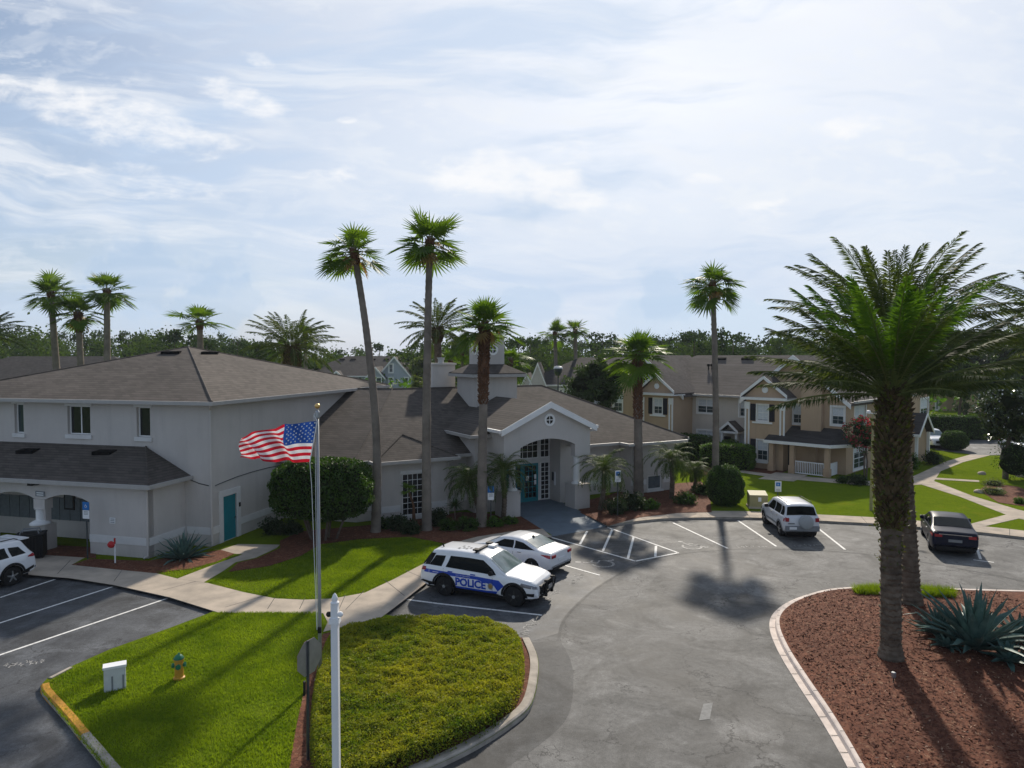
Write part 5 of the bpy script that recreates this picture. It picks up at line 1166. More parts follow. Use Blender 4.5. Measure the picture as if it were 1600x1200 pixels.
def date_palm(b, top, label, nf=60, L=4.0, seed=3, r0=.32, r1=.30, ll=.55, nl=70, group='feather palms', el0=86, el1=-28, boot0=None, mat='date', fern=False, width=.018, droop=(.55, 1.1), young=0, cat='palm tree'):
    g = np.random.default_rng(seed); t = empty('date_palm', (b[0], b[1], 0), label, cat, group)
    b = np.array(b, float); tp = np.array(top, float); h = tp[2]; bz = boot0 if boot0 is not None else h - 1.2
    mid = b * .5 + tp * .5 + np.array([0 if fern else g.uniform(-.06, .06), 0, 0])
    mb = MB(); trunk_mesh(mb, [b - [0, 0, .1], mid, tp], [(0, r0 * 1.35), (.05, r0 * 1.28), (.10, r0), (.62, r0 * .98), (1, r1)], g, 18, .035, .10)
    pf = lambda z: b + (tp - b) * (z / h) + np.array([0, 0, 0]) * 0
    if nl > 50: boots(mb, lambda z: np.array([*(b + (tp - b) * z / h)[:2], z]) + (mid - (b + tp) / 2) * np.array([1, 1, 0]), .5, bz, lambda z: r0 * .98, g, 9, .17, .10, .035, .2, 0)
    mb.build('trunk', 'datebark', t, smooth=False)
    mb = MB(); boots(mb, lambda z: np.array([*(b + (tp - b) * z / h)[:2], z]), bz, h + .1, lambda z: r1 * (1 + .30 * math.sin(math.pi * min(1, max(0, (z - bz) / (h - bz + .1))) ** .8)), g, 12, .13, .26, .13, .15, 0); mb.build('boot_collar', 'dateboot', t)
    if fern:
        mb = MB(); N = 2600; z = g.uniform(bz - 1.3, h + .1, N); a = g.uniform(0, 2 * math.pi, N); rr = np.where(z < bz, r0 * 1.02, r1 * 1.28) + np.abs(g.normal(0, .07, N))
        ctr = b[None] + (tp - b)[None] * (z / h)[:, None]; C = np.stack([ctr[:, 0] + rr * np.cos(a), ctr[:, 1] + rr * np.sin(a), z], 1); keep = g.random(N) < np.where(z < bz, .10, 1.0); C = C[keep]
        mb.np(*leaf_quads(C, .13, g, .4), 0); mb.build('clinging_ferns', pm_fern, t)
    mb = MB()
    for i in range(nf):
        f = max(0.0, (i + g.uniform(-.4, .4)) / nf); az = i * 2.39996 + g.uniform(-.3, .3); el = R(el0 + (el1 - el0) * f ** 1.0 + g.uniform(-7, 7)); l = L * (.80 + .25 * min(1, f * 2)) * g.uniform(.9, 1.1); dr = droop[0] + (droop[1] - droop[0]) * g.random()
        o = tp + np.array([math.cos(az), math.sin(az), 0]) * r1 * .7 + [0, 0, .15 - .35 * f]
        feather(mb, o, az, el, l, dr * (1.15 - .35 * f), nl, ll, g, 0 if i >= young else 2, width=width)
    mb.build('crown', [mat, 'rachis', 'date2', 'rachis'], t); return t
pm_fern = leafmat('trunk_fern', (.025, .045, .006), (.16, .17, .02), .3, scale=2.5)

# tall fan palms
fan_palm((587, 835), (552, 388), 'tall slender fan palm leaning left, at the left of the bay window', n=23, Rpx=50, r0=.20, seed=11, lean=.42, dry=4)
fan_palm((667, 832), (672, 372), 'tallest fan palm, straight trunk beside the bay window', n=23, Rpx=56, r0=.21, seed=12, lean=-.08, dry=3)
fan_palm((1117, 775), (1113, 440), 'tall thin fan palm rising behind the round clipped bush', n=30, Rpx=41, r0=.20, seed=13, lean=.12, el1=-50, hang=.6, dry=4)
fan_palm((752, 826), (757, 503), 'shaggy mid-height fan palm in front of the cupola', n=30, Rpx=50, r0=.24, seed=14, boot=4.5, mat='fan2', dry=5, el1=-25)
fan_palm((998, 778), (996, 548), 'bushy bright fan palm with rough trunk by the right wing', n=34, Rpx=46, r0=.27, seed=15, boot=4.5, mat='fan2')
for i, (bx_, cx_, cy_, rp, lb) in enumerate([(99, 79, 455, 38, 'leftmost of three fan palms behind the block roof, trunk leaning'), (133, 122, 487, 36, 'lowest, shaggiest of three fan palms behind the block roof'), (168, 167, 452, 38, 'straightest of three fan palms behind the block roof')]):
    fan_palm((bx_, 700), (cx_, cy_), lb, n=24, Rpx=rp, r0=.30, seed=20 + i, d=60, boot=2.0 if i == 1 else 0, group='fan palms behind the clubhouse', dry=4 if i == 1 else 0)
fan_palm((316, 700), (312, 500), 'small flat-topped fan palm just behind the roof apex', n=18, Rpx=36, r0=.3, seed=24, d=58, group='fan palms behind the clubhouse', el1=-10)
fan_palm((871, 700), (867, 518), 'left one of the far fan palm pair behind the dark roofs', n=22, Rpx=24, r0=.28, seed=25, d=90, group='far fan palm pair')
fan_palm((900, 700), (899, 512), 'right one of the far fan palm pair, a little taller', n=22, Rpx=22, r0=.28, seed=26, d=90, group='far fan palm pair')
fan_palm((445, 700), (441, 543), 'low dark fan palm left of the thick date palm', n=22, Rpx=22, r0=.22, seed=27, d=66, group='fan palms behind the clubhouse')
fan_palm((479, 700), (477, 520), 'thin fan palm with reddish trunk right of the thick date palm', n=20, Rpx=20, r0=.2, seed=28, d=66, group='fan palms behind the clubhouse')
fan_palm((706, 700), (704, 562), 'small bright fan palm between chimney and cupola', n=22, Rpx=24, r0=.2, seed=29, d=64, mat='fan2', group='fan palms behind the clubhouse')
fan_palm((727, 700), (722, 540), 'dark slim fan palm just left of the cupola', n=20, Rpx=26, r0=.16, seed=30, d=58, group='fan palms behind the clubhouse')
fan_palm((797, 700), (797, 560), 'bright drooping fan palm just right of the cupola', n=32, Rpx=30, r0=.25, seed=31, d=58, mat='fan2', group='fan palms behind the clubhouse', el1=-60, hang=.8)
# date palms
p1 = G(1392, 1028, .3); t1 = D(1393, 608, p1.y)
date_palm(p1, t1, 'big foreground date palm with ferny trunk, in the mulch island', nf=60, L=3.5, seed=41, r0=.265, r1=.265, ll=.50, nl=100, boot0=4.0, fern=True, el1=4, width=.018, droop=(.28, .66), young=24, group='date palms in the island')
p2 = G(1424, 942, .25); t2 = D(1394, 528, p2.y)
date_palm(p2, t2, 'taller second date palm standing behind the big ferny one', nf=50, L=4.0, seed=42, r0=.30, r1=.28, ll=.5, nl=84, boot0=5.6, el1=8, width=.019, droop=(.30, .75), group='date palms in the island')
p3 = (17.6, 22.3, .1); t3 = D(1690, 548, 22.3)
date_palm(p3, t3, 'date palm at the right edge, only its frond tips in view', nf=52, L=3.7, seed=43, r0=.32, r1=.38, ll=.5, nl=60, el1=-4, width=.016, droop=(.5, 1.0), group='date palms in the island')
p4 = D(457, 700, 56); p4.z = 0; date_palm(p4, D(457, 540, 56), 'thick-trunked date palm behind the clubhouse ridge', nf=54, L=3.5, seed=44, r0=.42, r1=.5, ll=.5, nl=40, boot0=6.5, el1=-25, width=.03, group='date palms behind the clubhouse', fern=True)
p5 = D(690, 700, 56); p5.z = 0; date_palm(p5, D(683, 512, 56), 'date palm with drooping purple-grey fronds behind the chimney', nf=50, L=3.1, seed=45, r0=.28, r1=.32, ll=.45, nl=40, el1=-30, width=.028, group='date palms behind the clubhouse')
p6 = D(-28, 700, 56); p6.z = 0; date_palm(p6, D(-22, 520, 56), 'date palm at the left edge, only a few frond tips in view', nf=36, L=2.6, seed=46, r0=.28, r1=.3, ll=.4, nl=36, el1=-10, width=.028, group='date palms behind the clubhouse')
# pygmy date palms round the entrance
for i, (b_, c_, Lp, lb, rr) in enumerate([((751, 818), (733, 752), 1.75, 'leaning pygmy palm left of the shaggy fan palm', .1), ((786, 816), (786, 738), 1.9, 'dense pygmy palm against the left entrance pedestal', .12), ((937, 800), (944, 735), 1.9, 'sunlit pygmy palm right of the entrance pedestal', .12), ((1049, 782), (1048, 718), 1.8, 'twin-stemmed pygmy palm at the end of the right wing', .13), ((1083, 766), (1087, 735), 1.2, 'smallest pygmy palm, between the wing and the lawn', .1)]):
    b = G(*b_); c = D(c_[0], c_[1], b.y - .2); g = np.random.default_rng(60 + i); t = empty('pygmy_palm', (b.x, b.y, 0), lb, 'palm tree', 'pygmy palms at the entrance')
    mb = MB(); trunk_mesh(mb, [np.array(b), np.array(b) * .5 + np.array(c) * .5 + [.08, 0, 0], np.array(c)], [(0, rr * 1.2), (1, rr)], g, 10, .12, .07); mb.build('trunk', 'datebark', t)
    if i == 3: pass
    mb = MB()
    for k in range(46): f = k / 46; az = k * 2.4 + g.uniform(-.3, .3); feather(mb, np.array(c), az, R(80 - 95 * f + g.uniform(-8, 8)), Lp * g.uniform(.8, 1.1), 1.5 + .5 * g.random(), 44, .34, g, 0, vang=10, width=.011, stalk=.1)
    mb.build('crown', ['pyg', 'rachis'], t)
# young palm before the bay window and a spiky yucca
b = G(647, 826); c = D(635, 760, b.y); g = np.random.default_rng(71); t = empty('young_palm', (b.x, b.y, 0), 'thin young palm in front of the bay window', 'palm tree')
mb = MB(); mb.tube([b, (b.x - .02, b.y, 1.2), (c.x + .12, c.y, c.z - .25)], [.12, .06, .05], 10); mb.build('trunk', 'boot', t); mb = MB(); fan_leaves(mb, (c.x + .1, c.y, c.z - .2), .62, 9, g, 80, -15, 12); mb.build('crown', ['fan2', 'rachis'], t)
def spiky(base, n, L, w, label, name='agave_plant', cat='agave', mat='agave', seed=5, el0=88, el1=8, group=None, thick=.25, stem=0.0):
    """rosette of stiff pointed leaves, each folded along its middle"""
    g = np.random.default_rng(seed); o = Vector(base); t = empty(name, (o.x, o.y, 0), label, cat, group); V, F = [], []
    for i in range(n):
        f = i / n; az = i * 2.39996 + g.uniform(-.2, .2); el = R(el0 + (el1 - el0) * f ** .9 + g.uniform(-6, 6)); l = L * g.uniform(.82, 1.08) * (.85 + .15 * f); h = np.array([math.cos(az), math.sin(az), 0]); s = np.array([-math.sin(az), math.cos(az), 0])
        prev = None
        for k in range(6):
            u = k / 5; a = el - .30 * u * math.cos(el) * g.uniform(.6, 1.2); r_ = l * u; p = np.array(o) + [0, 0, stem] + h * (math.cos(a) * r_ + .05) + np.array([0, 0, math.sin(a) * r_ + .03]); ww = w * (.75 + .5 * u if u < .45 else (1 - u) * 1.77) * .5; nv = -h * math.sin(a) + np.array([0, 0, math.cos(a)])
            cur = [p - s * ww + nv * ww * thick * 2, p - nv * ww * .35, p + s * ww + nv * ww * thick * 2]; m = len(V); V += cur
            if prev is not None: F += [[prev, prev + 1, m + 1, m], [prev + 1, prev + 2, m + 2, m + 1]]
            prev = m
    mb = MB(); mb.np(np.array(V), np.array(F), 0); mb.build('leaves', mat, t, smooth=True)
    return t
spiky(G(287, 876), 60, 1.45, .17, 'blue-green agave against the porch wall', seed=81)
A2 = G(1524, 1015, .3); spiky(A2, 46, 2.1, .27, 'largest blue agave, behind the mulch at the right', seed=82, el1=20)
for i, (x, y, l, lb) in enumerate([(1466, 992, 1.1, 'smaller agave left of the big one'), (1592, 1000, 1.0, 'agave cut by the right edge of the view'), (1575, 1035, .75, 'low agave pup in front of the big agave'), (1480, 1012, .55, 'tiny agave pup at the near left of the clump')]): spiky(G(x, y, .28), 30, l, .18, lb, seed=83 + i, el1=5)
b = G(711, 826); t = spiky(b, 60, .62, .035, 'spiky yucca on a thin stem left of the leaning pygmy palm', 'yucca', 'yucca', 'hedge', 91, 88, -30, stem=1.15); mb = MB(); mb.tube([(b.x, b.y, 0), (b.x, b.y, 1.2)], .035, 8); mb.build('stem', 'wood', t)

# ---- leafy shrubs, hedges and trees
def blob_points(blobs, n, g, clump=.16, shell=.86, ncl=120):
    """leaf positions bunched in clumps over a union of ellipsoids"""
    out = []; w = np.array([b[3] * b[4] + b[4] * b[5] + b[3] * b[5] for b in blobs]); w = w / w.sum()
    for b, ww in zip(blobs, w):
        k = max(6, int(ncl * ww)); d = nrm(g.normal(size=(k, 3))); rr = np.array(b[3:6]); cc = np.array(b[:3]) + d * rr * (shell + g.uniform(-.25, .12, (k, 1))); m = max(1, int(n * ww / k))
        P = np.repeat(cc, m, 0) + g.normal(size=(k * m, 3)) * rr.mean() * clump * np.array([1.15, 1.15, .8]); out.append(P)
    return np.concatenate(out)
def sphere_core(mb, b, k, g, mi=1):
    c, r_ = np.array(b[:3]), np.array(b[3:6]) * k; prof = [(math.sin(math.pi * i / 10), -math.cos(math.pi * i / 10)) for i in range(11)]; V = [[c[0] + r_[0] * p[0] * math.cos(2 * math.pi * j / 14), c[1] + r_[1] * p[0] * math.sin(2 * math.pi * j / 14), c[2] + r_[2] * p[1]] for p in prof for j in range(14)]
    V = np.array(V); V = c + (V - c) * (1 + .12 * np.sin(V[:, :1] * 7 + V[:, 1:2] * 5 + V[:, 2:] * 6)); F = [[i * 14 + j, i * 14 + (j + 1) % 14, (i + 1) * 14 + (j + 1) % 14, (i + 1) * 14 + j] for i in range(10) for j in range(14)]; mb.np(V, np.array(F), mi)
def shrub(name, base, blobs, label, cat, n=5000, size=.10, mat='hedge', group=None, seed=1, core=.78, stems=0, clump=.14, extra=None, ncl=120, aspect=.55, stemr=.05, shell=.86):
    g = np.random.default_rng(seed); t = empty(name, (base[0], base[1], 0), label, cat, group); bl = [(base[0] + b[0], base[1] + b[1], b[2], b[3], b[4], b[5]) for b in blobs]
    mb = MB(); P = blob_points(bl, n, g, clump, ncl=ncl, shell=shell); P = P[P[:, 2] > .03]; mb.np(*leaf_quads(P, size, g, aspect), 0)
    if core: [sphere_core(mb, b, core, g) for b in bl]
    mb.build('crown' if stems else 'foliage', [mat, 'core'], t)
    if extra:
        m_, frac, sz = extra; mb = MB(); Q = P[g.random(len(P)) < frac]; mb.np(*leaf_quads(Q + g.normal(size=Q.shape) * .05 + np.array([0, -.05, .08]), sz, g, .8), 0); tag(mb.build('flowers', m_, t), kind='stuff')
    if stems:
        mb = MB(); zc = min(b[2] for b in bl)
        for k in range(stems):
            a = 2 * math.pi * k / stems + .4; b_ = bl[k % len(bl)]; r_ = stemr * 3 if stems > 1 else 0; mb.tube([(base[0] + r_ * math.cos(a) * .6, base[1] + r_ * math.sin(a) * .6, -.02), (base[0] + r_ * math.cos(a), base[1] + r_ * math.sin(a), zc * .5), (b_[0] * .5 + base[0] * .5 + r_ * math.cos(a) * 1.5, b_[1] * .5 + base[1] * .5, b_[2]), (b_[0], b_[1], b_[2] + b_[5] * .5)], [stemr * 1.3, stemr, stemr * .7, stemr * .2], 8)
        mb.build('trunk', 'wood', t)
    return t
def clipped(name, base, rx, ry, z0, z1, label, cat, n, size, mat='hedge', pw=2.6, seed=1, stems=0, rot=0.0, group=None, pz=None):
    """clipped shrub: leaves over a superellipsoid with a dark heart"""
    g = np.random.default_rng(seed); t = empty(name, (base[0], base[1], 0), label, cat, group); pz = pz or pw
    d = nrm(g.normal(size=(n, 3)) * np.array([1, 1, .9])); k = (np.abs(d[:, 0]) ** pw + np.abs(d[:, 1]) ** pw + np.abs(d[:, 2]) ** pz) ** (-1 / pw); zc, rz = (z0 + z1) / 2, (z1 - z0) / 2
    rough = 1 + .05 * np.sin(d[:, 0] * 9 + 1) * np.sin(d[:, 1] * 8) + .03 * np.sin(d[:, 2] * 13 + d[:, 0] * 7)
    S = d * k[:, None] * rough[:, None]; N = nrm(d); off = 1 - np.abs(g.normal(0, .05, n)) + g.uniform(0, .035, n); L = S * off[:, None] * np.array([rx, ry, rz]); c, s = math.cos(rot), math.sin(rot)
    rotm = np.array([[c, -s, 0], [s, c, 0], [0, 0, 1]]); P = L @ rotm.T + np.array([base[0], base[1], zc]); mb = MB(); mb.np(*leaf_quads(P, size, g, .6, N=(N @ rotm.T) * .6), 0)
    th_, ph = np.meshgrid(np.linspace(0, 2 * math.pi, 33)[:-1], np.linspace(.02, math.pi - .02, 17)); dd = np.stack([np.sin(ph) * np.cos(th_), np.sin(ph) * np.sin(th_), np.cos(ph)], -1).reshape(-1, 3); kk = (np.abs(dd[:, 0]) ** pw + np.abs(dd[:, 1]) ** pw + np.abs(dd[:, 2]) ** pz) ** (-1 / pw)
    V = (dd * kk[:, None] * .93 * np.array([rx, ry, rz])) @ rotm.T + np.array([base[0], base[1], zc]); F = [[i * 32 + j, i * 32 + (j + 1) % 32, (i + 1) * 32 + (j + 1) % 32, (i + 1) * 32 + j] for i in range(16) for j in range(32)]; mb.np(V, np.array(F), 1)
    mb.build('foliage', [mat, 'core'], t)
    if stems:
        mb = MB()
        for k in range(stems): a = 2 * math.pi * k / stems; mb.tube([(base[0] + .5 * rx * math.cos(a) * .5, base[1] + .3 * math.sin(a), -.02), (base[0] + .5 * rx * math.cos(a), base[1] + .3 * math.sin(a), z0 + .3)], .06, 7)
        mb.build('trunk', 'wood', t)
    return t
c = D(504, 770, 33.4); clipped('clipped_tree', (c.x, c.y), 2.28, 1.35, 1.15, 3.92, 'wide rounded clipped tree before the wing wall, left of the leaning palm', 'topiary tree', 16000, .13, pw=3.2, seed=101, stems=5)
c = G(1140, 797); clipped('round_bush', (c.x, c.y + .95), 1.04, 1.0, 0.0, 2.42, 'round dark clipped bush on the lawn edge by the kerb', 'bush', 11000, .09, pw=2.3, seed=102)
c = D(1137, 720, 55.0); clipped('hedge', (c.x, c.y), 2.0, 1.0, 0, 2.0, 'bright clipped box hedge below the pale middle townhouse', 'hedge', 9000, .12, 'hedgebright', 5, 103, rot=R(-35))
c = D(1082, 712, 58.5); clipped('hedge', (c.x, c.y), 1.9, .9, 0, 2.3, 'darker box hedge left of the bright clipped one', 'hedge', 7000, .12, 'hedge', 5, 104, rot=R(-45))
c = D(1140, 700, 58.5); clipped('bush', (c.x, c.y), .9, .7, 0, 1.9, 'round bush beneath the small porch gable', 'bush', 3000, .11, 'hedgebright', 2.4, 105)
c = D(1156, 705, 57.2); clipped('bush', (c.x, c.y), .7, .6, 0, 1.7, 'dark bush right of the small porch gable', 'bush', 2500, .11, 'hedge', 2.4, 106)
c = G(1499, 707); clipped('round_bush', (c.x, c.y + .8), 1.1, 1.0, .1, 1.9, 'round bush hiding the parked white car, far right', 'bush', 5000, .12, 'hedge', 2.4, 107)
p = D(1520, 650, 74); clipped('hedge', (p.x, p.y), 7.2, 1.0, 0, 2.6, 'long dark clipped hedge across the far car park', 'hedge', 14000, .16, 'hedge', 8, 108)
c = G(1352, 752); shrub('crape_myrtle', (c.x, c.y), [(-.5, 0, 3.6, 1.05, .9, .95), (.6, .1, 3.5, 1.0, .9, .9), (0, 0, 2.8, 1.2, 1.0, .8)], 'crape myrtle with red blossom beside the railed porch', 'tree', 3800, .13, 'tree', seed=109, core=.4, stems=4, extra=('crape', .16, .17), stemr=.045)
for i, (x, y, r_, h, mat, lb) in enumerate([(1425, 735, .55, 1.3, 'hedgebright', 'yellow-green shrub against the townhouse end wall'), (1456, 728, .8, 1.25, 'treedark', 'dark low shrub at the corner of the lean-to'), (1340, 760, .75, .8, 'treedark', 'dark low shrub below the crape myrtle'), (1315, 757, .45, .6, 'hedge', 'small shrub at the right porch post'),
                                           (1586, 752, 1.6, 3.0, 'hedge', 'large round shrub at the right edge over pale boulders'), (1592, 725, .8, 1.2, 'hedge', 'small shrub behind the large right-edge shrub'), (1552, 775, .75, .55, 'treelite', 'pale grey-green mound, nearer of two by the path'), (1552, 761, .7, .5, 'treelite', 'pale grey-green mound, farther of two by the path'), (1592, 790, .3, .5, 'hedgebright', 'tiny shrub in the right mulch bed'),
                                           (425, 838, .6, .9, 'treedark', 'dark low shrub beside the teal door'), (455, 838, .5, .75, 'treedark', 'dark low shrub under the wide clipped tree'), (600, 830, .45, .7, 'hedge', 'small green shrub at the foot of the leaning palm'), (622, 832, .55, .9, 'treedark', 'dark wispy shrub left of the bay window'), (640, 838, .5, .8, 'treedark', 'dark wispy shrub under the bay window'), (683, 825, .5, 1.0, 'treedark', 'dark upright shrub right of the tallest palm'), (700, 832, .45, .7, 'hedge', 'green shrub below the yucca'), (730, 832, .55, .8, 'hedge', 'green shrub left of the shaggy palm'), (772, 826, .5, .6, 'hedgebright', 'yellow-green shrub before the blue parking sign'), (796, 822, .45, .5, 'hedgebright', 'yellow-green shrub at the left pedestal'),
                                           (960, 806, .7, 1.0, 'treedark', 'dark shrub beneath the sunlit pygmy palm'), (985, 800, .8, 1.2, 'treedark', 'spiky dark shrub right of the white parking sign'), (1012, 798, .65, .7, 'hedge', 'low shrub under the right wing window'), (1070, 790, .7, .8, 'hedge', 'low shrub between two pygmy palms'), (1100, 775, .8, .8, 'hedge', 'round shrub at the lawn edge behind the mulch')]):
    c = G(x, y); shrub('shrub', (c.x, c.y), [(0, 0, h * .5, r_, r_ * .9, h * .55), (r_ * .4, .1, h * .4, r_ * .6, r_ * .6, h * .42)], lb, 'shrub', 1500, .11 if h > .6 else .08, mat, seed=120 + i, core=.6, group='shrubs in the planting beds')
# trees
def crown_tree(px_, d, ytop, ybot, wpx, label, mat='tree', n=7000, size=.26, seed=1, name='tree', nb=7, core=.55, extra=None, z0=None, group=None, asp=.6):
    g = np.random.default_rng(seed); c = D(px_, 600, d); zt = D(px_, ytop, d).z; zb = max(.3, D(px_, ybot, d).z); w = wpx / FPX * d / 2; bl = []
    for i in range(nb):
        f = i / max(1, nb - 1); a = i * 2.4; q = math.sin(math.pi * (.18 + .70 * f)); bl.append((math.cos(a) * w * .5 * q, math.sin(a) * w * .5 * q, zb + (zt - zb) * (.24 + .56 * f), w * .58 * q, w * .58 * q, (zt - zb) * .24))
    return shrub(name, (c.x, d), bl, label, 'tree', n, size, mat, group, seed, core, 1, .17, extra, 150, asp, .16)
crown_tree(934, 60, 553, 650, 100, 'spreading dark green tree between clubhouse and townhouses', 'tree', 11000, .24, 201, nb=9)
crown_tree(656, 96, 556, 604, 34, 'pale yellow-green tree right of the grey house', 'treelite', 3000, .28, 202)
crown_tree(652, 78, 585, 625, 30, 'low pale shrubby tree below the pale yellow-green one', 'treelite', 2500, .22, 203, nb=5)
crown_tree(1575, 50, 585, 702, 92, 'glossy magnolia with white flowers at the right edge', 'mag', 9000, .22, 204, 'magnolia_tree', nb=10, extra=('white', .035, .13))
for i, (x, d, yt, yb, w, m_) in enumerate([(1445, 95, 540, 620, 80, 'treedark'), (1500, 88, 558, 625, 60, 'tree'), (1560, 84, 560, 640, 70, 'tree'), (1400, 100, 528, 610, 90, 'treedark'), (1350, 110, 532, 600, 80, 'treedark'), (1590, 100, 515, 620, 110, 'treedark'), (1540, 120, 520, 610, 90, 'treedark'), (1470, 125, 522, 600, 90, 'treedark')]):
    crown_tree(x, d, yt, yb, w, ['dark rounded tree right of the townhouse roof end', 'mid green tree before the farthest grey roof', 'mid green tree above the magnolia', 'dark tall tree behind the big date palm crown', 'dark tree behind the townhouse ridge, left of the date palm', 'dark tall tree at the right edge of the skyline', 'dark tree behind the farthest grey roof', 'dark tree between the two far right roofs'][i], m_, 5000, .36, 210 + i, group='trees beyond the townhouses')
b = G(1506, 662); crown_tree(1507, b.y, 622, 650, 26, 'small pale-stemmed tree in front of the long hedge', 'tree', 1800, .16, 230, nb=4)

# ---- far woods: one mass
g = np.random.default_rng(300); mb = MB(); VV = []; TV = MB()
def ytop_at(x): return np.interp(x, [-700, -100, 60, 140, 230, 300, 380, 440, 520, 560, 620, 700, 800, 880, 960, 1050, 1110, 1170, 1250, 1400, 1600, 2300], [510, 516, 518, 519, 522, 527, 530, 538, 543, 545, 542, 534, 536, 532, 535, 526, 520, 528, 533, 522, 515, 510])
WOODM = [[], [], []]
for k in range(640):
    x = g.uniform(-500, 2100); d = g.uniform(120, 230); row = g.random()
    yt = ytop_at(x) + (0 if row < .42 else g.uniform(6, 18)) + g.normal(0, 2.6); zt = D(x, yt, d).z; c = D(x, 600, d); h = zt
    if h < 4: continue
    pine = row < .36 and g.random() < .75; n = 560 if not pine else 330; wid = g.uniform(2.2, 4.2) if not pine else g.uniform(1.5, 2.6)
    if pine:  # open-crowned pine or cypress with layered clumps
        kk = g.integers(4, 8); cz = zt - g.uniform(0, .55, kk) ** 1.3 * h * .8; cc = np.stack([c.x + g.normal(0, wid * .5, kk), d + g.normal(0, wid * .5, kk), cz], 1); P = np.repeat(cc, n // kk, 0) + g.normal(size=(kk * (n // kk), 3)) * np.array([wid * .36, wid * .36, .45]); mi = 0
        TV.tube([(c.x, d, 0), (c.x + g.normal(0, .3), d, zt - .6)], [.2, .08], 5)
    else:
        kk = 9; u = nrm(g.normal(size=(kk, 3))); cc = np.array([c.x, d, h * .62]) + u * np.array([wid * .7, wid * .7, h * .30]); P = np.repeat(cc, n // kk, 0) + g.normal(size=(kk * (n // kk), 3)) * np.array([wid * .30, wid * .30, h * .085]); mi = 1 if g.random() < .6 else 2
    WOODM[mi].append(P)
for mi in range(3):
    P = np.concatenate(WOODM[mi]); mb.np(*leaf_quads(P, .60, g, .7), mi)
tag(mb.build('far_woods', [leafmat('pine_wood_leaf', (.020, .042, .014), (.048, .080, .024), .2, .9, spec=.03), leafmat('mid_wood_leaf', (.030, .060, .014), (.075, .115, .028), .25, .9, spec=.03), leafmat('wood_leaf', (.036, .068, .012), (.078, .12, .025), .3, .9, spec=.03)]), 'long belt of dark pines and mixed woods along the horizon', 'woods', kind='stuff')
tag(TV.build('far_trunks', 'wood'), 'bare pine trunks showing along the wooded horizon', 'tree trunks', kind='stuff')
mb = MB(); Nn = 5200; x = g.uniform(-300, 1800, Nn); d = g.uniform(100, 122, Nn); cx_ = (x - 800) / FPX * d; kx = np.floor(x / 26); hh = 3.4 + 2.2 * np.abs(np.sin(kx * 12.9)) ; zz = hh * np.sqrt(np.clip(g.random(Nn), 0, 1)); mb.np(*leaf_quads(np.stack([cx_, d, zz], 1), .8, g, .7), 0)
tag(mb.build('wood_edge', 'hedgebright'), 'lighter green scrub along the foot of the woods', 'scrub', kind='stuff')

# ---- low clipped groundcover bed, its leaves one by one
def inside(P, poly):
    x, y = P[:, 0], P[:, 1]; r_ = np.zeros(len(P), bool); n = len(poly); j = n - 1
    for i in range(n):
        xi, yi = poly[i]; xj, yj = poly[j]; m = ((yi > y) != (yj > y)); r_ ^= m & (x < (xj - xi) * (y - yi) / ((yj - yi) if yj != yi else 1e-9) + xi); j = i
    return r_
def edged(P, poly):
    d = np.full(len(P), 1e9); n = len(poly)
    for i in range(n):
        a, b = np.array(poly[i]), np.array(poly[(i + 1) % n]); ab = b - a; t = np.clip(((P - a) @ ab) / max(ab @ ab, 1e-9), 0, 1); d = np.minimum(d, np.linalg.norm(P - (a + t[:, None] * ab), axis=1))
    return d
HZ = .55
hb = smoothline(px((508, 992), (530, 978), (600, 962), (660, 957), (760, 963), (806, 980), (818, 1003), (818, 1048), (800, 1087), (762, 1120), (694, 1152), (620, 1180), (560, 1200), (506, 1210), (488, 1185), (484, 1130), (488, 1070), (498, 1020), (508, 992), z=HZ), 4)[:-1]
xs = [p[0] for p in hb]; ys = [p[1] for p in hb]
def cover_h(P):
    e = edged(P, hb); q = np.clip(e / .22, 0, 1); n_ = np.array([mnoise.noise((p[0] * .9, p[1] * .9, 3.0)) * .08 + mnoise.noise((p[0] * 3.1, p[1] * 3.1, 8.0)) * .10 for p in P]); return .13 + (HZ - .13) * np.sqrt(1 - (1 - q) ** 2) + n_ * q
N = 150000; P = np.stack([g.uniform(min(xs), max(xs), N), g.uniform(min(ys), max(ys), N)], 1); P = P[inside(P, hb)]; h = cover_h(P)
Z = h - np.abs(g.normal(0, .055, len(P))) + g.uniform(0, .04, len(P)); mb = MB(); mb.np(*leaf_quads(np.column_stack([P, Z]), .062, g, .42, up=.5), 0)
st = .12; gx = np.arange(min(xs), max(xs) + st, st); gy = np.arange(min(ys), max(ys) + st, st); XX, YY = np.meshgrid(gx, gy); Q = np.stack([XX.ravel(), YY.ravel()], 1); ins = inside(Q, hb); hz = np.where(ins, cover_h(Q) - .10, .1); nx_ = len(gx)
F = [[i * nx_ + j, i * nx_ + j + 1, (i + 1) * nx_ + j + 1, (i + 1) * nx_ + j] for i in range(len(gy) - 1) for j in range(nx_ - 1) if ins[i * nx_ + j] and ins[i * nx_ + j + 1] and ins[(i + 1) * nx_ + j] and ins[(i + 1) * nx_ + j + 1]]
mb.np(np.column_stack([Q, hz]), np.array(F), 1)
tag(mb.build('groundcover', ['cover', pm('cover_core', (.03, .045, .008), .95, .3, 3, spec=.05)]), 'low clipped yellow-green groundcover filling the kerbed bed', 'groundcover', kind='stuff')

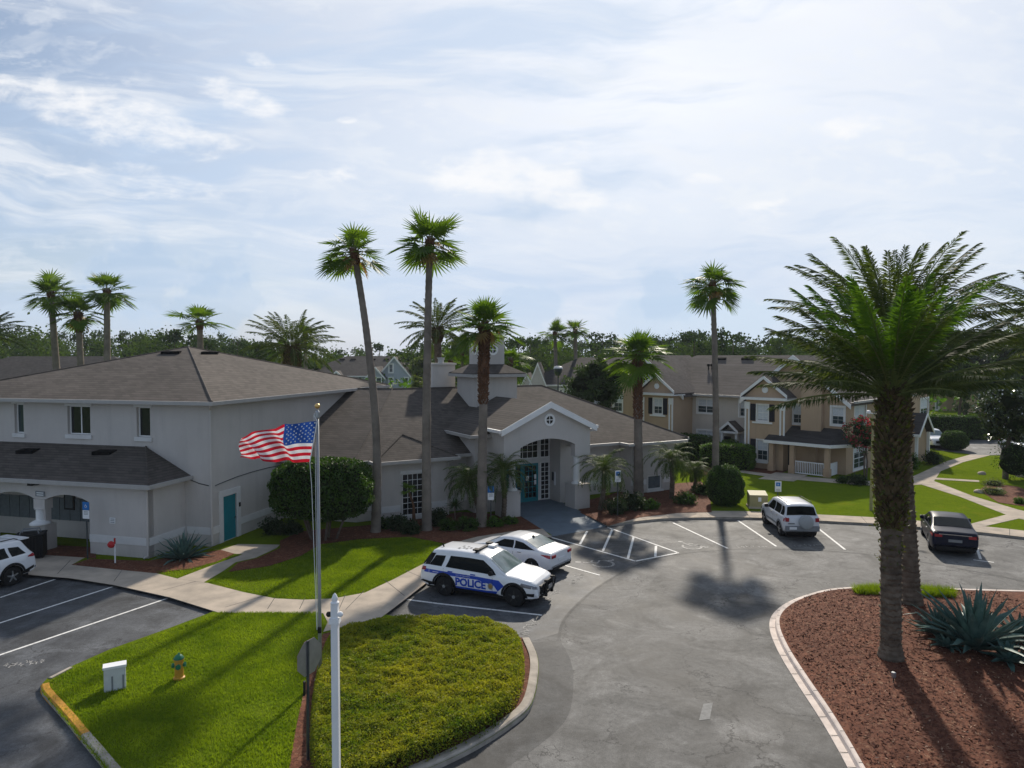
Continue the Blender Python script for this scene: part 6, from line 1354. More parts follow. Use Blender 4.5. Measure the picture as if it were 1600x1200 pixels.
# ---- grass blades on the nearer lawns, bark chips on the mulch
def blades(polys, n, hgt, name, label, mat='grassblade', zb=.11, avoid=()):
    V = []
    for poly, k in zip(polys, n):
        xs, ys = [p[0] for p in poly], [p[1] for p in poly]; P = np.stack([g.uniform(min(xs), max(xs), k), g.uniform(min(ys), max(ys), k)], 1); P = P[inside(P, poly)]; nz = np.array([mnoise.noise((p[0] * .45, p[1] * .45, 2.0)) + .7 * mnoise.noise((p[0] * 1.7, p[1] * 1.7, 5.0)) for p in P]); P = P[g.random(len(P)) < np.clip(.80 + nz * .9, .18, 1)] if hgt < .1 else P; m = len(P); a = g.uniform(0, 2 * math.pi, m); w = .012; s = np.stack([np.cos(a), np.sin(a), np.zeros(m)], 1) * w; h = hgt * g.uniform(.5, 1.3, m); l = np.stack([g.normal(0, .4, m) * h, g.normal(0, .4, m) * h, h], 1); B = np.column_stack([P, np.full(m, zb)]); V.append(np.stack([B - s, B + s, B + l], 1).reshape(-1, 3))
    V = np.concatenate(V); mb = MB(); mb.np(V, np.arange(len(V)).reshape(-1, 3), 0); return tag(mb.build(name, mat), label, 'grass', kind='stuff')
LA_poly = px((344, 957), (502, 957), (506, 984), (492, 1020), (476, 1075), (462, 1140), (452, 1210), (420, 1330), (300, 1380), (200, 1248), (145, 1181), (105, 1131), (85, 1108), (68, 1086), (66, 1079), (76, 1066), (107, 1048), (172, 1019), (263, 986), z=.11)
LB_poly = px((326, 910), (380, 924), (430, 934), (475, 936), (521, 934), (570, 925), (615, 904), (661, 880), (690, 857), (700, 851), (640, 840), (560, 844), (500, 852), (470, 870), (420, 886), (357, 895), z=.11)
LC_poly = px((243, 894), (300, 888), (340, 878), (366, 867), (378, 867), (340, 880), (278, 903), z=.11)
blades([LA_poly, LB_poly, LC_poly], [150000, 110000, 8000], .065, 'grass', 'short mown grass of the clubhouse lawns')
from mathutils.bvhtree import BVHTree
isl_o = bpy.data.objects['mulch_island']; bv = BVHTree.FromPolygons([v.co[:] for v in isl_o.data.vertices], [p.vertices[:] for p in isl_o.data.polygons])
N = 26000; ix = [p[0] for p in isl_poly]; iy = [p[1] for p in isl_poly]; P = np.stack([g.uniform(min(ix), min(ix) + 11, N), g.uniform(11.5, max(iy), N)], 1); P = P[inside(P, isl_poly)]; P = P[edged(P, isl_poly) > .2]
C = []
for p in P:
    h_ = bv.ray_cast(Vector((p[0], p[1], 3)), Vector((0, 0, -1)))
    if h_[0]: C.append((p[0], p[1], h_[0].z + .012))
C = np.array(C); mb = MB(); k = g.random(len(C)); a_, b_ = C[k < .90], C[k >= .90]
mb.np(*leaf_quads(a_, g.uniform(.04, .15, len(a_)), g, .34, up=3.0), 0); mb.np(*leaf_quads(b_, .075, g, .28, up=1.6), 1)
tag(mb.build('bark_chips', [pm('bark_chip', (.055, .02, .013), .9, 0, 30, col2=(.17, .065, .04), spec=.15), pm('pale_chip', (.50, .33, .22), .9, .3, 30, spec=.15)]), 'loose red bark chips covering the island', 'mulch', kind='stuff')
# grass strip on the far rim of the island
STR = px((1334, 924), (1400, 921), (1490, 928), (1490, 937), (1400, 934), (1340, 931), z=.15); blades([STR], [16000], .30, 'grass_strip', 'bright ungrazed grass strip along the far rim of the island', zb=.14)

# ================================================================== VEHICLES
class CarShape:
    """car body as cross-sections along its length (x: rear 0 -> front L)"""
    def __init__(s, L, W, zt, belt, zb=.26, taper=(.90, .80), tumble=.30):
        s.L, s.W, s.zt, s.belt, s.zb, s.taper, s.tumble = L, W, np.array(zt), np.array(belt), zb, taper, tumble
    def w(s, x): return s.W / 2 * np.interp(x, [0, .10, .45, s.L - .75, s.L - .22, s.L - .05, s.L], [s.taper[0], s.taper[0] + .05, 1, 1, (1 + s.taper[1]) / 2 + .03, s.taper[1] + .03, s.taper[1]])
    def sec(s, x):
        w = s.w(x); zt = np.interp(x, s.zt[:, 0], s.zt[:, 1]); b = min(np.interp(x, s.belt[:, 0], s.belt[:, 1]), zt - .02); zb = s.zb + .10 * max(0, 1 - x / .35) + .06 * max(0, 1 - (s.L - x) / .4); gh = zt - b; wr = w * .93 - s.tumble * gh
        e = min(.10, gh * .45)
        return [(w * .80, zb), (w * .95, zb + .05), (w * .985, zb + .16), (w, zb + .40 * (b - zb)), (w * 1.0, zb + .66 * (b - zb)), (w * .985, b - .07), (w * .955, b), (w * .93, b + min(.015, gh * .2)), (wr + s.tumble * gh * .35, zt - gh * .62 if gh > .2 else zt - gh * .7), (wr + .02, zt - e), (wr - .02, zt - e * .45), (wr - .09, zt - e * .12), (wr * .55, zt), (0, zt + .012)]
    def side_y(s, x, z):
        p = s.sec(x)[:11]; return float(np.interp(z, [q[1] for q in p], [q[0] for q in p]))
    def top_z(s, x, y):
        p = s.sec(x)[9:][::-1]; return float(np.interp(abs(y), [q[0] for q in p], [q[1] for q in p]))
    def body(s):
        xs = sorted(set(np.round(np.concatenate([np.linspace(0, s.L, 46), s.zt[:, 0], s.belt[:, 0], [.05, .2, s.L - .03, s.L - .12, s.L - .3]]), 3)))
        mb = MB(); rings = []
        for x in xs: h = s.sec(x); rings += [(x, y, z) for y, z in h] + [(x, -y, z) for y, z in h[-2::-1]]
        n = 27; F = [(i * n + k, (i + 1) * n + k, (i + 1) * n + (k + 1) % n, i * n + (k + 1) % n) for i in range(len(xs) - 1) for k in range(n)]
        F += [tuple(range(n)), tuple(range((len(xs) - 1) * n, len(xs) * n))[::-1]]; mb.add(rings, F); return mb
    def patch(s, mb, bot, top, sg, off=.008, rows=4, sub=5):
        """panel lying on the body side; bot/top polylines of (x, z)"""
        def rs(pl): pl = np.array(pl, float); t = np.linspace(0, len(pl) - 1, (len(pl) - 1) * sub + 1); return np.stack([np.interp(t, range(len(pl)), pl[:, 0]), np.interp(t, range(len(pl)), pl[:, 1])], 1)
        B, T = rs(bot), rs(top); n = len(B); V = []
        for j in range(rows + 1):
            for i in range(n): x, z = B[i] + (T[i] - B[i]) * j / rows; V.append((x, sg * (s.side_y(x, z) + off), z))
        mb.add(V, [(j * n + i, j * n + i + 1, (j + 1) * n + i + 1, (j + 1) * n + i) for j in range(rows) for i in range(n - 1)])
    def top(s, mb, xa, xb, k=.93, off=.010, nx=8, ny=8, ka=None):
        V = []
        for i in range(nx + 1):
            x = xa + (xb - xa) * i / nx; p = s.sec(x); wr = p[10][0] * (k + ((ka or k) - k) * (1 - i / nx))
            for j in range(ny + 1): y = -wr + 2 * wr * j / ny; V.append((x, y, s.top_z(x, y) + off))
        sl = (s.top_z(xb, 0) - s.top_z(xa, 0)) / (xb - xa); V = [(x - (off if sl > 0 else -off) * min(1, abs(sl)), y, z) for x, y, z in V]
        mb.add(V, [(i * (ny + 1) + j, (i + 1) * (ny + 1) + j, (i + 1) * (ny + 1) + j + 1, i * (ny + 1) + j + 1) for i in range(nx) for j in range(ny)])

def build_car(cs, pos, heading, name, label, cat, paint, axles, rt, rimmat, sidewin, shield, rear, glassf='carglasslit', glassr='carglass', flare=None, group='parked cars', spokes=5, pillar=True, arch=.07):
    root = empty(name, (0, 0, 0), label, cat, group); ox = cs.L / 2
    T = Matrix.Translation((-ox, 0, 0))
    body = cs.body(); body.T = None; bo = body.build('body', [paint, 'black'], None, angle=32)
    cut = MB()
    for ax in axles:
        [cut.lathe((ax, 0, rt - .01), [(rt + arch, a_), (rt + arch, b_)], 32, 'y') for a_, b_ in ((-cs.W, -cs.W / 2 + .3), (cs.W / 2 - .3, cs.W))]
    co = cut.build('cutter_tmp', 'black')
    for ob in (bo, co):
        bm = bmesh.new(); bm.from_mesh(ob.data); bmesh.ops.remove_doubles(bm, verts=bm.verts, dist=3e-4); bmesh.ops.dissolve_degenerate(bm, edges=bm.edges, dist=1e-4); bmesh.ops.recalc_face_normals(bm, faces=bm.faces)
        if bm.calc_volume(signed=True) < 0: bmesh.ops.reverse_faces(bm, faces=bm.faces)
        bm.to_mesh(ob.data); bm.free()
    try: bo.modifiers.clear()
    except Exception: pass
    def vol(m_):
        b_ = bmesh.new(); b_.from_mesh(m_); v = b_.calc_volume(signed=True); b_.free(); return v
    v0 = vol(bo.data); me = None
    for solver, us in (('FAST', False), ('EXACT', False)):
        md = bo.modifiers.new('b', 'BOOLEAN'); md.object = co; md.operation = 'DIFFERENCE'; md.solver = solver
        if solver == 'EXACT': md.use_self = us
        dg = bpy.context.evaluated_depsgraph_get(); me = bpy.data.meshes.new_from_object(bo.evaluated_get(dg)); bo.modifiers.clear(); v1 = vol(me)
        if .5 * v0 < v1 < v0 - .05: break
    old = bo.data; bo.data = me; bpy.data.meshes.remove(old); bpy.data.objects.remove(co)
    me.name = 'body'; me.transform(T)
    try: me.set_sharp_from_angle(angle=R(32))
    except Exception: pass
    bo.parent = root
    def part(fill, nm, mats, smooth=False, parent=root, angle=None):
        mb = MB(); fill(mb); mb.v = [tuple(T @ Vector(p)) for p in mb.v]; o = mb.build(nm, mats, None, smooth, angle); o.parent = parent; return o
    for sg in (-1, 1):
        for b_, t_ in sidewin: part(lambda mb: cs.patch(mb, b_, t_, sg), 'side_window', 'carglass', True)
    part(lambda mb: cs.top(mb, *shield), 'windshield', glassf, True); part(lambda mb: cs.top(mb, *rear), 'rear_window', glassr, True)
    part(lambda mb: [mb.lathe((ax, 0, rt), [(rt + arch * .8, -cs.W / 2 + .27), (rt + arch * .8, cs.W / 2 - .27)], 24, 'y') for ax in axles] and mb.box(.3, cs.L - .3, -cs.W / 2 + .12, cs.W / 2 - .12, cs.zb - .06, cs.zb + .1), 'underbody', 'black')
    for ax in axles:
        for sg in (-1, 1):
            yc = sg * (cs.W / 2 - .125)
            prof = [(rt * .62, -.11), (rt * .9, -.115), (rt * .97, -.10), (rt, -.06), (rt, .06), (rt * .97, .10), (rt * .9, .115), (rt * .62, .11)]
            wv = part(lambda mb: mb.lathe((ax, yc, rt), prof, 32, 'y'), 'wheel', 'rubber', angle=40)
            def rim(mb):
                yo = yc + sg * .10; mb.lathe((ax, yo - sg * .05, rt), [(rt * .64, -.02), (rt * .64, .045 if sg > 0 else .02), (rt * .58, .03 * sg), (rt * .2, .0)], 28, 'y'); mb.m = 1
                for k in range(spokes):
                    a = 2 * math.pi * k / spokes + .3; d = Vector((math.cos(a), 0, math.sin(a))); p = Vector((-d.z, 0, d.x)); c0 = Vector((ax, yo, rt))
                    mb.hexa([tuple(c0 + d * r_ * rt + p * q * rt + Vector((0, yy * sg, 0))) for yy in (-.02, .02) for r_, q in ((.1, -.09), (.60, -.06), (.60, .06), (.1, .09))])
                mb.m = 2; mb.lathe((ax, yo, rt), [(rt * .16, -.03), (rt * .16, .035), (rt * .1, .04)] if sg > 0 else [(rt * .1, -.04), (rt * .16, -.035), (rt * .16, .03)], 16, 'y')
            part(rim, 'rim', rimmat, parent=wv)
            if flare:
                def fl(mb):
                    n = 18; V = []
                    for i in range(n + 1):
                        a = math.pi * (-.06 + 1.12 * i / n)
                        for r_ in (rt + arch - .005, rt + arch + .045, rt + arch + .085): x, z = ax + r_ * math.cos(a), rt + r_ * math.sin(a); V.append((x, sg * (cs.side_y(min(max(x, 0), cs.L), z) + (.02 if r_ < rt + arch + .08 else .006)), z))
                    mb.add(V, [(i * 3 + j, i * 3 + j + 1, i * 3 + j + 4, i * 3 + j + 3) for i in range(n) for j in range(2)])
                part(fl, 'arch_trim', flare, True)
    root.location = (pos[0], pos[1], pos[2] if len(pos) > 2 else 0.006); root.rotation_euler = (0, 0, heading)
    return root, part, T

def mirror(part, cs, x, z, mat):
    for sg in (-1, 1):
        y = cs.side_y(x, z - .03)
        def f(mb): mb.lathe((x, sg * (y + .12), z), [(.02, -.09), (.08, -.08), (.10, 0), (.08, .08), (.02, .09)], 12, 'y'); mb.box(x - .03, x + .03, min(sg * y, sg * (y + .08)), max(sg * y, sg * (y + .08)), z - .05, z - .01)
        part(f, 'mirror', mat, angle=50)
def endquad(mb, x, y0, y1, z0, z1, d=.02): mb.box(min(x, x + d), max(x, x + d), y0, y1, z0, z1)

SUVZ = [(0, .55), (.015, .92), (.06, 1.06), (.14, 1.14), (.50, 1.69), (.62, 1.735), (.9, 1.755), (1.6, 1.78), (2.5, 1.77), (2.78, 1.735), (3.05, 1.62), (3.72, 1.17), (3.82, 1.135), (4.3, 1.09), (4.75, 1.0), (4.93, .90), (5.01, .76), (5.05, .58)]
SUVB = [(0, .55), (.03, .9), (.12, 1.08), (1.2, 1.10), (3.2, 1.06), (3.8, 1.05), (4.5, .97), (4.9, .84), (5.05, .56)]
police = CarShape(5.05, 1.98, SUVZ, SUVB, .30)
pr, pf_ = G(693.5, 930), G(806, 948); hv = (pf_ - pr); hd = math.atan2(hv.y, hv.x); hn = hv.normalized(); left = Vector((-hn.y, hn.x, 0))
KS = .935; ctr = (pr + pf_) / 2 + left * (1.98 / 2 - .10) * KS; AX = (1.12, 4.12); ctr = ctr + hn * (2.525 - (AX[0] + AX[1]) / 2) * KS
sw = [([(.42, 1.15), (.98, 1.14)], [(.66, 1.52), (1.10, 1.54)]), ([(1.16, 1.14), (2.02, 1.115)], [(1.32, 1.56), (2.06, 1.57)]), ([(2.02, 1.115), (2.14, 1.112)], [(2.06, 1.57), (2.16, 1.57)]), ([(2.14, 1.112), (3.10, 1.09), (3.36, 1.09)], [(2.16, 1.57), (2.75, 1.55), (3.18, 1.27)])]
rt_, part, T = build_car(police, (ctr.x, ctr.y), hd, 'police_car', 'white police patrol SUV with blue side livery and black push bar', 'police car', 'carwhite', AX, .385, ['blackrim', 'blackrim', 'metal'], sw, (2.98, 3.70, .97), (.17, .47, .92), flare='black')
POL = rt_; POL.scale = (KS, KS, KS)
for sg in (-1, 1):
    def stripe(mb):
        police.patch(mb, [(.22, .86), (1.2, .845), (2.6, .835), (3.30, .70), (3.46, .50)], [(.22, 1.0), (1.2, .975), (2.6, .955), (3.50, .92), (3.72, .74)], sg, .005, 4, 6)
        police.patch(mb, [(1.60, .37), (3.0, .37), (3.40, .40)], [(1.60, .475), (3.0, .47), (3.46, .50)], sg, .005, 3, 6)
    part(stripe, 'blue_livery', 'polblue', True)
    part(lambda mb: police.patch(mb, [(.9, .30), (1.6, .30), (3.4, .30), (3.7, .30)], [(.9, .34), (1.6, .40), (3.4, .40), (3.7, .34)], sg, .012, 2, 5), 'sill_trim', 'black', True)
    part(lambda mb: police.patch(mb, [(.0, .36), (.7, .34)], [(.0, .56), (.7, .50)], sg, .010, 2, 5), 'rear_bumper_trim', 'black', True)
    part(lambda mb: police.patch(mb, [(.03, .92), (.30, .94)], [(.10, 1.08), (.30, 1.07)], sg, .012, 2, 4), 'tail_light', 'tail', True)
    part(lambda mb: police.patch(mb, [(4.35, .80), (4.9, .74), (5.0, .72)], [(4.42, .93), (4.85, .86), (4.98, .80)], sg, .012, 3, 4), 'headlight', 'head', True)
    part(lambda mb: police.patch(mb, [(4.62, .47), (4.9, .45)], [(4.64, .57), (4.92, .58)], sg, .012, 2, 4), 'fog_light', 'black', True)
    for x in (1.30, 2.30): part(lambda mb: mb.box(x, x + .2, sg * police.side_y(x, .98) - .005, sg * police.side_y(x, .98) + sg * .03 if sg > 0 else sg * police.side_y(x, .98) + .005, .985, 1.02) if sg > 0 else mb.box(x, x + .2, sg * (police.side_y(x, .98) + .03), sg * police.side_y(x, .98) + .005, .985, 1.02), 'door_handle', 'polblue')
    for x in (2.1, 3.22, 1.17): part(lambda mb: police.patch(mb, [(x, .42), (x + .014, .42)], [(x - (0 if x > 2 else .1), 1.09), (x + .014 - (0 if x > 2 else .1), 1.09)], sg, .0065, 5, 1), 'door_seam', 'black')
def lettering(text, cs, x0, z0, size, sg, mat, nm, bold=0.0, width=None, part=part):
    """text laid on the side of the body, reading forwards on the side that faces the viewer"""
    cu = bpy.data.curves.new('t', 'FONT'); cu.body = text; cu.size = size; cu.offset = bold; cu.resolution_u = 3; o = bpy.data.objects.new('t', cu); COL.objects.link(o)
    dg = bpy.context.evaluated_depsgraph_get(); me = bpy.data.meshes.new_from_object(o.evaluated_get(dg)); bpy.data.objects.remove(o)
    vs = [v.co.copy() for v in me.vertices]; wd = max(v.x for v in vs) - min(v.x for v in vs); k = (width / wd) if width else 1.0; mn = min(v.x for v in vs)
    V = []
    for v in vs: u = (v.x - mn) * k; x = (x0 + u) if sg < 0 else (x0 + wd * k - u); z = z0 + v.y; V.append((x, sg * (cs.side_y(x, z) + .0075), z))
    F = [tuple(p.vertices) for p in me.polygons]; bpy.data.meshes.remove(me)
    return part(lambda mb: mb.add(V, F), nm, mat)
for sg in (-1, 1):
    lettering('POLICE', police, 1.64, .525, .40, sg, 'polblue', 'police_lettering', .018, 1.32); lettering('CITY OF ORLANDO', police, 1.66, .885, .05, sg, 'white', 'city_lettering', 0, .62)
    part(lambda mb: police.patch(mb, [(.62, .905), (.88, .90)], [(.62, .925), (.88, .92)], sg, .0085, 1, 4), 'stripe_lettering_line', 'white')
    def badge(mb):
        n = 20; V = [(3.16 + .115 * math.cos(2 * math.pi * k / n), 0, .66 + .125 * math.sin(2 * math.pi * k / n)) for k in range(n)]; V = [(x, sg * (police.side_y(x, z) + .011), z) for x, _, z in V]; mb.add(V, [tuple(range(n))]); mb.m = 1
        V = [(3.16 + .075 * math.cos(2 * math.pi * k / n), 0, .66 + .085 * math.sin(2 * math.pi * k / n)) for k in range(n)]; V = [(x, sg * (police.side_y(x, z) + .014), z) for x, _, z in V]; mb.add(V, [tuple(range(n))])
    part(badge, 'door_badge', ['metal', 'gold'])
    part(lambda mb: mb.tube([(1.75, sg * .60, 1.79), (2.05, sg * .62, 1.81), (2.35, sg * .60, 1.79)], .02, 6), 'roof_rail', 'black') if False else None
mirror(part, police, 3.18, 1.16, 'black')
def lightbar(mb):
    mb.box(2.30, 2.42, -.60, .60, 1.80, 1.845)
    for sg in (-1, 1): mb.box(2.24, 2.48, sg * .56 - .12, sg * .56 + .12, 1.845, 1.90); mb.box(2.33, 2.39, sg * .62 - .03, sg * .62 + .03, 1.74, 1.80)
part(lightbar, 'light_bar', 'black')
for sg in (-1, 1): part(lambda mb: police.patch(mb, [(.10, 1.13), (.42, 1.15)], [(.44, 1.60), (.66, 1.60)], sg, .006, 4, 3), 'rear_pillar', 'black', True)
part(lambda mb: mb.box(2.44, 2.72, .25, .62, 1.785, 1.86), 'beacon', 'white')
part(lambda mb: [mb.box(1.45 + a, 1.53 + a, -.42 + b, -.30 + b, 1.792, 1.797) for a, b in ((0, 0), (.16, .1), (.05, .3), (.3, .05), (.25, .32), (.42, .2))], 'roof_marking', 'plastic')
part(lambda mb: mb.tube([(.75, -.3, 1.74), (.70, -.3, 1.86)], .03, 6), 'antenna', 'black')
def grille(mb): mb.box(4.985, 5.075, -.58, .58, .50, .80); mb.box(4.99, 5.06, -.75, .75, .34, .46)
part(grille, 'grille', 'black')
def push(mb):
    for y in (-.30, .30): mb.box(5.10, 5.20, y - .05, y + .05, .36, .98); mb.box(5.0, 5.12, y - .04, y + .04, .42, .52)
    mb.box(5.11, 5.18, -.25, .25, .86, .93); mb.box(5.11, 5.18, -.25, .25, .48, .55)
    for sg in (-1, 1): mb.tube([(5.15, sg * .33, .92), (5.17, sg * .55, .88), (5.13, sg * .72, .78), (5.1, sg * .74, .60), (5.12, sg * .6, .48), (5.15, sg * .33, .46)], .03, 8)
part(push, 'push_bar', 'black')
part(lambda mb: mb.box(5.19, 5.22, -.18, .18, .60, .74), 'push_bar_lamp', 'metal')
part(lambda mb: mb.box(-.10, .03, -.7, .7, .44, .56), 'rear_bumper', 'black'); part(lambda mb: mb.box(-.022, .03, -.28, .28, .80, .94), 'number_plate', 'white')

# white saloon, nose in, beside it
SEDZ = [(0, .45), (.01, .74), (.04, .98), (.12, 1.03), (.62, 1.075), (.75, 1.10), (1.55, 1.385), (1.85, 1.425), (2.25, 1.435), (2.6, 1.41), (2.8, 1.36), (3.5, 1.02), (3.62, .985), (4.2, .89), (4.48, .78), (4.58, .66), (4.62, .48)]
SEDB = [(0, .45), (.05, .95), (.5, .995), (1.2, .99), (3.4, .92), (4.2, .82), (4.5, .70), (4.62, .46)]
SEDW = [([(.86, 1.04), (1.55, 1.0), (1.95, .99)], [(1.0, 1.075), (1.52, 1.27), (1.95, 1.31)]), ([(2.02, .985), (2.7, .965), (3.20, .955)], [(2.02, 1.31), (2.55, 1.29), (2.95, 1.09)])]
sed = CarShape(4.62, 1.80, SEDZ, SEDB, .22)
rd = (Vector(g2(993, 877)) - Vector(g2(862, 840))).normalized(); bdir = (rd * .55 + bd * .45).normalized(); hs_ = -bdir; sl_h = math.atan2(hs_.y, hs_.x)
ra_, rb_ = Vector(g2(863, 903)), Vector(g2(892, 889)); pd_ = (ra_ - rb_).normalized(); pd_ = Vector((pd_.y, -pd_.x)); pd_ = pd_ if pd_.dot(hs_) > 0 else -pd_; hs_ = (hs_ * .7 + pd_ * .3).normalized(); sl_h = math.atan2(hs_.y, hs_.x); c = (ra_ + rb_) / 2 + hs_ * (2.31 * .93)
def saloon_bits(part, cs, lamp='tail', plate=True, plm='white'):
    for sg in (-1, 1):
        part(lambda mb: cs.patch(mb, [(.02, .80), (.22, .82), (.52, .92)], [(.02, .93), (.22, .945), (.52, .935)], sg, .012, 2, 4), 'tail_light', 'tail', True)
        part(lambda mb: cs.patch(mb, [(4.15, .66), (4.5, .60)], [(4.12, .78), (4.46, .70)], sg, .012, 2, 4), 'headlight', 'head', True)
        part(lambda mb: mb.box(-.016, .02, min(sg * .50, sg * .79), max(sg * .50, sg * .79), .81, .93), 'tail_lamp', 'tail')
        for x in (1.98, 3.2): part(lambda mb: cs.patch(mb, [(x, .32), (x + .012, .32)], [(x, .98), (x + .012, .98)] if x < 3 else [(x + .08, .94), (x + .092, .94)], sg, .004, 5, 1), 'door_seam', 'black')
        for x in (1.55, 2.65): part(lambda mb: mb.box(x, x + .18, min(sg * (cs.side_y(x, .86) - .005), sg * (cs.side_y(x, .86) + .03)), max(sg * (cs.side_y(x, .86) - .005), sg * (cs.side_y(x, .86) + .03)), .85, .88), 'door_handle', 'rim')
    part(lambda mb: mb.box(-.02, .02, -.26, .26, .62, .74), 'number_plate', plm)
    part(lambda mb: mb.box(-.015, .05, -.72, .72, .28, .40), 'rear_valance', 'black')
rt_, part, T = build_car(sed, (c.x, c.y), sl_h, 'parked_car', 'white saloon parked nose-in right beside the police patrol car', 'car', 'carwhite', (.98, 3.68), .325, ['rubber', 'rim', 'rim'], SEDW, (2.85, 3.48, .96), (.80, 1.50, .90), 'carglasslit', 'carglasslit'); rt_.scale = (.93, .93, .93)
saloon_bits(part, sed); mirror(part, sed, 3.05, 1.0, 'carwhite')
part(lambda mb: mb.prism([(1.42, -.03, 1.36), (1.60, -.03, 1.40), (1.60, .03, 1.40), (1.42, .03, 1.36)], [(1.42, -.01, 1.46), (1.50, -.01, 1.45), (1.50, .01, 1.45), (1.42, .01, 1.46)]), 'antenna', 'black')

# dark blue saloon, far right
rl, fl_ = G(1456, 859), G(1439, 839); rr_ = G(1517, 862); hv = Vector((fl_ - rl)[:2]).normalized(); st = (Vector(g2(1520, 836)) - Vector(g2(1532, 874))).normalized(); hv = (hv * .55 + st * .45).normalized()
lft = Vector((-hv.y, hv.x)); mid = Vector(((rl + rr_) / 2)[:2]); c = mid + hv * (2.31 - .98)
sed2 = CarShape(4.75, 1.85, [(x * 1.028, z * 1.02) for x, z in SEDZ], [(x * 1.028, z * 1.02) for x, z in SEDB], .22)
SW2 = [([(x * 1.028, z * 1.02) for x, z in b], [(x * 1.028, z * 1.02) for x, z in t]) for b, t in SEDW]
rt_, part, T = build_car(sed2, (c.x, c.y), math.atan2(hv.y, hv.x), 'parked_car', 'dark navy saloon parked nose to the kerb, right of the date palms', 'car', 'carnavy', (1.0, 3.78), .335, ['rubber', 'rim', 'rim'], SW2, (2.93, 3.58, .96), (.82, 1.54, .92), 'carglasslit', 'carglass')
saloon_bits(part, sed2, plm='plastic'); mirror(part, sed2, 3.15, 1.02, 'carnavy'); part(lambda mb: mb.box(-.02, .02, -.62, .62, .93, .955), 'chrome_strip', 'rim')

# older white SUV with a spare wheel on its back door
OZ = [(0, .48), (.015, .95), (.05, 1.05), (.10, 1.10), (.30, 1.58), (.40, 1.635), (.7, 1.66), (1.5, 1.675), (2.15, 1.655), (2.4, 1.60), (3.0, 1.14), (3.1, 1.10), (3.7, 1.01), (3.95, .90), (4.03, .74), (4.06, .55)]
OB = [(0, .48), (.03, .94), (.1, 1.06), (1.5, 1.04), (3.0, 1.0), (3.7, .92), (3.95, .8), (4.06, .53)]
old = CarShape(4.06, 1.73, OZ, OB, .30, (.92, .82), .24)
rl, rr_ = G(1222, 836), G(1268, 839); st = ((Vector(g2(1153, 813.5)) - Vector(g2(1213, 854))).normalized() + (Vector(g2(1275, 823)) - Vector(g2(1320, 859))).normalized()).normalized(); mid = Vector(((rl + rr_) / 2)[:2]); c = mid + st * (2.03 - .72)
OW = [([(.30, 1.10), (.72, 1.09)], [(.42, 1.50), (.74, 1.50)]), ([(.82, 1.09), (1.62, 1.075)], [(.84, 1.50), (1.64, 1.51)]), ([(1.72, 1.075), (2.55, 1.06), (2.72, 1.06)], [(1.72, 1.51), (2.2, 1.49), (2.58, 1.20)])]
rt_, part, T = build_car(old, (c.x, c.y), math.atan2(st.y, st.x), 'parked_car', 'older white SUV with a covered spare wheel on its back door', 'car', 'carsilver', (.72, 3.21), .345, ['rubber', 'rim', 'rim'], OW, (2.44, 2.98, .95), (.12, .28, .95), flare='plastic', arch=.06)
for sg in (-1, 1):
    part(lambda mb: old.patch(mb, [(.02, .86), (.14, .86)], [(.05, 1.06), (.14, 1.08)], sg, .012, 2, 3), 'tail_light', 'tail', True); part(lambda mb: mb.box(-.02, .03, min(sg * .62, sg * .79), max(sg * .62, sg * .79), .86, 1.04), 'tail_lamp', 'tail')
    part(lambda mb: old.patch(mb, [(3.6, .74), (3.92, .70)], [(3.6, .86), (3.88, .82)], sg, .012, 2, 3), 'headlight', 'head', True)
    part(lambda mb: old.patch(mb, [(1.15, .50), (2.7, .50)], [(1.15, .60), (2.7, .60)], sg, .02, 2, 5), 'side_moulding', 'plastic', True)
    part(lambda mb: mb.tube([(.45, sg * .58, 1.66), (.55, sg * .58, 1.72), (1.9, sg * .58, 1.73), (2.05, sg * .58, 1.68)], .02, 6), 'roof_rail', 'black')
    for x in (1.67, 2.62): part(lambda mb: old.patch(mb, [(x, .42), (x + .012, .42)], [(x, 1.05), (x + .012, 1.05)], sg, .004, 5, 1), 'door_seam', 'black')
    for x in (1.0, 1.85): part(lambda mb: mb.box(x, x + .16, min(sg * old.side_y(x, .95), sg * (old.side_y(x, .95) + .03)), max(sg * old.side_y(x, .95), sg * (old.side_y(x, .95) + .03)), .93, .965), 'door_handle', 'plastic')
part(lambda mb: mb.box(-.08, .06, -.80, .80, .42, .66), 'rear_bumper', 'plastic'); part(lambda mb: mb.lathe((-.02, -.16, .86), [(.30, -.16), (.335, -.13), (.345, -.05), (.33, .03)], 32, 'x'), 'spare_wheel', ['sparecover'], angle=50)
part(lambda mb: mb.box(-.1, -.05, .28, .62, .50, .62), 'number_plate', 'white'); part(lambda mb: mb.box(-.022, .02, .36, .66, .74, .80), 'worn_badge', 'plastic')
mirror(part, old, 2.62, 1.1, 'black')

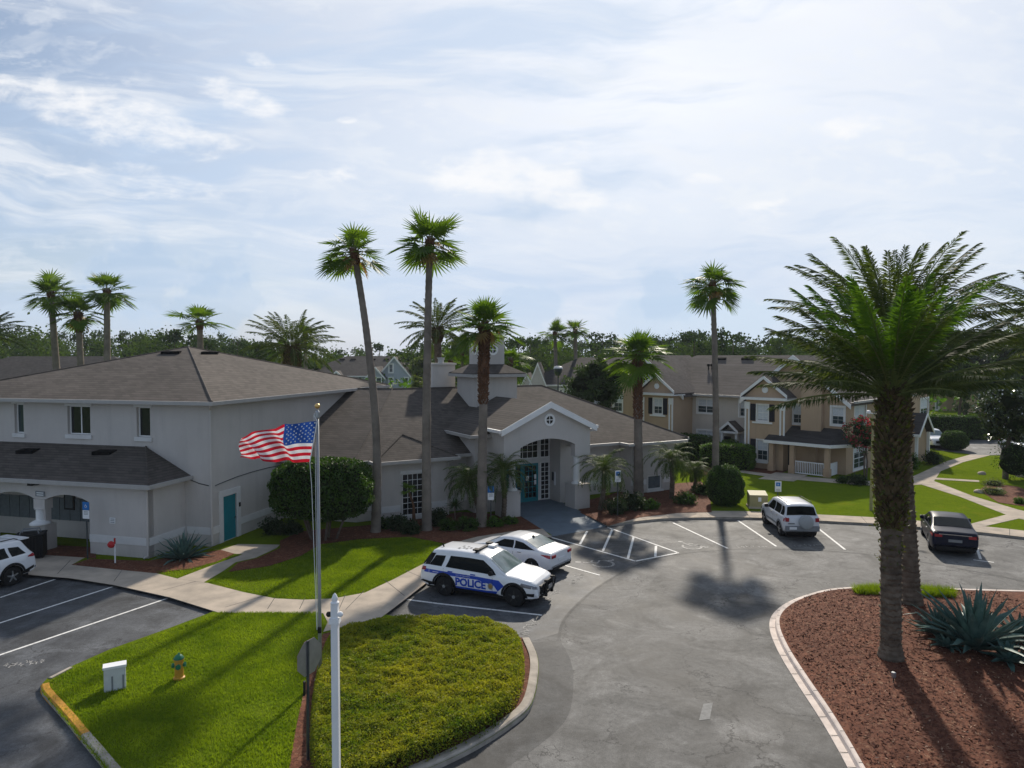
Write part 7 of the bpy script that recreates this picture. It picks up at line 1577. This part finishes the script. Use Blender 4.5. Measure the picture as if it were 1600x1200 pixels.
# newer white SUV cut by the left edge
newz = [(x * .915, z * .95) for x, z in SUVZ]; new = CarShape(4.6, 1.86, newz, [(x * .915, z * .97) for x, z in SUVB], .28)
rw = Vector(g2(18, 915)); hv = (Vector(g2(-60, 1000)) - Vector(g2(176, 917))).normalized(); lft = Vector((-hv.y, hv.x)); c = rw - lft * (.93 - .1) + hv * (2.3 - .98)
NW = [([(.40, 1.11), (.95, 1.10)], [(.62, 1.40), (1.02, 1.45)]), ([(1.06, 1.10), (1.9, 1.08)], [(1.14, 1.47), (1.92, 1.49)]), ([(1.98, 1.08), (2.8, 1.06), (3.05, 1.06)], [(1.98, 1.49), (2.5, 1.47), (2.88, 1.2)])]
rt_, part, T = build_car(new, (c.x, c.y), math.atan2(hv.y, hv.x), 'parked_car', 'white crossover cut off by the left edge, tail towards the arcade', 'car', 'carwhite', (.98, 3.66), .36, ['rubber', 'rim', 'rim'], NW, (2.74, 3.36, .96), (.16, .42, .92), flare='black')
for sg in (-1, 1):
    part(lambda mb: new.patch(mb, [(.02, .93), (.16, .93), (.38, .96)], [(.04, 1.03), (.16, 1.06), (.38, .99)], sg, .013, 2, 4), 'tail_light', 'tail', True); part(lambda mb: new.patch(mb, [(.0, .36), (.62, .34)], [(.0, .62), (.62, .46)], sg, .012, 2, 4), 'rear_bumper_trim', 'black', True)
    part(lambda mb: mb.tube([(.55, sg * .60, 1.66), (.7, sg * .60, 1.72), (2.1, sg * .60, 1.73), (2.3, sg * .60, 1.68)], .02, 6), 'roof_rail', 'black')
part(lambda mb: mb.box(.10, .42, -.62, .62, 1.60, 1.64), 'rear_spoiler', 'carwhite'); mirror(part, new, 2.9, 1.12, 'carwhite')

# white SUV behind the round bush, front to the viewer
b = G(1473, 701, .13); rt_, part, T = build_car(new, (b.x, b.y + 2.0, .13), R(-97), 'parked_car', 'white SUV facing forward behind the round bush, far right', 'car', 'carwhite', (.98, 3.66), .36, ['rubber', 'rim', 'rim'], NW, (2.74, 3.36, .96), (.16, .42, .92))
for sg in (-1, 1): part(lambda mb: new.patch(mb, [(3.95, .76), (4.45, .70)], [(4.0, .87), (4.42, .80)], sg, .012, 2, 4), 'headlight', 'head', True)
part(lambda mb: (mb.box(4.55, 4.63, -.5, .5, .52, .74), mb.box(4.55, 4.62, -.68, .68, .34, .44)), 'grille', 'black')
b = G(1612, 712, .13); rt_, part, T = build_car(sed, (b.x + .6, b.y + 2.2, .13), R(-100), 'parked_car', 'pale car just entering the view at the far right car park', 'car', 'carsilver', (.98, 3.68), .325, ['rubber', 'rim', 'rim'], SEDW, (2.85, 3.48, .96), (.80, 1.50, .90)); saloon_bits(part, sed)

# ================================================================== FLAG, POSTS, SIGNS, UTILITIES
fb = G(500.5, 1062, .12); ft = D(501, 641, fb.y)
t = empty('flagpole', (fb.x, fb.y, .11), 'tall aluminium flagpole with gold ball beside the low groundcover bed', 'flagpole')
mb = MB(); mb.tube([(fb.x, fb.y, .1), (fb.x, fb.y, 1.5), (fb.x, fb.y, ft.z)], [.05, .047, .036], 14); mb.build('pole', 'pole', t, smooth=True)
mb = MB(); mb.lathe((fb.x, fb.y, .1), [(.16, 0), (.15, .04), (.09, .09)], 18); mb.build('base_collar', 'pole', t)
mb = MB(); mb.lathe((fb.x, fb.y, ft.z - .06), [(.07 * math.sin(math.pi * k / 10) + .002, .07 - .07 * math.cos(math.pi * k / 10) + .1) for k in range(11)], 16); mb.build('ball', 'gold', t, smooth=True)
mb = MB(); mb.lathe((fb.x, fb.y, ft.z - .22), [(.045, 0), (.062, .03), (.062, .17), (.03, .22)], 14); mb.tube([(fb.x, fb.y, ft.z - .1), (fb.x - .09, fb.y - .02, ft.z - .12)], .025, 6); mb.build('truck', 'metal', t)
hT, hB = D(495.5, 658, fb.y - .1), D(484, 722, fb.y - .12)
mb = MB(); mb.tube([(fb.x - .09, fb.y - .02, ft.z - .12), hT, hB, D(487, 760, fb.y - .1), (fb.x - .06, fb.y - .06, 1.5)], .008, 5); mb.tube([(fb.x - .09, fb.y - .02, ft.z - .12), D(492.5, 700, fb.y - .09), (fb.x - .05, fb.y - .06, 1.5)], .006, 5); mb.build('halyard', 'white', t)
mb = MB(); mb.box(fb.x - .03, fb.x + .06, fb.y - .1, fb.y - .05, 1.42, 1.58); mb.build('cleat', 'black', t)
# the flag itself, a rippling cloth
NU, NV = 78, 52
fT, fB = D(372, 684, fb.y - .55), D(374, 716, fb.y - .55); hT_, hB_ = np.array(hT), np.array(hB); fT_, fB_ = np.array(fT), np.array(fB); up_ = D(430, 664, fb.y - .3)
P = np.zeros((NV + 1, NU + 1, 3))
for j in range(NV + 1):
    v = j / NV
    for i in range(NU + 1):
        u = i / NU; h0 = hT_ + (hB_ - hT_) * v; f0 = fT_ + (fB_ - fT_) * v; p = h0 + (f0 - h0) * u
        bulge = math.sin(math.pi * u); p[2] += (.075 * (1 - v) - .02 * v) * bulge * 1.0 + .02 * math.sin(7 * u + 2 * v) * u
        a = u * (2 * math.pi * 2.1) + v * 2.6; p[1] += (.16 * math.sin(a) + .07 * math.sin(2.3 * a + 1.2 + 3 * v)) * min(1, u * 2.2); p[0] += .04 * math.sin(a + 1.2) * u - .05 * u * math.sin(v * 5); p[2] += .035 * math.sin(a * 1.3 + 1 + v * 4) * min(1, u * 2)
        P[j, i] = p
V = P.reshape(-1, 3); mb = MB(); mats = [[], [], []]
for j in range(NV):
    st_ = j * 13 // NV
    for i in range(NU):
        m_ = 2 if (i / NU < .40 and st_ < 7) else (0 if st_ % 2 == 0 else 1); mats[m_].append([j * (NU + 1) + i, j * (NU + 1) + i + 1, (j + 1) * (NU + 1) + i + 1, (j + 1) * (NU + 1) + i])
flg = empty('flag', (hT.x, hT.y, hT.z), 'American flag streaming left from the flagpole', 'flag')
mb = MB(); b_ = MB()
for k in range(3): mb.np(V, np.array(mats[k]), k)
fo = mb.build('cloth', ['flagred', 'flagwhite', 'flagblue'], flg, smooth=True)
bm = bmesh.new(); bm.from_mesh(fo.data); bmesh.ops.remove_doubles(bm, verts=bm.verts, dist=1e-5); bm.to_mesh(fo.data); bm.free()
mb = MB()
for r_ in range(9):
    for k in range(6 if r_ % 2 == 0 else 5):
        u = .40 * ((k + .5) / 6 if r_ % 2 == 0 else (k + 1) / 6); v = (7 / 13) * (r_ + .75) / 9.5; i, j = u * NU, v * NV; i0, j0 = min(int(i), NU - 1), min(int(j), NV - 1); c = P[j0, i0]; du = nrm(P[j0, i0 + 1] - P[j0, i0]); dv = nrm(P[j0 + 1, i0] - P[j0, i0]); nn = np.cross(du, dv)
        for sd in (-.006, .006): mb.add([tuple(c + nn * sd + (du * math.cos(math.pi * q / 5 - math.pi / 2) + dv * math.sin(math.pi * q / 5 - math.pi / 2)) * (.030 if q % 2 == 0 else .013)) for q in range(10)], [tuple(range(10))])
mb.build('stars', 'white', flg)
mb = MB(); mb.tube([tuple(P[j, 0]) for j in range(0, NV + 1, 4)], .013, 6); mb.build('heading', 'white', flg)

# white post with finial in the foreground
wb = D(523, 930, 12.6); t = empty('white_post', (wb.x, wb.y, .13), 'white square post with pointed cap standing before the groundcover bed', 'post')
mb = MB(); w_ = .062; mb.box(wb.x - w_, wb.x + w_, wb.y - w_, wb.y + w_, .05, wb.z - .16); mb.build('post', 'white', t)
mb = MB(); mb.prism([(wb.x - .09, wb.y - .09, wb.z - .50), (wb.x + .09, wb.y - .09, wb.z - .50), (wb.x + .09, wb.y + .09, wb.z - .50), (wb.x - .09, wb.y + .09, wb.z - .50)], [(wb.x - .085, wb.y - .085, wb.z - .40), (wb.x + .085, wb.y - .085, wb.z - .40), (wb.x + .085, wb.y + .085, wb.z - .40), (wb.x - .085, wb.y + .085, wb.z - .40)]); mb.build('collar', 'white', t)
mb = MB(); mb.lathe((wb.x, wb.y, wb.z - .16), [(.075, 0), (.08, .03), (.05, .06), (.06, .10), (.03, .17), (.005, .20)], 12); mb.build('finial', 'white', t, angle=40)
for sg, m_ in ((-1, 'black'), (1, 'white')):
    mb = MB(); mb.lathe((wb.x + sg * .10, wb.y - .02, wb.z - .34), [(.02, -.05), (.045, -.03), (.05, 0), (.045, .03), (.02, .05)], 10, 'x'); mb.build('lamp_knob', m_, t)

# stop sign seen from behind
sb = G(481, 1188, .12); sz = D(486, 1001, sb.y).z; t = empty('stop_sign', (sb.x, sb.y, .12), 'stop sign seen from its bare grey back, dark square post', 'road sign')
mb = MB(); mb.tube([(sb.x, sb.y, 0), (sb.x + .03, sb.y, sz)], .032, 4); mb.build('post', 'steel', t)
mb = MB(); oc = Vector((sb.x + .045, sb.y + .06, sz - .38)); ax = Vector((.42, .91, 0)).normalized()
ring = [oc + (ax * math.cos(R(22.5 + 45 * k)) + Vector((0, 0, 1)) * math.sin(R(22.5 + 45 * k))) * .405 for k in range(8)]; nn = Vector((-ax.y, ax.x, 0))
mb.prism([tuple(p) for p in ring], [tuple(p + nn * .006) for p in ring]); pl_ = mb.build('plate', 'metal', t); mb = MB(); mb.prism([tuple(p + nn * .008) for p in ring], [tuple(p + nn * .010) for p in ring]); mb.build('red_face', 'red', pl_)
mb = MB(); mb.box(sb.x - .07, sb.x - .03, sb.y - .05, sb.y + .03, 1.55, 1.85); mb.build('solar_box', 'black', t)

# hydrant
hb_ = G(280, 1060, .11); t = empty('fire_hydrant', (hb_.x, hb_.y, .11), 'yellow fire hydrant with green cap on the lawn', 'hydrant')
o = (hb_.x, hb_.y, .1)
mb = MB(); mb.lathe(o, [(.15, 0), (.15, .05), (.115, .07), (.11, .50), (.14, .52), (.14, .55)], 20); mb.build('barrel', 'hyd', t, angle=40)
mb = MB(); mb.lathe((o[0], o[1], .65), [(.135, 0), (.135, .02), (.115, .05), (.085, .09), (.05, .115), (.03, .12), (.025, .155)], 20); mb.build('bonnet', 'hydg', t, angle=40)
for d_, r_ in ((Vector((-.95, -.3, 0)), .055), (Vector((.95, .3, 0)), .055), (Vector((.3, -.95, 0)), .06)):
    mb = MB(); d_.normalize(); c = Vector(o) + Vector((0, 0, .38)); mb.tube([c, c + d_ * .13], r_, 12); mb.tube([c + d_ * .13, c + d_ * .175], r_ * 1.25, 6); mb.build('nozzle_cap', 'hydg', t)
# utility pedestal
ub = G(180, 1076, .11); t = empty('utility_pedestal', (ub.x, ub.y, .11), 'pale grey utility pedestal on the lawn left of the hydrant', 'utility box', rz=R(-18))
Tm = Matrix.Translation((ub.x, ub.y, .1)) @ Matrix.Rotation(R(28), 4, 'Z')
mb = MB(); mb.T = Tm; mb.box(-.25, .25, -.13, .13, 0, .60); mb.build('cabinet', 'util', t); mb = MB(); mb.T = Tm; mb.box(-.27, .27, -.15, .15, .60, .66); mb.build('lid', 'white', t)
for x in (-.06, .19): mb = MB(); mb.T = Tm; mb.box(x - .02, x + .02, -.138, -.132, .02, .40); mb.build('slot', 'plastic', t)
# pad transformer
xb = G(1187, 795, .11); t = empty('transformer_box', (xb.x, xb.y, .11), 'squat tan-green transformer box beside the round clipped bush', 'utility box')
Tm = Matrix.Translation((xb.x, xb.y + .4, .1)) @ Matrix.Rotation(R(-8), 4, 'Z'); mb = MB(); mb.T = Tm; mb.box(-.55, .55, -.45, .45, 0, .12); mb.build('pad', 'concrete', t); mb = MB(); mb.T = Tm; mb.prism([(-.5, -.4, .12), (.5, -.4, .12), (.5, .4, .12), (-.5, .4, .12)], [(-.5, -.38, .78), (.5, -.38, .78), (.5, .38, .92), (-.5, .38, .92)]); mb.build('cabinet', 'xfmr', t)
mb = MB(); mb.T = Tm; mb.box(-.03, .14, -.41, -.395, .42, .66); mb.build('sticker', 'white', t)

def access_sign(base, topy, d_ang, label, hs=(.30, .46), kind='white', group='accessible parking signs'):
    b = G(*base, .12); zt = D(base[0], topy, b.y).z; t = empty('parking_sign', (b.x, b.y, .12), label, 'sign', group)
    mb = MB(); mb.tube([(b.x, b.y, .05), (b.x, b.y, zt)], .03, 6); mb.build('post', 'steel', t)
    fr = Frame((b.x, b.y - .04), d_ang); w_, h_ = hs; z0 = zt - h_
    if kind == 'round':
        mb = MB(); mb.fbox(fr, -w_ / 2, w_ / 2, -.006, 0, zt - .34, zt); p = mb.build('blue_panel', 'blue', t); mb = MB(); mb.fbox(fr, -w_ / 2, w_ / 2, -.005, .001, zt - .72, zt - .36); q = mb.build('white_panel', 'white', t)
        o0, s_, mt = zt - .17, .12, 'white'
    else:
        mb = MB(); mb.fbox(fr, -w_ / 2, w_ / 2, -.006, 0, z0, zt); p = mb.build('panel', 'white', t); mb = MB(); mb.fbox(fr, -w_ * .34, w_ * .34, -.010, -.0065, zt - .28, zt - .06); mb.build('blue_field', 'blue', p); o0, s_, mt = zt - .17, .085, 'white'; q = p
    mb = MB(); k = [(-.05 + .42 * math.cos(R(a)), -.15 + .42 * math.sin(R(a))) for a in range(120, 400, 20)]
    def bar(pts, w):
        for i in range(len(pts) - 1):
            a, c = Vector((*pts[i], 0)), Vector((*pts[i + 1], 0)); d_ = (c - a).normalized(); nn = Vector((-d_.y, d_.x, 0)) * w
            mb.poly([fr.W(s_ * v.x, -.0125, o0 + s_ * v.y) for v in (a - nn, c - nn, c + nn, a + nn)])
    bar(k, .07); bar([(-.10, .60), (-.02, .05), (.35, .05), (.5, -.45)], .08); mb.build('access_symbol', mt, p)
    mb = MB(); zz = (zt - .43) if kind == 'round' else (z0 + .14)
    for r_ in range(3): mb.fbox(fr, -w_ * .32, w_ * .32, -.0095, -.0068, zz - r_ * .055, zz - r_ * .055 + .022)
    mb.build('small_print', 'plastic', q); return t
access_sign((767, 822), 759, 10, 'blue-topped accessible parking sign left of the entrance', (.32, .70), 'round')
access_sign((137, 873), 784, -14, 'blue-topped accessible parking sign before the arcade wall', (.34, .72), 'round')
access_sign((965, 806), 735, 15, 'white accessible parking sign right of the entrance ramp', (.32, .62)); access_sign((1215, 791), 752, -5, 'white accessible parking sign behind the older white SUV', (.36, .60))
# signs on the arcade
def wall_sign(fr, x0, y0, x1, y1, q, label, rows, mat, name='wall_sign'):
    a, z1 = fr.at(x0, y0, q); b, z0 = fr.at(x1, y1, q); t = empty(name, fr.W((a + b) / 2, q - .02, z0), label, 'sign', rz=fr.a); mb = MB(); mb.fbox(fr, a, b, q - .03, q - .006, z0, z1); mb.build('panel', mat, t); mb = MB(); h = (z1 - z0) / (rows * 2 + 1)
    for r_ in range(rows): mb.fbox(fr, a + (b - a) * .14, b - (b - a) * .14, q - .036, q - .031, z0 + h * (2 * r_ + 1), z0 + h * (2 * r_ + 1.9))
    mb.build('print', 'plastic' if mat == 'white' else 'white', t); return t
wall_sign(FB, 56, 767, 70.5, 776, PQ - .01, 'small pale two-line sign on the arcade above the column', 2, 'plastic'); wall_sign(FB, 172, 808.5, 181, 818, PQ, 'small white notice with red and blue print on the arcade wall', 3, 'white')
# red alarm bell and its post
rb = G(180, 880, .12); t = empty('fire_connection', (rb.x, rb.y, .12), 'red fire department connection on a thin white post by the arcade', 'fire connection'); zt = D(175, 846, rb.y).z
mb = MB(); mb.tube([(rb.x, rb.y, 0), (rb.x, rb.y, zt)], .03, 8); mb.build('post', 'white', t); mb = MB(); mb.lathe((rb.x - .12, rb.y - .05, zt - .12), [(.04, -.10), (.13, -.06), (.15, 0), (.12, .05), (.05, .08)], 18, 'y'); mb.tube([(rb.x - .2, rb.y - .05, zt - .12), (rb.x - .27, rb.y - .05, zt - .14)], .04, 8); mb.build('inlet', 'red', t); mb = MB(); mb.tube([(rb.x, rb.y, zt - .1), (rb.x, rb.y, zt + .14)], .035, 6); mb.build('handle', 'red', t)
# dark bin enclosure
eb = G(45, 872, .12); t = empty('bin_enclosure', (eb.x, eb.y, .12), 'black slatted enclosure box on the pavement by the arcade column', 'bin'); Tm = Matrix.Translation((eb.x, eb.y + .15, .12)) @ Matrix.Rotation(R(22), 4, 'Z')
mb = MB(); mb.T = Tm; mb.box(-.52, .52, -.4, .4, .03, .98)
for k in range(9): mb.box(-.50 + k * .12, -.45 + k * .12, -.425, -.4, .05, .95)
mb.build('body', 'black', t); mb = MB(); mb.T = Tm; mb.box(-.54, .54, -.43, .43, .98, 1.04); mb.build('rim', 'black', t); mb = MB(); mb.T = Tm; mb.tube([(-.35, -.2, 1.04), (-.3, -.2, 1.2), (.3, -.2, 1.2), (.35, -.2, 1.04)], .03, 6); mb.tube([(-.35, .2, 1.04), (-.3, .2, 1.2), (.3, .2, 1.2), (.35, .2, 1.04)], .03, 6); mb.build('lid_frame', 'plastic', t)
# urn by the entrance and a small utility box
p = FW.W(22.9, 34.25, .1); t = empty('litter_bin', p, 'dark round litter bin tucked behind the right entrance pedestal', 'bin'); mb = MB(); mb.lathe(p, [(.22, .05), (.25, .2), (.26, .75)], 18); mb.build('body', pm('bin_green', (.015, .05, .045), .6, .2, 5), t); mb = MB(); mb.lathe(p, [(.28, .75), (.28, .80), (.2, .83)], 18); mb.build('rim', 'black', t)
def lamp(base, topy, label, h=None, style=0):
    b = G(*base, .12) if h is None else D(base[0], 600, h); b.z = .11; zt = D(base[0], topy, b.y).z; t = empty('lamp_post', (b.x, b.y, .11), label, 'lamp post'); mb = MB(); mb.tube([(b.x, b.y, 0), (b.x, b.y, zt - .2)], [.09, .055], 10); mb.build('post', 'xfmr' if style == 0 else 'steel', t)
    if style == 0:
        for sg in (-1, 1): mb = MB(); mb.tube([(b.x, b.y, zt - .22), (b.x + sg * .2, b.y, zt - .1)], .025, 6); mb.lathe((b.x + sg * .24, b.y, zt - .2), [(.08, 0), (.11, .06), (.10, .16), (.03, .2)], 10); mb.build('lamp_head', 'white', t)
    else:
        mb = MB(); mb.lathe((b.x, b.y, zt - .95), [(.2, 0), (.38, .35), (.40, .6), (.30, .85), (.1, .95)], 18); mb.build('globe', 'glassteal', t); mb = MB(); mb.lathe((b.x, b.y, zt - .28), [(.44, 0), (.38, .14), (.12, .26)], 18); mb.build('hood', 'util', t)
    return t
lamp((1361, 797), 641, 'slim tan lamp post in front of the crape myrtle'); lamp((872, 640), 571, 'globe lamp post with pale hood beyond the entrance roof', 66, 1)
# spotlight in the island
sp = G(1396, 1066, .28); t = empty('spotlight', sp, 'small spotlight in the mulch before the big date palm', 'garden light'); mb = MB(); mb.tube([sp, sp + Vector((0, 0, .12))], .015, 6); mb.build('stake', 'black', t); mb = MB(); mb.lathe(sp + Vector((0, 0, .12)), [(.04, 0), (.06, .04), (.06, .14), (.045, .15)], 12); mb.build('head', 'metal', t)
# pale boulders by the path
for i, (x, y) in enumerate([(1530, 770), (1560, 768), (1534, 741), (1596, 745)]):
    c = G(x, y, .1); g = np.random.default_rng(400 + i); bm = bmesh.new(); bmesh.ops.create_icosphere(bm, subdivisions=3, radius=.3)
    for v in bm.verts: v.co *= 1 + .35 * mnoise.noise(v.co * 3 + Vector((i * 5, 0, 0))); v.co.z *= .6
    me = bpy.data.meshes.new('boulder'); bm.to_mesh(me); bm.free(); me.materials.append(M['concrete']); o = bpy.data.objects.new('boulder', me); COL.objects.link(o); o.location = (c.x, c.y, .15); tag(o, ['pale boulder at the near end of the right mulch bed', 'pale boulder between the two grey-green mounds', 'pale boulder near the path junction', 'pale boulder below the large right-edge shrub'][i], 'boulder', 'boulders in the right bed')

# ---- faint summer haze over the whole place
mb = MB(); mb.box(-420, 420, -70, 420, -1.2, 24.0)
hm = bpy.data.materials.new('haze_air'); hm.use_nodes = True; ht = hm.node_tree; ht.nodes.remove(ht.nodes['Principled BSDF'])
pv = ht.nodes.new('ShaderNodeVolumePrincipled'); pv.inputs['Color'].default_value = (.86, .91, .97, 1); pv.inputs['Density'].default_value = .00024; pv.inputs['Anisotropy'].default_value = 0.0
ht.links.new(pv.outputs[0], ht.nodes['Material Output'].inputs['Volume'])
tag(mb.build('haze', hm), 'pale summer haze softening the far woods', 'haze', kind='stuff')
